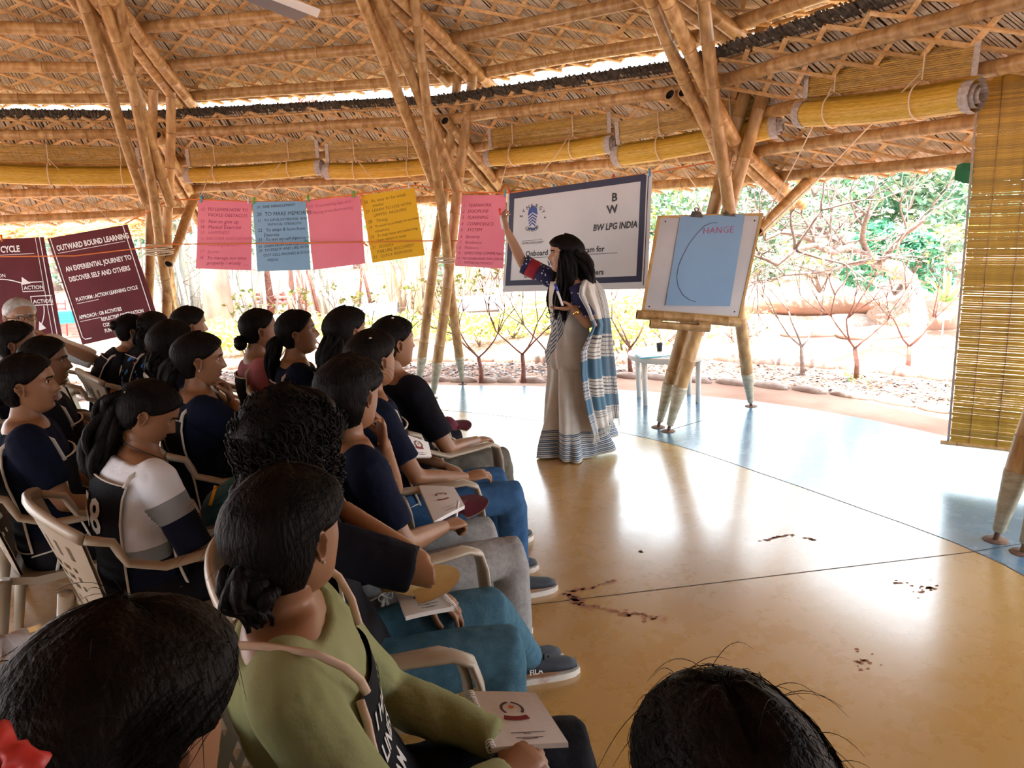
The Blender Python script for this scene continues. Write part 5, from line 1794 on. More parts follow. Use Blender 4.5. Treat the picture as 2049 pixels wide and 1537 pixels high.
    # clothes
    if shirt:
        s = MB()
        closed(s, T.rows(.012, -.09, .555))
        for sd in 'lr':
            sh, e, w = arm_pts[sd]
            tot = sleeve
            c = sh+(T.c(.47)-sh)*.12
            if tot <= 1:
                end = sh.lerp(e, tot)
                limb([c, sh+(e-sh)*.06, sh.lerp(e, tot*.55), end], [.070*girth, .072*girth, .064*girth, .062*girth], s)
            else:
                end = e.lerp(w, min(tot-1, .98))
                limb([c, sh+(e-sh)*.06, sh.lerp(e, .6), e, e.lerp(end, .5), end], [.072*girth, .074*girth, .068*girth, .062, .056, .042], s)
        me = remesh(s, vox*.9, 4, .5)
        wrinkle(me, .006, 13, seed)
        mats = [shirt]
        if shirt2:
            me.materials.append(shirt)
            a_ = me.attributes.new('band', 'FLOAT', 'POINT')
            a_.data.foreach_set('value', [shirt2[1](v.co, arm_pts) for v in me.vertices])
        else:
            me.materials.append(shirt)
        link('shirt', me, root)
    if trousers:
        s = MB()
        closed(s, T.rows(.016, -.09, .10))
        for sd, y in (('l', .09), ('r', -.09)):
            k, an = V(Lg[sd][0]), V(Lg[sd][1])
            limb([V((.02, y, hipz)), V((.02, y, hipz)).lerp(k, .5), k+V((.005, 0, 0)), k.lerp(an, .4), an.lerp(k, .06)], [.098*girth, .092*girth, .076, .072, .060], s)
        me = remesh(s, vox, 4, .5)
        wrinkle(me, .005, 12, seed+3)
        me.materials.append(trousers)
        link('trousers', me, root)
    if shoes:
        for sd in 'lr':
            an = V(Lg[sd][1])
            s = MB()
            rows = []
            for x, w, h in ((-.07, .024, .05), (-.055, .034, .075), (0, .037, .085), (.05, .041, .07), (.11, .045, .05), (.16, .040, .038), (.188, .022, .026)):
                rows.append([an+V((x, w*math.cos(2*math.pi*j/14), -.09+.022+h*.5+(h*.5)*math.sin(2*math.pi*j/14))) for j in range(14)])
            closed(s, rows)
            so = s.build('shoe', SHOEM, root)
            s = MB()
            rows = []
            for x, w in ((-.082, .02), (-.06, .038), (0, .040), (.06, .046), (.12, .049), (.17, .042), (.198, .022)):
                rows.append([an+V((x, yy, -.09+zz)) for yy, zz in ((-w, .0), (w, .0), (w, .026), (-w, .026))])
            closed(s, rows)
            s.build('sole', SOLEM, so, angle=40)
    # hair
    kw = dict(hair[1]) if len(hair) > 1 and isinstance(hair[1], dict) else {}
    tails = kw.pop('tails', ())
    bun = kw.pop('bun', None)
    curls = kw.pop('curls', 0)
    wave = kw.pop('wave', .006)
    hb = hair_shell(seed=seed, **kw)
    if bun:
        c, r = V(bun[0]), bun[1]
        b = MB()
        b.ball(c, (r*.85, r, r*.95), 22, 16)
        b.v = [tuple(V(p)+(V(p)-c).normalized()*(.10*r*math.sin(14*math.atan2(p[2]-c.z, p[1]-c.y)+40*(p[0]-c.x)))+(V(p)-c)*.12*noise.noise(V(p)*60)) for p in b.v]
        hb.add(b.v, b.f)
    for i, (pts, rad) in enumerate(tails):
        tress(hb, hang(pts), rad, seed+i, wave=wave)
    if curls:
        for i in range(curls):
            a = rg.uniform(.9, 2*math.pi-.9)
            z = rg.uniform(-.10, .11)
            p = head_pt(z, a, False)
            n = V((p.x/.093**2, p.y/.075**2, p.z/.117**2)).normalized()
            s, t = frame(n)
            c = p+n*(kw.get('th', .016)*(1+.35*max(0, -math.cos(a)))+kw.get('back', 0)*max(0, -math.cos(a))**2*math.exp(-((z-.01)/.07)**2)+rg.uniform(-.006, .010))
            rr = rg.uniform(.008, .016)
            L = rg.uniform(.03, .07)
            hb.tube([c+s*(rr*math.cos(q))+t*(rr*math.sin(q))+V((0, 0, -L*q/9))+n*(.004*math.sin(q)) for q in [k*.8 for k in range(12)]], [.0028]*11+[.001], 4, cap=False)
    hb.v = [tuple(H(p)) for p in hb.v]
    ho = hb.build('hair', hm, root)
    if loose:
        lo = strands(loose, kw.get('th', .016), rg, low=kw.get('low', -.085))
        lo.v = [tuple(H(p)) for p in lo.v]
        lo.build('loose_hair', hm, root)['kind'] = 'stuff'
    if fly:
        fb = MB()
        for k in range(fly):
            a = rg.uniform(-math.pi, math.pi)
            z = rg.uniform(.0, .116)
            if z < hairline(a)+.02: continue
            p = head_pt(z, a, False)
            n = V((p.x/.093**2, p.y/.075**2, p.z/.117**2)).normalized()
            q = p+n*kw.get('th', .016)
            d = (n*rg.uniform(.2, .6)+V((-.5, rg.gauss(0, .6), rg.gauss(0, .4)))).normalized()
            L = rg.uniform(.04, .12)
            pts = []
            for t in range(7):
                pts.append(q+d*(L*t/6)+V((0, 0, -.5*L*(t/6)**2.2)))
            fb.tube(pts, [.0005, .0005, .0005, .0004, .0004, .0003, .0002], 3, cap=False)
        fb.v = [tuple(H(p)) for p in fb.v]
        fb.build('flyaway_hair', hm, root)['kind'] = 'stuff'
    # bib
    def panel_at(a0, a1, h0, h1, inf=.026):
        return lambda u, v, lift=0.0: T.pt(h1+(h0-h1)*v, a0+(a1-a0)*u, inf+lift)
    info = dict(root=root, m=root_m, T=T, H=H, arms=arm_pts, hc=hc)
    if bib is not None:
        vest = None
        for nm, a0, a1, h0, h1 in (('back', math.pi-.95, math.pi+.95, .06, .46), ('front', .95, -.95, .02, .40)):
            at = panel_at(a0, a1, h0, h1)
            mb = MB()
            P = [[at(j/14, i/12) for j in range(15)] for i in range(13)]
            Q = [[at(j/14, i/12, -.004) for j in range(15)] for i in range(13)]
            vs, fs = quadmesh(P, 13, 15)
            mb.add(vs, fs)
            vs, fs = quadmesh(Q, 13, 15)
            mb.add(vs, [q[::-1] for q in fs])
            pnl = mb.build('bib_'+nm, BIBM, root)
            e = MB()
            edge = [at(0, k/10, .002) for k in range(11)]+[at(k/10, 1, .002) for k in range(1, 11)]+[at(1, 1-k/10, .002) for k in range(1, 11)]+[at(1-k/10, 0, .002) for k in range(1, 11)]
            e.tube(edge, (.0055, .003), 6, up=V((0, 1, 0)))
            e.build('piping', bib.get('pip', PIPING), pnl)
            if nm == 'back' and bib.get('num'):
                o = put_text('number', bib['num'], .15, NUMW, pnl, at, .5, .42, .30, .38, lift=.006, bold=.02, align='CENTER', xs=.9)
            for sd in (1, -1):                               # shoulder straps, side strings
                a_top = (.72*sd if nm == 'front' else math.pi-.72*sd)
                if nm == 'back':
                    st = MB()
                    pts = [T.pt(.455, math.pi-.9*sd, .028), T.pt(.49, math.pi-.95*sd, .03), T.pt(.535, math.pi/2*sd, .022)+V((0, -.035*sd, .012)), T.pt(.49, .95*sd, .03), T.pt(.39, .85*sd, .028)]
                    q = [pts[0]]
                    for i in range(4):
                        q += [pts[i].lerp(pts[i+1], t) for t in (.33, .66, 1)]
                    st.tube(q, (.008, .0025), 6, up=V((0, 1, 0)))
                    st.build('strap', bib.get('pip', PIPING), root)
                    st = MB()
                    st.tube([T.pt(.045, math.pi-.9*sd, .026), T.pt(.05, math.pi/2*sd+.2*sd, .024), T.pt(.05, .9*sd, .026)], (.008, .003), 6)
                    k = T.pt(.05, math.pi/2*sd, .026)
                    st.tube([k, k+V((.01, .01*sd, -.05)), k+V((.02, .005*sd, -.12))], (.007, .002), 6, up=V((0, 1, 0)))
                    st.tube([k, k+V((-.015, .01*sd, -.04)), k+V((-.03, .005*sd, -.09))], (.007, .002), 6, up=V((0, 1, 0)))
                    st.tube([k+V((.025*math.cos(q), .012*sd, .012*math.sin(2*q))) for q in [j*.5 for j in range(14)]], .003, 5)
                    st.build('tie_string', bib.get('pip', PIPING), root)
    root.matrix_world = root_m
    info['place'] = lambda p: root_m @ V(p)
    return info
def child(info, name, mb, m):
    """add a part built in the person's own frame"""
    o = bpy.data.objects.new(name, mb.mesh(name, m))
    SC.collection.objects.link(o)
    o.parent = info['root']
    return o
# ---------------------------------------------------------------- plastic armchairs
CHAIRM = variety(mat('taupe_plastic', (0.36, 0.29, 0.21), (0.43, 0.36, 0.27), 0.32, 5), .12)
def make_chair():
    root = thing('plastic_armchair', 'x', 'chair', (0, 0, 0), 'moulded plastic armchairs of the audience')
    # seat
    mb = MB()
    P = []
    for i in range(13):
        x = .25-.48*i/12
        hw = .25-.035*(i/12)
        P.append([V((x, -hw+2*hw*j/12, .435-.018*math.cos((j/12-.5)*math.pi)*ss(i/4)-.028*(1-math.cos(max(0, (x-.17)/.08)*1.5))+.02*ss((i-10)/2))) for j in range(13)])
    vs, fs = quadmesh(P, 13, 13)
    mb.add(vs, fs)
    vs, fs = quadmesh([[p+V((0, 0, -.012)) for p in r] for r in P], 13, 13)
    mb.add(vs, [f[::-1] for f in fs])
    ring = [P[0][j] for j in range(13)]+[P[i][12] for i in range(1, 13)]+[P[12][j] for j in range(11, -1, -1)]+[P[i][0] for i in range(11, 0, -1)]
    n = len(ring)
    mb.add(ring+[p+V((0, 0, -.03)) for p in ring], [(i, (i+1) % n, n+(i+1) % n, n+i) for i in range(n)])
    mb.build('seat', CHAIRM, root, angle=50)
    # back: curved fan-shaped shell with slots
    nu, nv = 25, 23
    def bp(u, v, o=0.0):
        w = .185+.105*v**1.2
        y = (u-.5)*2*w
        x = -.215-.115*v+.05*((u-.5)*2)**2*(.6+.8*v)
        z = .43+.425*v-.05*((u-.5)*2)**2*v*v
        return V((x+o, y, z))
    hole = set()
    for i in range(nv-1):
        for j in range(nu-1):
            if 3 <= j <= nu-5:
                if i in (15, 16, 17) and j % 3 == 0: hole.add((i, j))
                if i in (12, 10, 8) and j % 3 != 2 and 4 <= j <= nu-6: hole.add((i, j))
                if i == 5 and j % 3 == 0: hole.add((i, j))
    g = [[bp(j/(nu-1), i/(nv-1)) for j in range(nu)] for i in range(nv)]
    h = [[bp(j/(nu-1), i/(nv-1), -.011) for j in range(nu)] for i in range(nv)]
    mb = MB()
    N = nu*nv
    mb.v = [tuple(p) for r in g for p in r]+[tuple(p) for r in h for p in r]
    for i in range(nv-1):
        for j in range(nu-1):
            a, b, c, d = i*nu+j, i*nu+j+1, (i+1)*nu+j+1, (i+1)*nu+j
            if (i, j) in hole:
                for q, s, e in (((i-1, j), a, b), ((i+1, j), c, d), ((i, j-1), d, a), ((i, j+1), b, c)):
                    if q not in hole:
                        mb.f.append((s, e, N+e, N+s))
            else:
                mb.f += [(a, b, c, d), (N+d, N+c, N+b, N+a)]
    mb.m = [0]*len(mb.f)
    mb.build('backrest', CHAIRM, root, angle=35)
    # rim of the back running down into the arms
    rim = MB()
    pts = []
    for k in range(17):
        u = k/16
        pts.append(bp(u, 1.0, -.006)+V((0, 0, .004)))
    rim.tube(pts, (.022, .014), 8, up=V((1, 0, 0)))
    rim.build('top_rail', CHAIRM, root)
    for sd in (1, -1):
        a = MB()
        e = bp(1 if sd > 0 else 0, 1.0)
        P = [e, e+V((.07, .006*sd, -.03)), V((-.16, .298*sd, .70)), V((-.06, .305*sd, .655)), V((.10, .305*sd, .650)), V((.19, .30*sd, .648)), V((.235, .296*sd, .625)), V((.25, .292*sd, .57)), V((.262, .285*sd, .44))]
        Q = []
        for i in range(len(P)-1):
            for t in (0, .5):
                Q.append(P[i].lerp(P[i+1], t))
        Q.append(P[-1])
        a.tube(Q, [(.020, .014)]*4+[(.030, .012)]*10+[(.034, .012)]*3, 10, up=V((0, 0, 1)))
        a.build('armrest', CHAIRM, root)
        # side web between the back and the arm
        for x0, yb, nm in ((.262, .285, 'f'), (-.25, .215, 'b')):
            l = MB()
            top = V((x0, yb*sd, .45))
            bot = V((x0+(.04 if nm == 'f' else -.09), (yb+.02)*sd, 0))
            l.tube([top, top.lerp(bot, .5), bot], [(.040, .028), (.033, .024), (.026, .019)], 10, up=V((1, 0, 0)))
            l.build('leg', CHAIRM, root)
    return root
CHAIR = make_chair()
chair_used = []
def chair_at(M, label, back=0.0):
    M2 = M @ Matrix.Translation((back, 0, 0))
    sc = M.to_scale().x
    M2 = M2 @ Matrix.Scale(1/sc, 4)
    if not chair_used:
        CHAIR['label'] = label
        CHAIR.matrix_world = M2
        chair_used.append(CHAIR)
        return CHAIR
    c = dup(CHAIR, M2, label)
    chair_used.append(c)
    return c
# ---------------------------------------------------------------- the audience
CHIN_R = ((.10, -.17, .80), (.06, -.03, 1.02), 'chin', (-.2, .5, 1), (-.9, .5, .1))
REST_R = ((-.02, -.29, .70), (.22, -.22, .68), 'soft', None, None)
braid = lambda L, r=.035: [((-.10, 0, -.02), (-.135, 0, -.10), (-.15, .0, -.10-L*.5), (-.13, .01, -.10-L))], [r, r*1.15, r, r*.35]
def tail(L, r, x=-.12, z=.02, y=0.0, out=.05):
    return (((-.085, 0, z), (x-.02-out, y*.3, z-.03), (x-.03-out, y*.7, z-.12), (x-out*.8, y, z-L*.6), (x-out*.4, y, z-L)), (r*.6, r, r*1.25, r*1.1, r*.4))
PE = {}
PE['green'] = person('woman in a sage green sweatshirt and black trousers with a small stud earring', 583, 1072, 1.13, 14, 62, 6, ('tied', dict(th=.017, back=.02, low=-.09, tails=[(((-.085, 0, -.03), (-.115, 0, -.06), (-.10, 0, -.12)), (.045, .055, .03))])), SAGE, BLACKJ, 0, 18, 6, 1.0,
    arms=dict(l=((.07, .215, .67), (.30, .035, .625), 'grip', (.7, -.5, -.1), (-.3, 0, -1)), r=((.04, -.25, .68), (.285, -.065, .625), 'grip', (.8, .5, 0), (-.2, .3, -1))), sleeve=1.96, seed=3, vox=.010, fly=50, loose=500)
PE['curly'] = person('woman in a black tee and teal jeans with thick curly hair and a raised elbow', 590, 884, 1.13, 14, 58, 4, ('curly', dict(th=.034, back=.03, low=-.11, curl=.006, curls=900, tails=[(((-.09, 0, -.05), (-.13, 0, -.14), (-.11, 0, -.26)), (.075, .085, .04))])), BLACKC, TEALJ, 0, 16, 6, 1.0,
    arms=dict(r=((.25, -.25, .86), (.04, -.05, 1.0), 'chin', (-.6, .4, .6), (-.6, .5, 0))), sleeve=.86, seed=4, vox=.010, fly=140, loose=300, bib={}, legs=dict(r=((.45, -.10, .52), (.42, -.13, .09)), l=((.46, .13, .52), ('w', 1058, 1318, .085))))
PE['polo'] = person('woman in a navy polo and grey joggers writing in a notebook, cheek on her hand', 705, 792, 1.13, 31, 60, 10, ('tied', dict(th=.022, back=.02, low=-.10, curl=.004, tails=[(((-.09, 0, -.03), (-.125, 0, -.09), (-.11, 0, -.17)), (.05, .06, .025))])), NAVY, GREYP, 0, 10, 8, 1.03,
    arms=dict(l=((.20, .16, .74), (.13, .05, 1.0), 'chin', (-.1, -.1, 1), (-.8, 0, .2)), r=((.05, -.27, .74), (.30, -.05, .66), 'grip', (.9, .3, -.1), (0, .2, -1))), sleeve=.80, seed=5, vox=.011, bib={}, fly=60, loose=200, legs=dict(l=((.53, .11, .51), (.55, .12, .09)), r=((.52, -.12, .51), (.54, -.12, .09))))
PE['clip'] = person('woman with a white hair clip and blue jeans holding a notebook upright', 748, 722, 1.12, 20, 48, 0, ('tied', dict(th=.018, back=.015, low=-.09, tails=[(((-.09, 0, -.03), (-.12, 0, -.10), (-.11, 0, -.22)), (.045, .05, .02))])), NAVY, BLUEJ, 0, 12, 5, .98,
    arms=dict(r=((.06, -.26, .72), (.31, -.14, .64), 'soft', (1, .25, 0), (0, .3, -1))), sleeve=.75, seed=6, bib={}, legs=dict(l=((.52, .11, .51), (.53, .12, .09)), r=((.52, -.11, .51), (.53, -.12, .09))))
PE['black'] = person('woman in a plain black tee and grey-olive trousers resting an elbow on her chair arm', 788, 688, 1.13, 42, 36, 2, ('tied', dict(th=.015, low=-.085, tails=[(((-.09, 0, -.01), (-.125, 0, -.05), (-.12, 0, -.12)), (.04, .045, .02))])), BLACKC, OLIVEP, 0, 12, 4, 1.05,
    arms=dict(r=((.02, -.29, .70), (.27, -.20, .67), 'soft', None, None)), sleeve=.78, seed=7)
PE['far_row'] = person('woman with long loose dark hair beside the woman with the white hair clip', 697, 664, 1.14, 42, 46, 0, ('long', dict(th=.017, back=.02, low=-.10, tails=[(((-.085, 0, .0), (-.125, 0, -.10), (-.14, 0, -.24), (-.13, 0, -.40)), (.06, .08, .075, .03))])), BLACKC, BLACKJ, 0, 14, 4, .97, seed=8, bib={})
PE['near_left'] = person('woman with puffy dark hair at the bottom left, seen from behind', 274, 1478, 1.135, 45, 62, 6, ('puffy', dict(th=.034, back=.025, low=-.11, curl=.003, top=.008)), NAVY, BLACKJ, 0, 12, 6, 1.0, seed=9, vox=.010, fly=160, loose=2200, hairmat=HAIRB, eyes=False)
PE['front_right'] = person('woman with straight black hair and a centre parting at the bottom edge', 1455, 1610, 1.085, 88, 96, 8, ('parted', dict(th=.024, back=.02, low=-.11, part=.012, tails=[(((-.08, 0, -.03), (-.12, 0, -.14), (-.13, 0, -.3)), (.09, .10, .06)), (((-.02, .08, .01), (-.03, .115, -.08), (-.03, .12, -.22)), (.03, .045, .02)), (((-.02, -.08, .01), (-.03, -.115, -.08), (-.03, -.12, -.22)), (.03, .045, .02))])), NAVY, BLACKJ, 0, 10, 6, 1.0, seed=10, vox=.010, fly=120, loose=1500, eyes=False)
def pale_stripes(c, ap):
    """white tee with a grey band, navy below and on the lower sleeve"""
    for sd in 'lr':
        sh, e, w = ap[sd]
        d = e-sh
        t = (c-sh).dot(d)/d.length_squared
        off = ((c-sh)-d*t).length
        if t > .05 and off < .085 and abs(c.y) > .13:
            return max(0, min(1, .33+(t-.27)/.24*.33))
    return max(0, min(1, .33+(.735-c.z)/.06*.33))
TRIC = mat('white_grey_navy_tee', (.6, .6, .6), (.6, .6, .6), .85, 9, bump=.15, bscale=60, spec=.2)
_nt = TRIC.node_tree
_at = _nt.nodes.new('ShaderNodeAttribute')
_at.attribute_name = 'band'
_rp = _nt.nodes.new('ShaderNodeValToRGB')
_rp.color_ramp.interpolation = 'CONSTANT'
_rp.color_ramp.elements[0].color = (.74, .77, .82, 1)
_rp.color_ramp.elements[1].position, _rp.color_ramp.elements[1].color = .33, (.27, .30, .33, 1)
_e = _rp.color_ramp.elements.new(.66)
_e.color = (.005, .008, .024, 1)
_nt.links.new(_at.outputs['Fac'], _rp.inputs['Fac'])
_nt.links.new(_rp.outputs['Color'], _nt.nodes['Principled BSDF'].inputs['Base Color'])
PE['stripe'] = person('woman in a white, grey and navy tee looking down, long wavy ponytail', 297, 830, 1.07, 42, 20, 34, ('pony', dict(th=.015, low=-.08, back=.01,  wave=.02, tails=[(((-.08, 0, .045), (-.13, 0, .035), (-.17, .01, -.03), (-.20, .02, -.12), (-.225, .02, -.21), (-.22, .02, -.29), (-.18, .02, -.36)), (.03, .045, .062, .078, .082, .062, .015))])), TRIC, BLACKJ, 0, 8, 14, 1.05,
    arms=dict(r=((.12, -.27, .70), (.34, -.10, .66), 'soft', (.8, .5, 0), (0, .2, -1)), l=((.12, .24, .70), (.34, .08, .66), 'soft', (.8, -.4, 0), (0, 0, -1))), sleeve=.92, seed=11, vox=.010, bib={'num': '58'}, shirt2=(None, pale_stripes), loose=250)
PE['earring'] = person('woman in navy with a pearl earring, chin resting on her fist', 402, 722, 1.12, 30, 22, 8, ('pony', dict(th=.016, low=-.085, back=.015, tails=[(((-.09, 0, .0), (-.14, .0, -.04), (-.16, .02, -.14), (-.14, .03, -.3)), (.04, .05, .05, .02))])), NAVY, BLACKJ, 0, 12, 8, 1.08,
    arms=dict(r=((.20, -.20, .78), (.10, -.04, .985), 'grip', (-.1, .3, 1), (-1, 0, .2)), l=((.2, .2, .74), (.28, -.05, .72), 'soft', (.2, -1, 0), (0, 0, -1))), sleeve=.78, seed=12, vox=.011, bib={'num': '3'})
PE['pony'] = person('woman in navy with a low ponytail and a black bib with number 7, in profile', 596, 668, 1.13, 22, 16, -4, ('pony', dict(th=.014, low=-.08, tails=[(((-.085, 0, -.01), (-.125, .0, -.04), (-.15, .0, -.13), (-.14, 0, -.27), (-.12, 0, -.36)), (.03, .045, .052, .045, .015))])), NAVY, BLACKJ, 0, 12, 6, 1.02, seed=13, bib={'num': '7'})
PE['bun'] = person('woman in a dusty pink top with a low bun and a black bib', 519, 662, 1.13, 24, 34, 0, ('bun', dict(th=.010, low=-.075, bun=((-.112, 0, -.055), .042))), PINKS, BLACKJ, 0, 10, 4, .95, seed=14, bib={})
PE['left_big'] = person('woman in navy with a white-piped bib at the left frame edge', 57, 772, 1.12, 32, 20, 2, ('bunlow', dict(th=.016, low=-.085, back=.012, curl=.002, bun=((-.118, 0, -.03), .05))), NAVY, BLACKJ, 0, 12, 6, 1.1, seed=15, vox=.011, bib={'num': '2'})
PE['left_mid'] = person('woman in black with sleek hair looking ahead behind the woman at the frame edge', 92, 727, 1.12, 30, 20, 4, ('bunlow', dict(th=.013, low=-.085, bun=((-.115, 0, .0), .035))), BLACKC, BLACKJ, 1, 12, 6, 1.0, seed=16, bib={})
PE['left_far'] = person('woman with dark hair in front of the grey-haired man', 34, 690, 1.13, 30, 25, 4, ('tied', dict(th=.015, low=-.085, bun=((-.115, 0, -.02), .03))), NAVY, BLACKJ, 1, 12, 6, .95, seed=17)
PE['man'] = person('grey-haired man in glasses and a white shirt, hand raised to his mouth', 42, 637, 1.20, -25, -42, 4, ('short', dict(th=.010, low=-.05, front=.080)), WHITEC, OLIVEP, 2, 8, 6, 1.08,
    arms=dict(l=((.18, .34, .86), (.16, .05, 1.05), 'soft', (-.1, -1, .15), (-1, 0, 0))), sleeve=.9, seed=18, hairmat=HAIRG)
PE['bun_far'] = person('woman with a high bun and a black bib bent towards the left pillar', 262, 664, 1.05, 30, 42, 8, ('bun', dict(th=.012, low=-.075, bun=((-.11, .0, .045), .036))), BLACKC, BLACKJ, 2, 6, 24, .95, seed=19, bib={'num': 'R'})
PE['pattern'] = person('woman with a black bib numbered 52 over a top with a bright blue print', 309, 660, 1.06, 40, 62, 4, ('pony', dict(th=.015, low=-.085, bun=((-.10, 0, .06), .035), tails=[(((-.09, 0, .02), (-.13, 0, -.05), (-.13, 0, -.16)), (.04, .055, .03))])), BLACKC, BLACKJ, 1, 6, 22, 1.0, seed=20, bib={'num': '52'})
PE['dark_mid'] = person('woman with dark tied hair behind the woman with the pearl earring', 347, 692, 1.12, 34, 48, 4, ('tied', dict(th=.018, low=-.09, back=.015, tails=[(((-.09, 0, -.02), (-.12, 0, -.1), (-.11, 0, -.2)), (.045, .05, .02))])), NAVY, BLACKJ, 0, 12, 6, .98, seed=21)
PE['dark_far'] = person('woman with sleek dark hair farthest back beside the left pillar', 380, 654, 1.12, 34, 40, 4, ('tied', dict(th=.014, low=-.085, bun=((-.11, 0, -.02), .03))), BLACKC, BLACKJ, 0, 12, 6, .95, seed=22)
CH = dict(green='taupe armchair of the woman in the sage green sweatshirt', curly='taupe armchair of the curly-haired woman in teal jeans', polo='taupe armchair of the woman in grey joggers', clip='taupe armchair of the woman in blue jeans', black='taupe armchair of the woman in the plain black tee, arm in clear view', far_row='taupe armchair of the long-haired woman in black', near_left='taupe armchair of the puffy-haired woman at the bottom left', front_right='taupe armchair under the woman with the centre parting',
    stripe='taupe armchair with a slotted back behind the woman in the striped tee', earring='taupe armchair with a slotted back behind the woman with the pearl earring', pony='taupe armchair behind the ponytailed woman with bib 7', bun='taupe armchair behind the woman in dusty pink', left_big='taupe armchair of the navy woman with the bib at the frame edge', left_mid='taupe armchair of the sleek-haired woman in black at the left', left_far='taupe armchair of the woman in front of the grey-haired man', man='taupe armchair of the grey-haired man', bun_far='taupe armchair with a slotted back behind the woman with the high bun', pattern='taupe armchair with a slotted back behind the woman with bib 52', dark_mid='taupe armchair of the woman behind the pearl earring', dark_far='taupe armchair farthest back beside the left pillar')
for k, lab in CH.items():
    chair_at(PE[k]['m'], lab, .045)
# ---------------------------------------------------------------- the trainer in a cotton saree
def attr_mat(name, base, base2, specs, rough=.85):
    """cloth whose woven stripes follow the weave coordinates stored on the mesh: specs = [(attribute, [(from, to, colour)])]"""
    m = mat(name, base, base2, rough, 14, bump=.2, bscale=120)
    nt = m.node_tree
    b = nt.nodes['Principled BSDF']
    cur = b.inputs['Base Color'].links[0].from_socket
    for att, bands in specs:
        at = nt.nodes.new('ShaderNodeAttribute')
        at.attribute_name = att
        for c in sorted(set(q[2] for q in bands)):
            rp = nt.nodes.new('ShaderNodeValToRGB')
            rp.color_ramp.interpolation = 'CONSTANT'
            els = rp.color_ramp.elements
            els[0].position, els[0].color = 0, (0, 0, 0, 1)
            first = True
            for a0, a1, cc in bands:
                if cc != c: continue
                if first:
                    els[1].position, els[1].color = a0, (1, 1, 1, 1)
                    first = False
                else:
                    e = els.new(a0)
                    e.color = (1, 1, 1, 1)
                e = els.new(min(a1, .9999))
                e.color = (0, 0, 0, 1)
            nt.links.new(at.outputs['Fac'], rp.inputs['Fac'])
            mx = nt.nodes.new('ShaderNodeMixRGB')
            mx.inputs['Color2'].default_value = (*c, 1)
            nt.links.new(rp.outputs['Color'], mx.inputs['Fac'])
            nt.links.new(cur, mx.inputs['Color1'])
            cur = mx.outputs['Color']
    nt.links.new(cur, b.inputs['Base Color'])
    return m
def set_attr(me, name, vals):
    a = me.attributes.new(name, 'FLOAT', 'POINT')
    a.data.foreach_set('value', vals)
LINEB, BLOCKB, LINED = (0.04, 0.10, 0.18), (0.075, 0.155, 0.22), (0.10, 0.105, 0.12)
OFFW, OFFW2 = (0.52, 0.49, 0.44), (0.58, 0.55, 0.50)
hemlines = [(.012+.0135*k, .019+.0135*k, LINEB) for k in range(14)]
SAREE = attr_mat('saree_cotton', OFFW, OFFW2, [('hem', hemlines)])
edge = [(.02+.022*k, .031+.022*k, LINEB) for k in range(7)]+[(.80+.026*k, .811+.026*k, LINED) for k in range(7)]
PALLU = attr_mat('saree_pallu', OFFW, OFFW2, [('pv', [(.40, .485, BLOCKB), (.60, .70, BLOCKB), (.80, .885, BLOCKB)]), ('pv2', [(.500+.021*k, .504+.021*k, LINED) for k in range(5)]+[(.712+.019*k, .716+.019*k, LINED) for k in range(5)]+[(.895+.014*k, .899+.014*k, LINED) for k in range(3)]), ('pu', edge)])
CHEST = attr_mat('saree_chest', OFFW, OFFW2, [('ce', [(.10+.085*k, .14+.085*k, LINEB) for k in range(8)])])
BLOUSE = mat('navy_dotted_blouse', (0.012, 0.014, 0.07), None, .8)
nt = BLOUSE.node_tree
tc_ = nt.nodes.new('ShaderNodeTexCoord'); vo = nt.nodes.new('ShaderNodeTexVoronoi'); vo.inputs['Scale'].default_value = 38
cr_ = nt.nodes.new('ShaderNodeValToRGB'); cr_.color_ramp.interpolation = 'CONSTANT'
cr_.color_ramp.elements[0].color = (.6, .6, .65, 1); cr_.color_ramp.elements[1].position = .22; cr_.color_ramp.elements[1].color = (.012, .014, .07, 1)
nt.links.new(tc_.outputs['Object'], vo.inputs['Vector']); nt.links.new(vo.outputs['Distance'], cr_.inputs['Fac']); nt.links.new(cr_.outputs['Color'], nt.nodes['Principled BSDF'].inputs['Base Color'])
REDB = mat('red_sleeve_band', (0.30, 0.012, 0.03), (0.38, 0.02, 0.04), .8, 20)
long_hair = [(((-.06, .02, .03), (-.115, .03, -.06), (-.12, .05, -.17), (-.10, .06, -.29), (-.07, .06, -.38)), (.07, .088, .09, .07, .02)),
             (((.0, .078, .03), (-.01, .10, -.06), (.0, .115, -.16), (.035, .135, -.28), (.05, .14, -.42)), (.03, .055, .062, .055, .015)),
             (((.03, .06, .03), (.035, .088, -.07), (.055, .10, -.18), (.085, .115, -.30), (.10, .115, -.40)), (.02, .035, .045, .04, .01)),
             (((.02, -.075, .02), (.02, -.09, -.08), (.05, -.085, -.18), (.09, -.07, -.30), (.10, -.06, -.38)), (.025, .04, .045, .04, .012))]
TR_ = person('woman standing in a white saree with blue stripes, right arm raised to the pink sheet', 1129, 511, 1.395, 196, 189, -2, ('long', dict(th=.020, low=-.09, front=.060, back=.018, tails=long_hair)), None, None, 2, rec=1, bend=2, girth=.92, hipz=.70, neckfwd=-.002,
    arms=dict(r=((.235, -.26, 1.335), (.345, -.25, 1.575), 'pinch', (.24, 0, 1), (-.9, -.3, .2)), l=((-.06, .26, .925), (.06, .22, 1.06), 'flat', (1, .06, .04), (0, -.15, 1))),
    legs=dict(l=((.0, .055, .38), (.0, .06, .09)), r=((.0, -.055, .38), (-.02, -.06, .09))), seed=31, vox=.010, shoes=False)
T = TR_['T']
sc_t = TR_['m'].to_scale().x
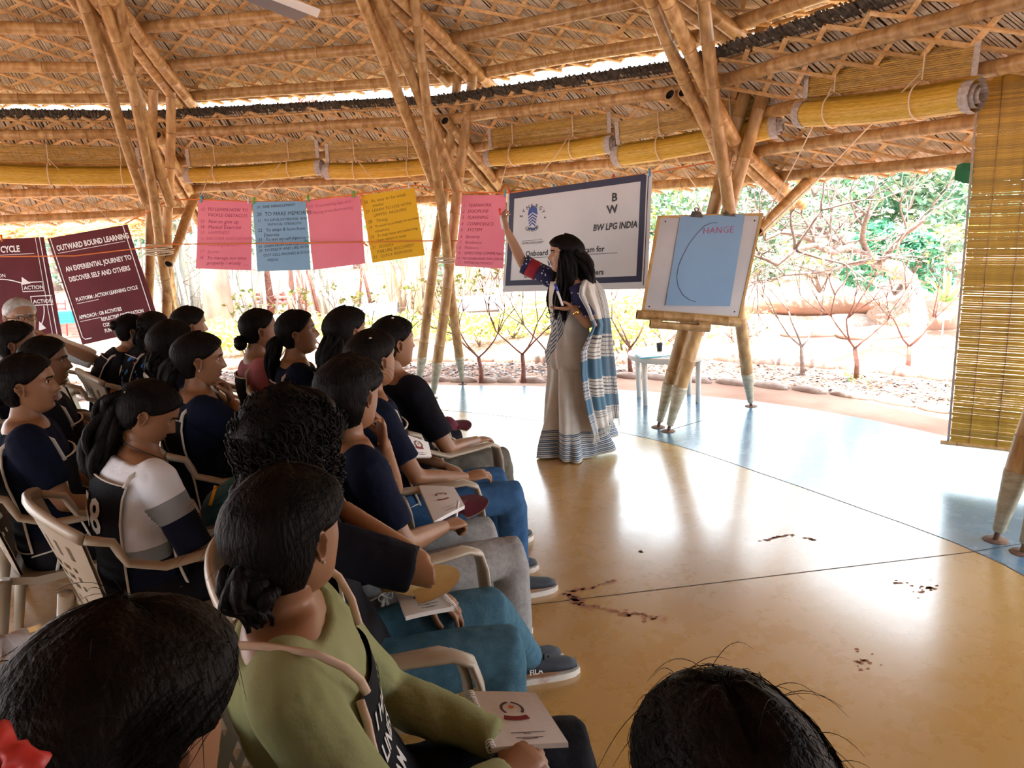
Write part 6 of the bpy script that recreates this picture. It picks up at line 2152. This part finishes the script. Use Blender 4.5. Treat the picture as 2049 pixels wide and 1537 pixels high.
# skirt: folded rings from hem to waist
rows, hemv = [], []
NR, NS = 30, 120
ZS = [0.004+.80*(i/(NR-1)) for i in range(NR)]
for i, z in enumerate(ZS):
    fr = IT(z, [0, .1, .3, .55, .66, .80], [.205, .195, .165, .145, .140, .125])
    bk = IT(z, [0, .04, .1, .2, .35, .55, .70, .80], [.30, .29, .26, .215, .17, .145, .12, .10])
    hw = IT(z, [0, .15, .4, .6, .72, .80], [.215, .205, .185, .18, .165, .145])
    row = []
    for j in range(NS):
        a = 2*math.pi*j/NS
        c, s = math.cos(a), math.sin(a)
        k = (fr if c > 0 else bk)
        d = 1-(z/.85)**1.5
        aw = (a+math.pi) % (2*math.pi)-math.pi
        front = math.exp(-((aw-.55)/.75)**2)
        fold = front*.11*d*abs(math.sin(5.5*aw+.5*z+.3))**.7-front*.04*d
        fold += .05*d*math.sin(6*a+4*z+.8)+.012*d*math.sin(15*a-3*z)
        swag = .016*math.sin(14*z+3.2*s-1.5*c)*(1-d)*1.2
        m = 1+max(-.03, fold)/.2*.9+max(0, swag)
        up = 0.075*ss((-c-.15)/.85)*(1-z/.8)+0.012*front*abs(math.sin(5.5*aw))*(1-z/.8)
        row.append(V((k*c*m, hw*s*m, z+up)))
        hemv.append(min(.98, z*1.0 if z < .5 else .6))
    rows.append(row)
sk_ = MB()
sk_.add(*quadmesh(rows, NR, NS, True))
me = sk_.mesh('saree_skirt', SAREE)
set_attr(me, 'hem', hemv)
o = bpy.data.objects.new('saree_skirt', me)
SC.collection.objects.link(o)
o.parent = TR_['root']
sol = o.modifiers.new('s', 'SOLIDIFY')
sol.thickness = .003
# chest: wrapped cloth with a diagonal striped edge
rows, ce = [], []
NR, NS = 22, 60
for i in range(NR):
    h = -.085+.605*i/(NR-1)
    row = []
    for j in range(NS):
        a = 2*math.pi*j/NS
        aw = (a+math.pi) % (2*math.pi)-math.pi
        p = T.pt(h, a, .020+.010*math.sin(9*aw+11*h+3*math.sin(aw*2))*ss((.5-h)/.3)+.02*ss((.2-h)/.2))
        row.append(p)
        t = (h-.02)*1.5-(aw+.5)*.42
        ce.append(max(0, min(.99, .5+t*1.6)) if -1.5 < aw < 1.9 else 0)
    rows.append(row)
mb = MB()
closed(mb, rows)
me = mb.mesh('saree_chest_drape', CHEST)
set_attr(me, 'ce', ce)
o = bpy.data.objects.new('saree_chest_drape', me)
SC.collection.objects.link(o)
o.parent = TR_['root']
# pallu: over the left shoulder, down the back of the arm to the knees
def tl(px, py, yl):
    """photo sight line met with the plane y = yl of the trainer's own frame"""
    inv = TR_['m'].inverted()
    e = inv @ EYE
    d = (inv.to_3x3() @ sight(px, py))
    return e+d*((yl-e.y)/d.y)
SP = [(1168, 560, 1190, 558, .16, .02), (1160, 574, 1198, 568, .28, .06), (1157, 592, 1207, 582, .335, .08), (1172, 620, 1213, 612, .335, .08), (1184, 652, 1218, 648, .30, .07), (1160, 703, 1223, 692, .27, .06), (1160, 748, 1228, 735, .27, .05), (1165, 790, 1232, 778, .27, .04), (1173, 830, 1235, 806, .27, .03), (1186, 872, 1236, 832, .27, .02)]
rows, pv, pu = [], [], []
NV, NU = 46, 34
top0, top1 = T.pt(.40, .35, .03), T.pt(.36, -.5, .03)
for i in range(NV):
    t = i/(NV-1)*(len(SP)-1)
    k = min(int(t), len(SP)-2)
    u_ = t-k
    q = [SP[k][n]+(SP[k+1][n]-SP[k][n])*u_ for n in range(6)]
    row = []
    for j in range(NU):
        u = j/(NU-1)
        yl = q[4]+(q[5]-q[4])*u**1.6
        fold = ss(i/14)*(.028*math.sin(2*math.pi*2.3*u+.5)+.012*math.sin(2*math.pi*5.1*u+i*.05))
        p = tl(q[0]+(q[2]-q[0])*u, q[1]+(q[3]-q[1])*u, yl)
        row.append(p+V((0, fold, 0)))
        pv.append(i/(NV-1)*.995)
        pu.append(u*.995)
    rows.append(row)
mb = MB()
mb.add(*quadmesh(rows, NV, NU))
me = mb.mesh('pallu', PALLU)
set_attr(me, 'pv', pv)
set_attr(me, 'pv2', pv)
set_attr(me, 'pu', pu)
o = bpy.data.objects.new('pallu', me)
SC.collection.objects.link(o)
o.parent = TR_['root']
o.modifiers.new('s', 'SOLIDIFY').thickness = .003
mb = MB()
for j in range(NU):
    p = rows[-1][j]
    for _ in range(2):
        mb.tube([p, p+V((R.uniform(-.01, .01), R.uniform(-.01, .01), -.03)), p+V((R.uniform(-.02, .02), R.uniform(-.015, .015), -.06))], .0016, 3, cap=False)
child(TR_, 'pallu_fringe', mb, PIPING)['kind'] = 'stuff'
# blouse sleeves and band
sh, e, w = TR_['arms']['r']
for nm, m_, a0, a1, r0, r1 in (('blouse_sleeve', BLOUSE, -.15, .62, .066, .064), ('sleeve_band', REDB, .60, .88, .066, .066), ('sleeve_cuff', BLOUSE, .86, .99, .067, .068)):
    mb = MB()
    pts = [sh.lerp(e, a0+(a1-a0)*k/4) for k in range(5)]
    mb.tube(pts, [r0+(r1-r0)*k/4 for k in range(5)], 20)
    mb.v = [tuple(V(p)+V((noise.noise(V(p)*30), noise.noise(V(p)*30+V((9, 0, 0))), noise.noise(V(p)*30+V((0, 9, 0)))))*.006) for p in mb.v]
    child(TR_, nm, mb, m_)
sh, e, w = TR_['arms']['l']
mb = MB()
mb.tube([sh, sh.lerp(e, .35), sh.lerp(e, .75)], [.064, .062, .06], 18)
child(TR_, 'blouse_sleeve', mb, BLOUSE)
d = (w-e).normalized()
mb = MB()
c = w-d*.035
s, t = frame(d)
mb.tube([c+s*(.029*math.cos(q*.3))+t*(.028*math.sin(q*.3)) for q in range(22)], (.004, .009), 6, up=d)
mb.lathe(c+V((0, .030, 0)), [(.015, -.003), (.016, .003), (.013, .006)], 16, axis=V((0, 1, 0)))
child(TR_, 'wrist_watch', mb, GOLD)
# things she holds
PENW = mat('marker_white', (.75, .75, .78), None, .35)
PENB = mat('marker_blue_cap', (.02, .03, .32), None, .35)
def marker(c, d, cap, lab):
    mb = MB()
    d = V(d).normalized()
    mb.tube([c-d*.07, c+d*.025], .0075, 10)
    body_ = mb.v[:]
    mb.tube([c+d*.025, c+d*.07], .0085, 10, m=1)
    tag(mb.build('marker_pen', [PENW, cap]), lab, 'marker')
PL = TR_['place']
marker(at_y(1118, 590, 4.55), at_y(1108, 566, 4.55)-at_y(1122, 606, 4.55), PENB, 'white marker with a blue cap in the saree woman\'s lowered hand')
marker(PL(TR_['arms']['r'][2])+V((-.035, -.03, .075)), (-.1, .0, 1), PEGC['red'], 'white marker with a red cap in the raised hand')
gp = at_y(1107, 632, 4.52)
gl = thing('eyeglasses', 'black eyeglasses hanging on a cord in front of the saree', 'glasses', gp)
for sg in (-1, 1):
    mb = MB()
    c = gp+V((sg*.022, 0, -sg*.006))
    mb.tube([c+V((.021*math.cos(q*.35), .004*math.sin(q), .017*math.sin(q*.35))) for q in range(19)], .0022, 5)
    mb.build('rim', BLACKP, gl)
mb = MB()
mb.tube([gp+V((-.043, 0, .008)), gp+V((-.03, -.05, -.01)), gp+V((-.005, -.07, -.035))], .002, 5)
mb.build('temple', BLACKP, gl)
mb = MB()
mb.tube([gp+V((.0, 0, .01)), at_y(1110, 600, 4.56), at_y(1118, 560, 4.66)], .002, 5)
mb.build('neck_cord', BLACKP, gl)
# ---------------------------------------------------------------- things on laps and seats
PAGE = mat('notebook_page', (0.70, 0.68, 0.66), (0.76, 0.74, 0.72), .7, 4)
MAR = mat('maroon_print_crest', (0.22, 0.02, 0.03), None, .6)
DKG = mat('dark_wreath', (0.10, 0.05, 0.05), None, .6)
ORN = mat('orange_star', (0.65, 0.16, 0.04), None, .6)
WIRE = mat('white_coil', (.72, .70, .68), None, .35)
def notebook(label, c4, spiral='left', crest=True, thick=.012, up=None):
    TL, TR, BR, BL = [V(p) for p in c4]
    root = thing('notebook', label, 'notebook', (TL+BR)/2)
    n = (TR-TL).cross(TL-BL).normalized()
    if up is not None and n.dot(V(up)) < 0: n = -n
    at = lambda u, v, l=0.0: TL.lerp(TR, u).lerp(BL.lerp(BR, u), v)+n*(l+.004*math.sin(u*2.2+v))
    def slab(nm, l0, l1, m):
        mb = MB()
        N = 7
        A = [[at(j/(N-1), i/(N-1), l1) for j in range(N)] for i in range(N)]
        B = [[at(j/(N-1), i/(N-1), l0) for j in range(N)] for i in range(N)]
        vs, fs = quadmesh(A, N, N); mb.add(vs, fs)
        vs, fs = quadmesh(B, N, N); mb.add(vs, fs)
        ra = A[0]+[A[i][N-1] for i in range(1, N)]+A[N-1][::-1][1:]+[A[i][0] for i in range(N-2, 0, -1)]
        rb = B[0]+[B[i][N-1] for i in range(1, N)]+B[N-1][::-1][1:]+[B[i][0] for i in range(N-2, 0, -1)]
        k = len(ra)
        mb.add(ra+rb, [(i, (i+1) % k, k+(i+1) % k, k+i) for i in range(k)])
        return mb.build(nm, m, root, False)
    slab('pages', -thick, -.001, PAGE)
    cv = slab('cover', -.0008, .0006, PAGE)
    W, H = (TR-TL).length, (BL-TL).length
    if crest:
        for a0, a1 in ((-3.9, -1.75), (-1.4, .75)):
            put_line('crest_wreath', [(.5+.15*math.cos(a0+(a1-a0)*k/10), .36-.15*W/H*math.sin(-(a0+(a1-a0)*k/10))*1) for k in range(11)], .006, DKG, cv, at, W, H)
        st = []
        for k in range(12):
            r = .06 if k % 2 else .028
            st.append((.5+r*math.cos(k*math.pi/6), .33+r*W/H*math.sin(k*math.pi/6)))
        put_poly('crest_star', st, ORN, cv, at)
        put_line('crest_ribbon', [(.33+.34*k/8, .52+.025*math.sin(k*math.pi/8)) for k in range(9)], .014, MAR, cv, at, W, H)
        for v, u0, u1 in ((.80, .32, .78), (.825, .48, .58), (.89, .36, .72), (.91, .44, .64)):
            put_line('printed_line', [(u0, v), (u1, v)], .0022, DKG, cv, at, W, H)
    if spiral:
        for k in range(24):
            t = (k+.5)/24
            c = at(0, t, -thick*.4) if spiral == 'left' else (at(1, t, -thick*.4) if spiral == 'right' else at(t, 0, -thick*.4))
            d = (BL-TL).normalized() if spiral != 'top' else (TR-TL).normalized()
            s = d.cross(n)
            mb = MB()
            mb.tube([c+s*(.009*math.cos(q*.7))+n*(.011*math.sin(q*.7)) for q in range(10)], .0014, 4)
            mb.build('coil', WIRE, root)
    return root
Lz = .625
notebook('white spiral notebook with a round crest on the lap of the woman in sage green', [at_z(940, 1384, Lz), at_z(1072, 1389, Lz), at_z(1137, 1486, Lz-.02), at_z(984, 1500, Lz-.01)], 'left')
notebook('white spiral notebook open on the lap of the curly-haired woman', [at_z(790, 1178, .66), at_z(856, 1160, .655), at_z(908, 1214, .655), at_z(812, 1236, .66)], 'right')
notebook('white notebook under the writing hand of the woman in the navy polo', [at_z(838, 972, .665), at_z(908, 976, .65), at_z(930, 1012, .65), at_z(868, 1046, .66)], None)
notebook('white notebook held upright by the woman with the hair clip', [at_y(806, 868, 2.92), at_y(856, 886, 2.98), at_y(864, 914, 2.94), at_y(824, 916, 2.86)], 'left', up=(0, -1, .3))
notebook('white notebook on the lap of the woman in the striped tee', [at_z(380, 1085, .62), at_z(425, 1075, .62), at_z(440, 1098, .62), at_z(385, 1112, .62)], None, False)
# caps
CAPM = mat('maroon_cap_cloth', (0.10, 0.008, 0.028), (0.13, 0.012, 0.036), .85, 40)
CAPY = mat('pale_yellow_cap_cloth', (0.60, 0.42, 0.16), (0.66, 0.48, 0.2), .85, 30)
CREAM = mat('cream_lining', (0.62, 0.50, 0.30), None, .8)
def cap(label, c, d, m, lining, r=.085, flat=.5):
    c, d = V(c), V((d[0], d[1], 0)).normalized()
    s = V((-d.y, d.x, 0))
    root = thing('cap', label, 'cap', c)
    rows = []
    for i in range(8):
        e = i/7*math.pi/2
        rows.append([c+(d*math.cos(2*math.pi*j/22)*1.1+s*math.sin(2*math.pi*j/22))*(r*math.cos(e)+.002)+V((0, 0, .10*flat*math.sin(e)+.006*math.sin(j*1.3+i)*math.cos(e))) for j in range(22)])
    mb = MB()
    mb.add(*quadmesh(rows, 8, 22, True))
    mb.build('crown', m, root)
    for l, mm, nm in ((.004, m, 'brim'), (-.001, lining, 'brim_lining')):
        P = []
        for i in range(5):
            row = []
            for j in range(15):
                a = (j/14-.5)*2.2
                rr = r*1.05+.075*i/4*math.cos(a*.72)
                row.append(c+(d*math.cos(a)+s*math.sin(a))*rr+V((0, 0, l+.012*math.cos(a)*1-.010*(i/4)*abs(a))))
            P.append(row)
        mb = MB()
        mb.add(*quadmesh(P, 5, 15))
        mb.build(nm, mm, root)
    return root
cap('maroon cap lying under the notebook of the woman in the navy polo', at_z(898, 1016, .615), at_z(985, 1006, .6)-at_z(898, 1016, .6), CAPM, CREAM, .07, .3)
cap('maroon cap with cream lining by the elbow of the woman in plain black', at_z(893, 858, .66), V((.6, .5, 0)), CAPM, CREAM, .055, .6)
cap('pale yellow cap on the open notebook of the curly-haired woman', at_z(815, 1165, .68), V((.8, -.1, 0)), CAPY, CREAM, .07, .5)
# teal pouch, phone
TEALP = mat('teal_pouch_cloth', (0.01, 0.085, 0.11), (0.015, 0.11, 0.14), .6, 20)
c = at_z(448, 1000, .74)
mb = MB()
rows = []
for i in range(9):
    t = i/8
    q = at_z(420, 1020, .66).lerp(at_z(472, 985, .78), t)
    rows.append([q+V((.055*math.cos(2*math.pi*j/16)*math.sin(math.pi*(.12+.76*t))**.5, .045*math.sin(2*math.pi*j/16), .05*math.sin(2*math.pi*j/16))) for j in range(16)])
closed(mb, rows)
po = mb.build('pouch', TEALP)
tag(po, 'teal zipped pencil pouch on the lap of the woman in the striped tee', 'pouch')
pn = MB()
pn.tube([at_z(420, 1012, .74), at_z(432, 972, .80)], .006, 8)
tag(pn.build('pencil', PEGC['yellow']), 'yellow pencil standing beside the teal pouch', 'pencil')
mk = MB()
a = PE['polo']['place'](PE['polo']['arms']['r'][1].lerp(PE['polo']['arms']['r'][2], 1.25))
mk.tube([a+V((.0, 0, -.03)), a+V((.02, .03, .07))], .005, 8)
tag(mk.build('pen', PENW), 'white pen in the writing hand of the woman in the navy polo', 'pen')
# red hair bow and grey bag at the lower left corner
REDV = mat('red_satin', (0.55, 0.03, 0.03), (0.70, 0.07, 0.06), .4, 12)
c = at_y(2, 1550, .50)
bow = thing('hair_scrunchie', 'crumpled red satin hair scrunchie at the bottom left corner', 'scrunchie', c)
mb = MB()
rows = []
for i in range(28):
    a = 2*math.pi*i/28
    rr = .020+.005*math.sin(5*a)
    o_ = c+V((rr*math.cos(a), .3*rr*math.sin(a), rr*math.sin(a)))
    e = V((math.cos(a), 0, math.sin(a)))
    th = .011+.0035*math.sin(9*a)
    rows.append([o_+e*(th*math.cos(2*math.pi*j/12))+V((0, 1, 0))*(th*math.sin(2*math.pi*j/12)) for j in range(12)])
rows.append(rows[0])
mb.add(*quadmesh(rows, 29, 12, True))
mb.build('band', REDV, bow)
BAG = mat('grey_plastic_bag', (0.30, 0.32, 0.36), (0.55, 0.57, 0.60), .3, 14)
c = at_y(8, 1400, .95)
mb = MB()
mb.ball(c, (.07, .07, .085), 28, 20)
mb.v = [tuple(V(p)+(V(p)-c)*(.55*noise.noise(V(p)*22)+.3*abs(noise.noise(V(p)*45)))) for p in mb.v]
tag(mb.build('plastic_bag', BAG), 'crumpled grey plastic bag at the left edge by the puffy-haired woman', 'bag')
# ear studs, hair clips and necklace
def stud(who, side, m, lab=None):
    i = PE[who]
    mb = MB()
    mb.ball(i['H']((-.008, side*.083, -.034)), .0036, 8, 6)
    child(i, 'ear_stud', mb, m)
PEARL = mat('pearl', (.75, .72, .68), None, .2)
stud('green', -1, STEEL); stud('earring', -1, PEARL); stud('curly', -1, GOLD)
def clip(who, p, m=PEARL):
    i = PE[who]
    mb = MB()
    q = i['H'](p)
    mb.ball(q, (.007, .005, .004), 8, 6)
    child(i, 'hair_clip', mb, m)
clip('clip', (-.05, -.055, .11)); clip('stripe', (-.105, -.05, .055)); clip('pony', (-.115, -.03, -.02)); clip('black', (-.02, -.04, .128))
i = PE['stripe']
mb = MB()
mb.tube([i['T'].pt(.565, a, .012+.01*abs(math.sin(a)))+V((0, 0, -.02*math.cos(a)-.004)) for a in [2*math.pi*k/24 for k in range(25)]], .0022, 5)
child(i, 'black_necklace', mb, BLACKP)
i = PE['man']
mb = MB()
for sg in (1, -1):
    mb.tube([i['H']((.102, sg*.031+.022*math.cos(q*.35), .012+.017*math.sin(q*.35))) for q in range(19)], .0018, 5)
    mb.tube([i['H']((.100, sg*.053, .016)), i['H']((.04, sg*.082, .014)), i['H']((-.01, sg*.084, .012))], .0018, 5)
mb.tube([i['H']((.103, -.010, .016)), i['H']((.107, 0, .019)), i['H']((.103, .010, .016))], .0018, 5)
child(i, 'eyeglasses', mb, BLACKP)
sh, e, w = i['arms']['l']
d = (w-e).normalized()
s, t = frame(d)
mb = MB()
mb.tube([w-d*.04+s*(.031*math.cos(q*.3))+t*(.030*math.sin(q*.3)) for q in range(22)], (.004, .009), 6, up=d)
child(i, 'wrist_watch', mb, STEEL)
# print on the sage sweatshirt's bib, white shoe mark, blue print on the patterned top
i = PE['green']
T_ = i['T']
at = lambda u, v, l=0.0: T_.pt(.40-.40*v, -.75+1.5*u, .024+l)
mb = MB()
P = [[at(j/14, k/10) for j in range(15)] for k in range(11)]
mb.add(*quadmesh(P, 11, 15))
pnl = child(i, 'black_bib', mb, BIBM)
mtx = i['root'].matrix_world.copy()
i['root'].matrix_world = Matrix.Identity(4)
for r_, tx in enumerate(('I HAVE', 'LINES', 'I AM', 'AND')):
    put_text('number', tx, .055, NUMW, pnl, at, .12, .25+.2*r_, .30, .38, lift=.003, bold=.02)
e = MB()
e.tube([at(0, k/8, .002) for k in range(9)]+[at(k/8, 1, .002) for k in range(1, 9)]+[at(1, 1-k/8, .002) for k in range(1, 9)], (.008, .003), 6, up=V((0, 1, 0)))
STRAPP = mat('pale_peach_strap', (0.58, 0.40, 0.28), (0.64, 0.46, 0.34), .8, 40)
o = bpy.data.objects.new('piping', e.mesh('piping', STRAPP)); SC.collection.objects.link(o); o.parent = pnl
st = MB()
q = [T_.pt(.40, .62, .03), T_.pt(.45, .72, .045), T_.pt(.50, .85, .055), T_.pt(.535, 1.15, .055)+V((0, 0, .012)), T_.pt(.556, 1.7, .045)+V((0, 0, .012)), T_.pt(.556, 2.3, .04)+V((0, 0, .008)), T_.pt(.556, math.pi, .04)]
q = q+[V((p.x, -p.y, p.z)) for p in q[-2::-1]]
q2 = [q[0]]
for k in range(len(q)-1):
    q2 += [q[k].lerp(q[k+1], t) for t in (.5, 1)]
st.tube(q2, (.0085, .003), 6, up=V((0, 1, 0)))
child(i, 'neck_strap', st, STRAPP)
i['root'].matrix_world = mtx
i = PE['pattern']
T_ = i['T']
PRB = [mat('print_blue', (.03, .20, .55), None, .7), mat('print_red', (.45, .05, .06), None, .7), mat('print_yellow', (.6, .45, .08), None, .7), mat('print_white', (.6, .6, .6), None, .7)]
mb = MB()
rg = random.Random(3)
for k in range(46):
    a = math.pi+rg.uniform(.45, 1.5)
    h = rg.uniform(.12, .46)
    r = rg.uniform(.006, .018)
    pts = [T_.pt(h+r*math.sin(q*1.05), a+r*5*math.cos(q*1.05)*rg.uniform(.6, 1.2), .031) for q in range(6)]
    mb.add(pts, [tuple(range(6))], rg.choice((0, 0, 0, 0, 0, 1, 3)))
child(i, 'blue_print', mb, PRB)['kind'] = 'stuff'

# laces and the maker's word on the shoe stretched out into the open floor
sh_ = [o for o in PE['curly']['root'].children if o.name.startswith('shoe')]
mtx = PE['curly']['root'].matrix_world.copy()
an = mtx.inverted() @ at_z(1058, 1318, .085)
for o in sh_[:1]:
    for k in range(5):
        x = .035+.018*k
        z = -.068+.085-.012*k
        lb_ = MB()
        lb_.tube([an+V((x, -.022, z-.012)), an+V((x+.008, 0, z+.001)), an+V((x+.014, .022, z-.012))], .0028, 5)
        c_ = lb_.mesh('lace', BLACKC)
        l_ = link('lace', c_, o)
    PE['curly']['root'].matrix_world = Matrix.Identity(4)
    text_mesh('lettering', 'FILA', .028, NUMW, o, an+V((-.01, -.0415, -.045)), V((1, .03, 0)).normalized(), V((0, .25, 1)).normalized(), .002, .02)
    PE['curly']['root'].matrix_world = mtx
i = PE['front_right']
mb = MB()
pts = [head_pt(z, a, False) for z, a in ((.088, 0), (.10, 0), (.108, 0), (.114, 0), (.118, 0))]
pts += [head_pt(z, math.pi, False) for z in (.1175, .114, .109, .102)]
vs = []
for p in pts:
    n = V((p.x/.093**2, 0, p.z/.117**2)).normalized()
    for y in (-.0022, .0022):
        vs.append(i['H'](p+n*.0145+V((0, y, 0))))
mb.add(vs, [(2*k, 2*k+1, 2*k+3, 2*k+2) for k in range(len(pts)-1)])
child(i, 'scalp_parting', mb, SKINS[1])
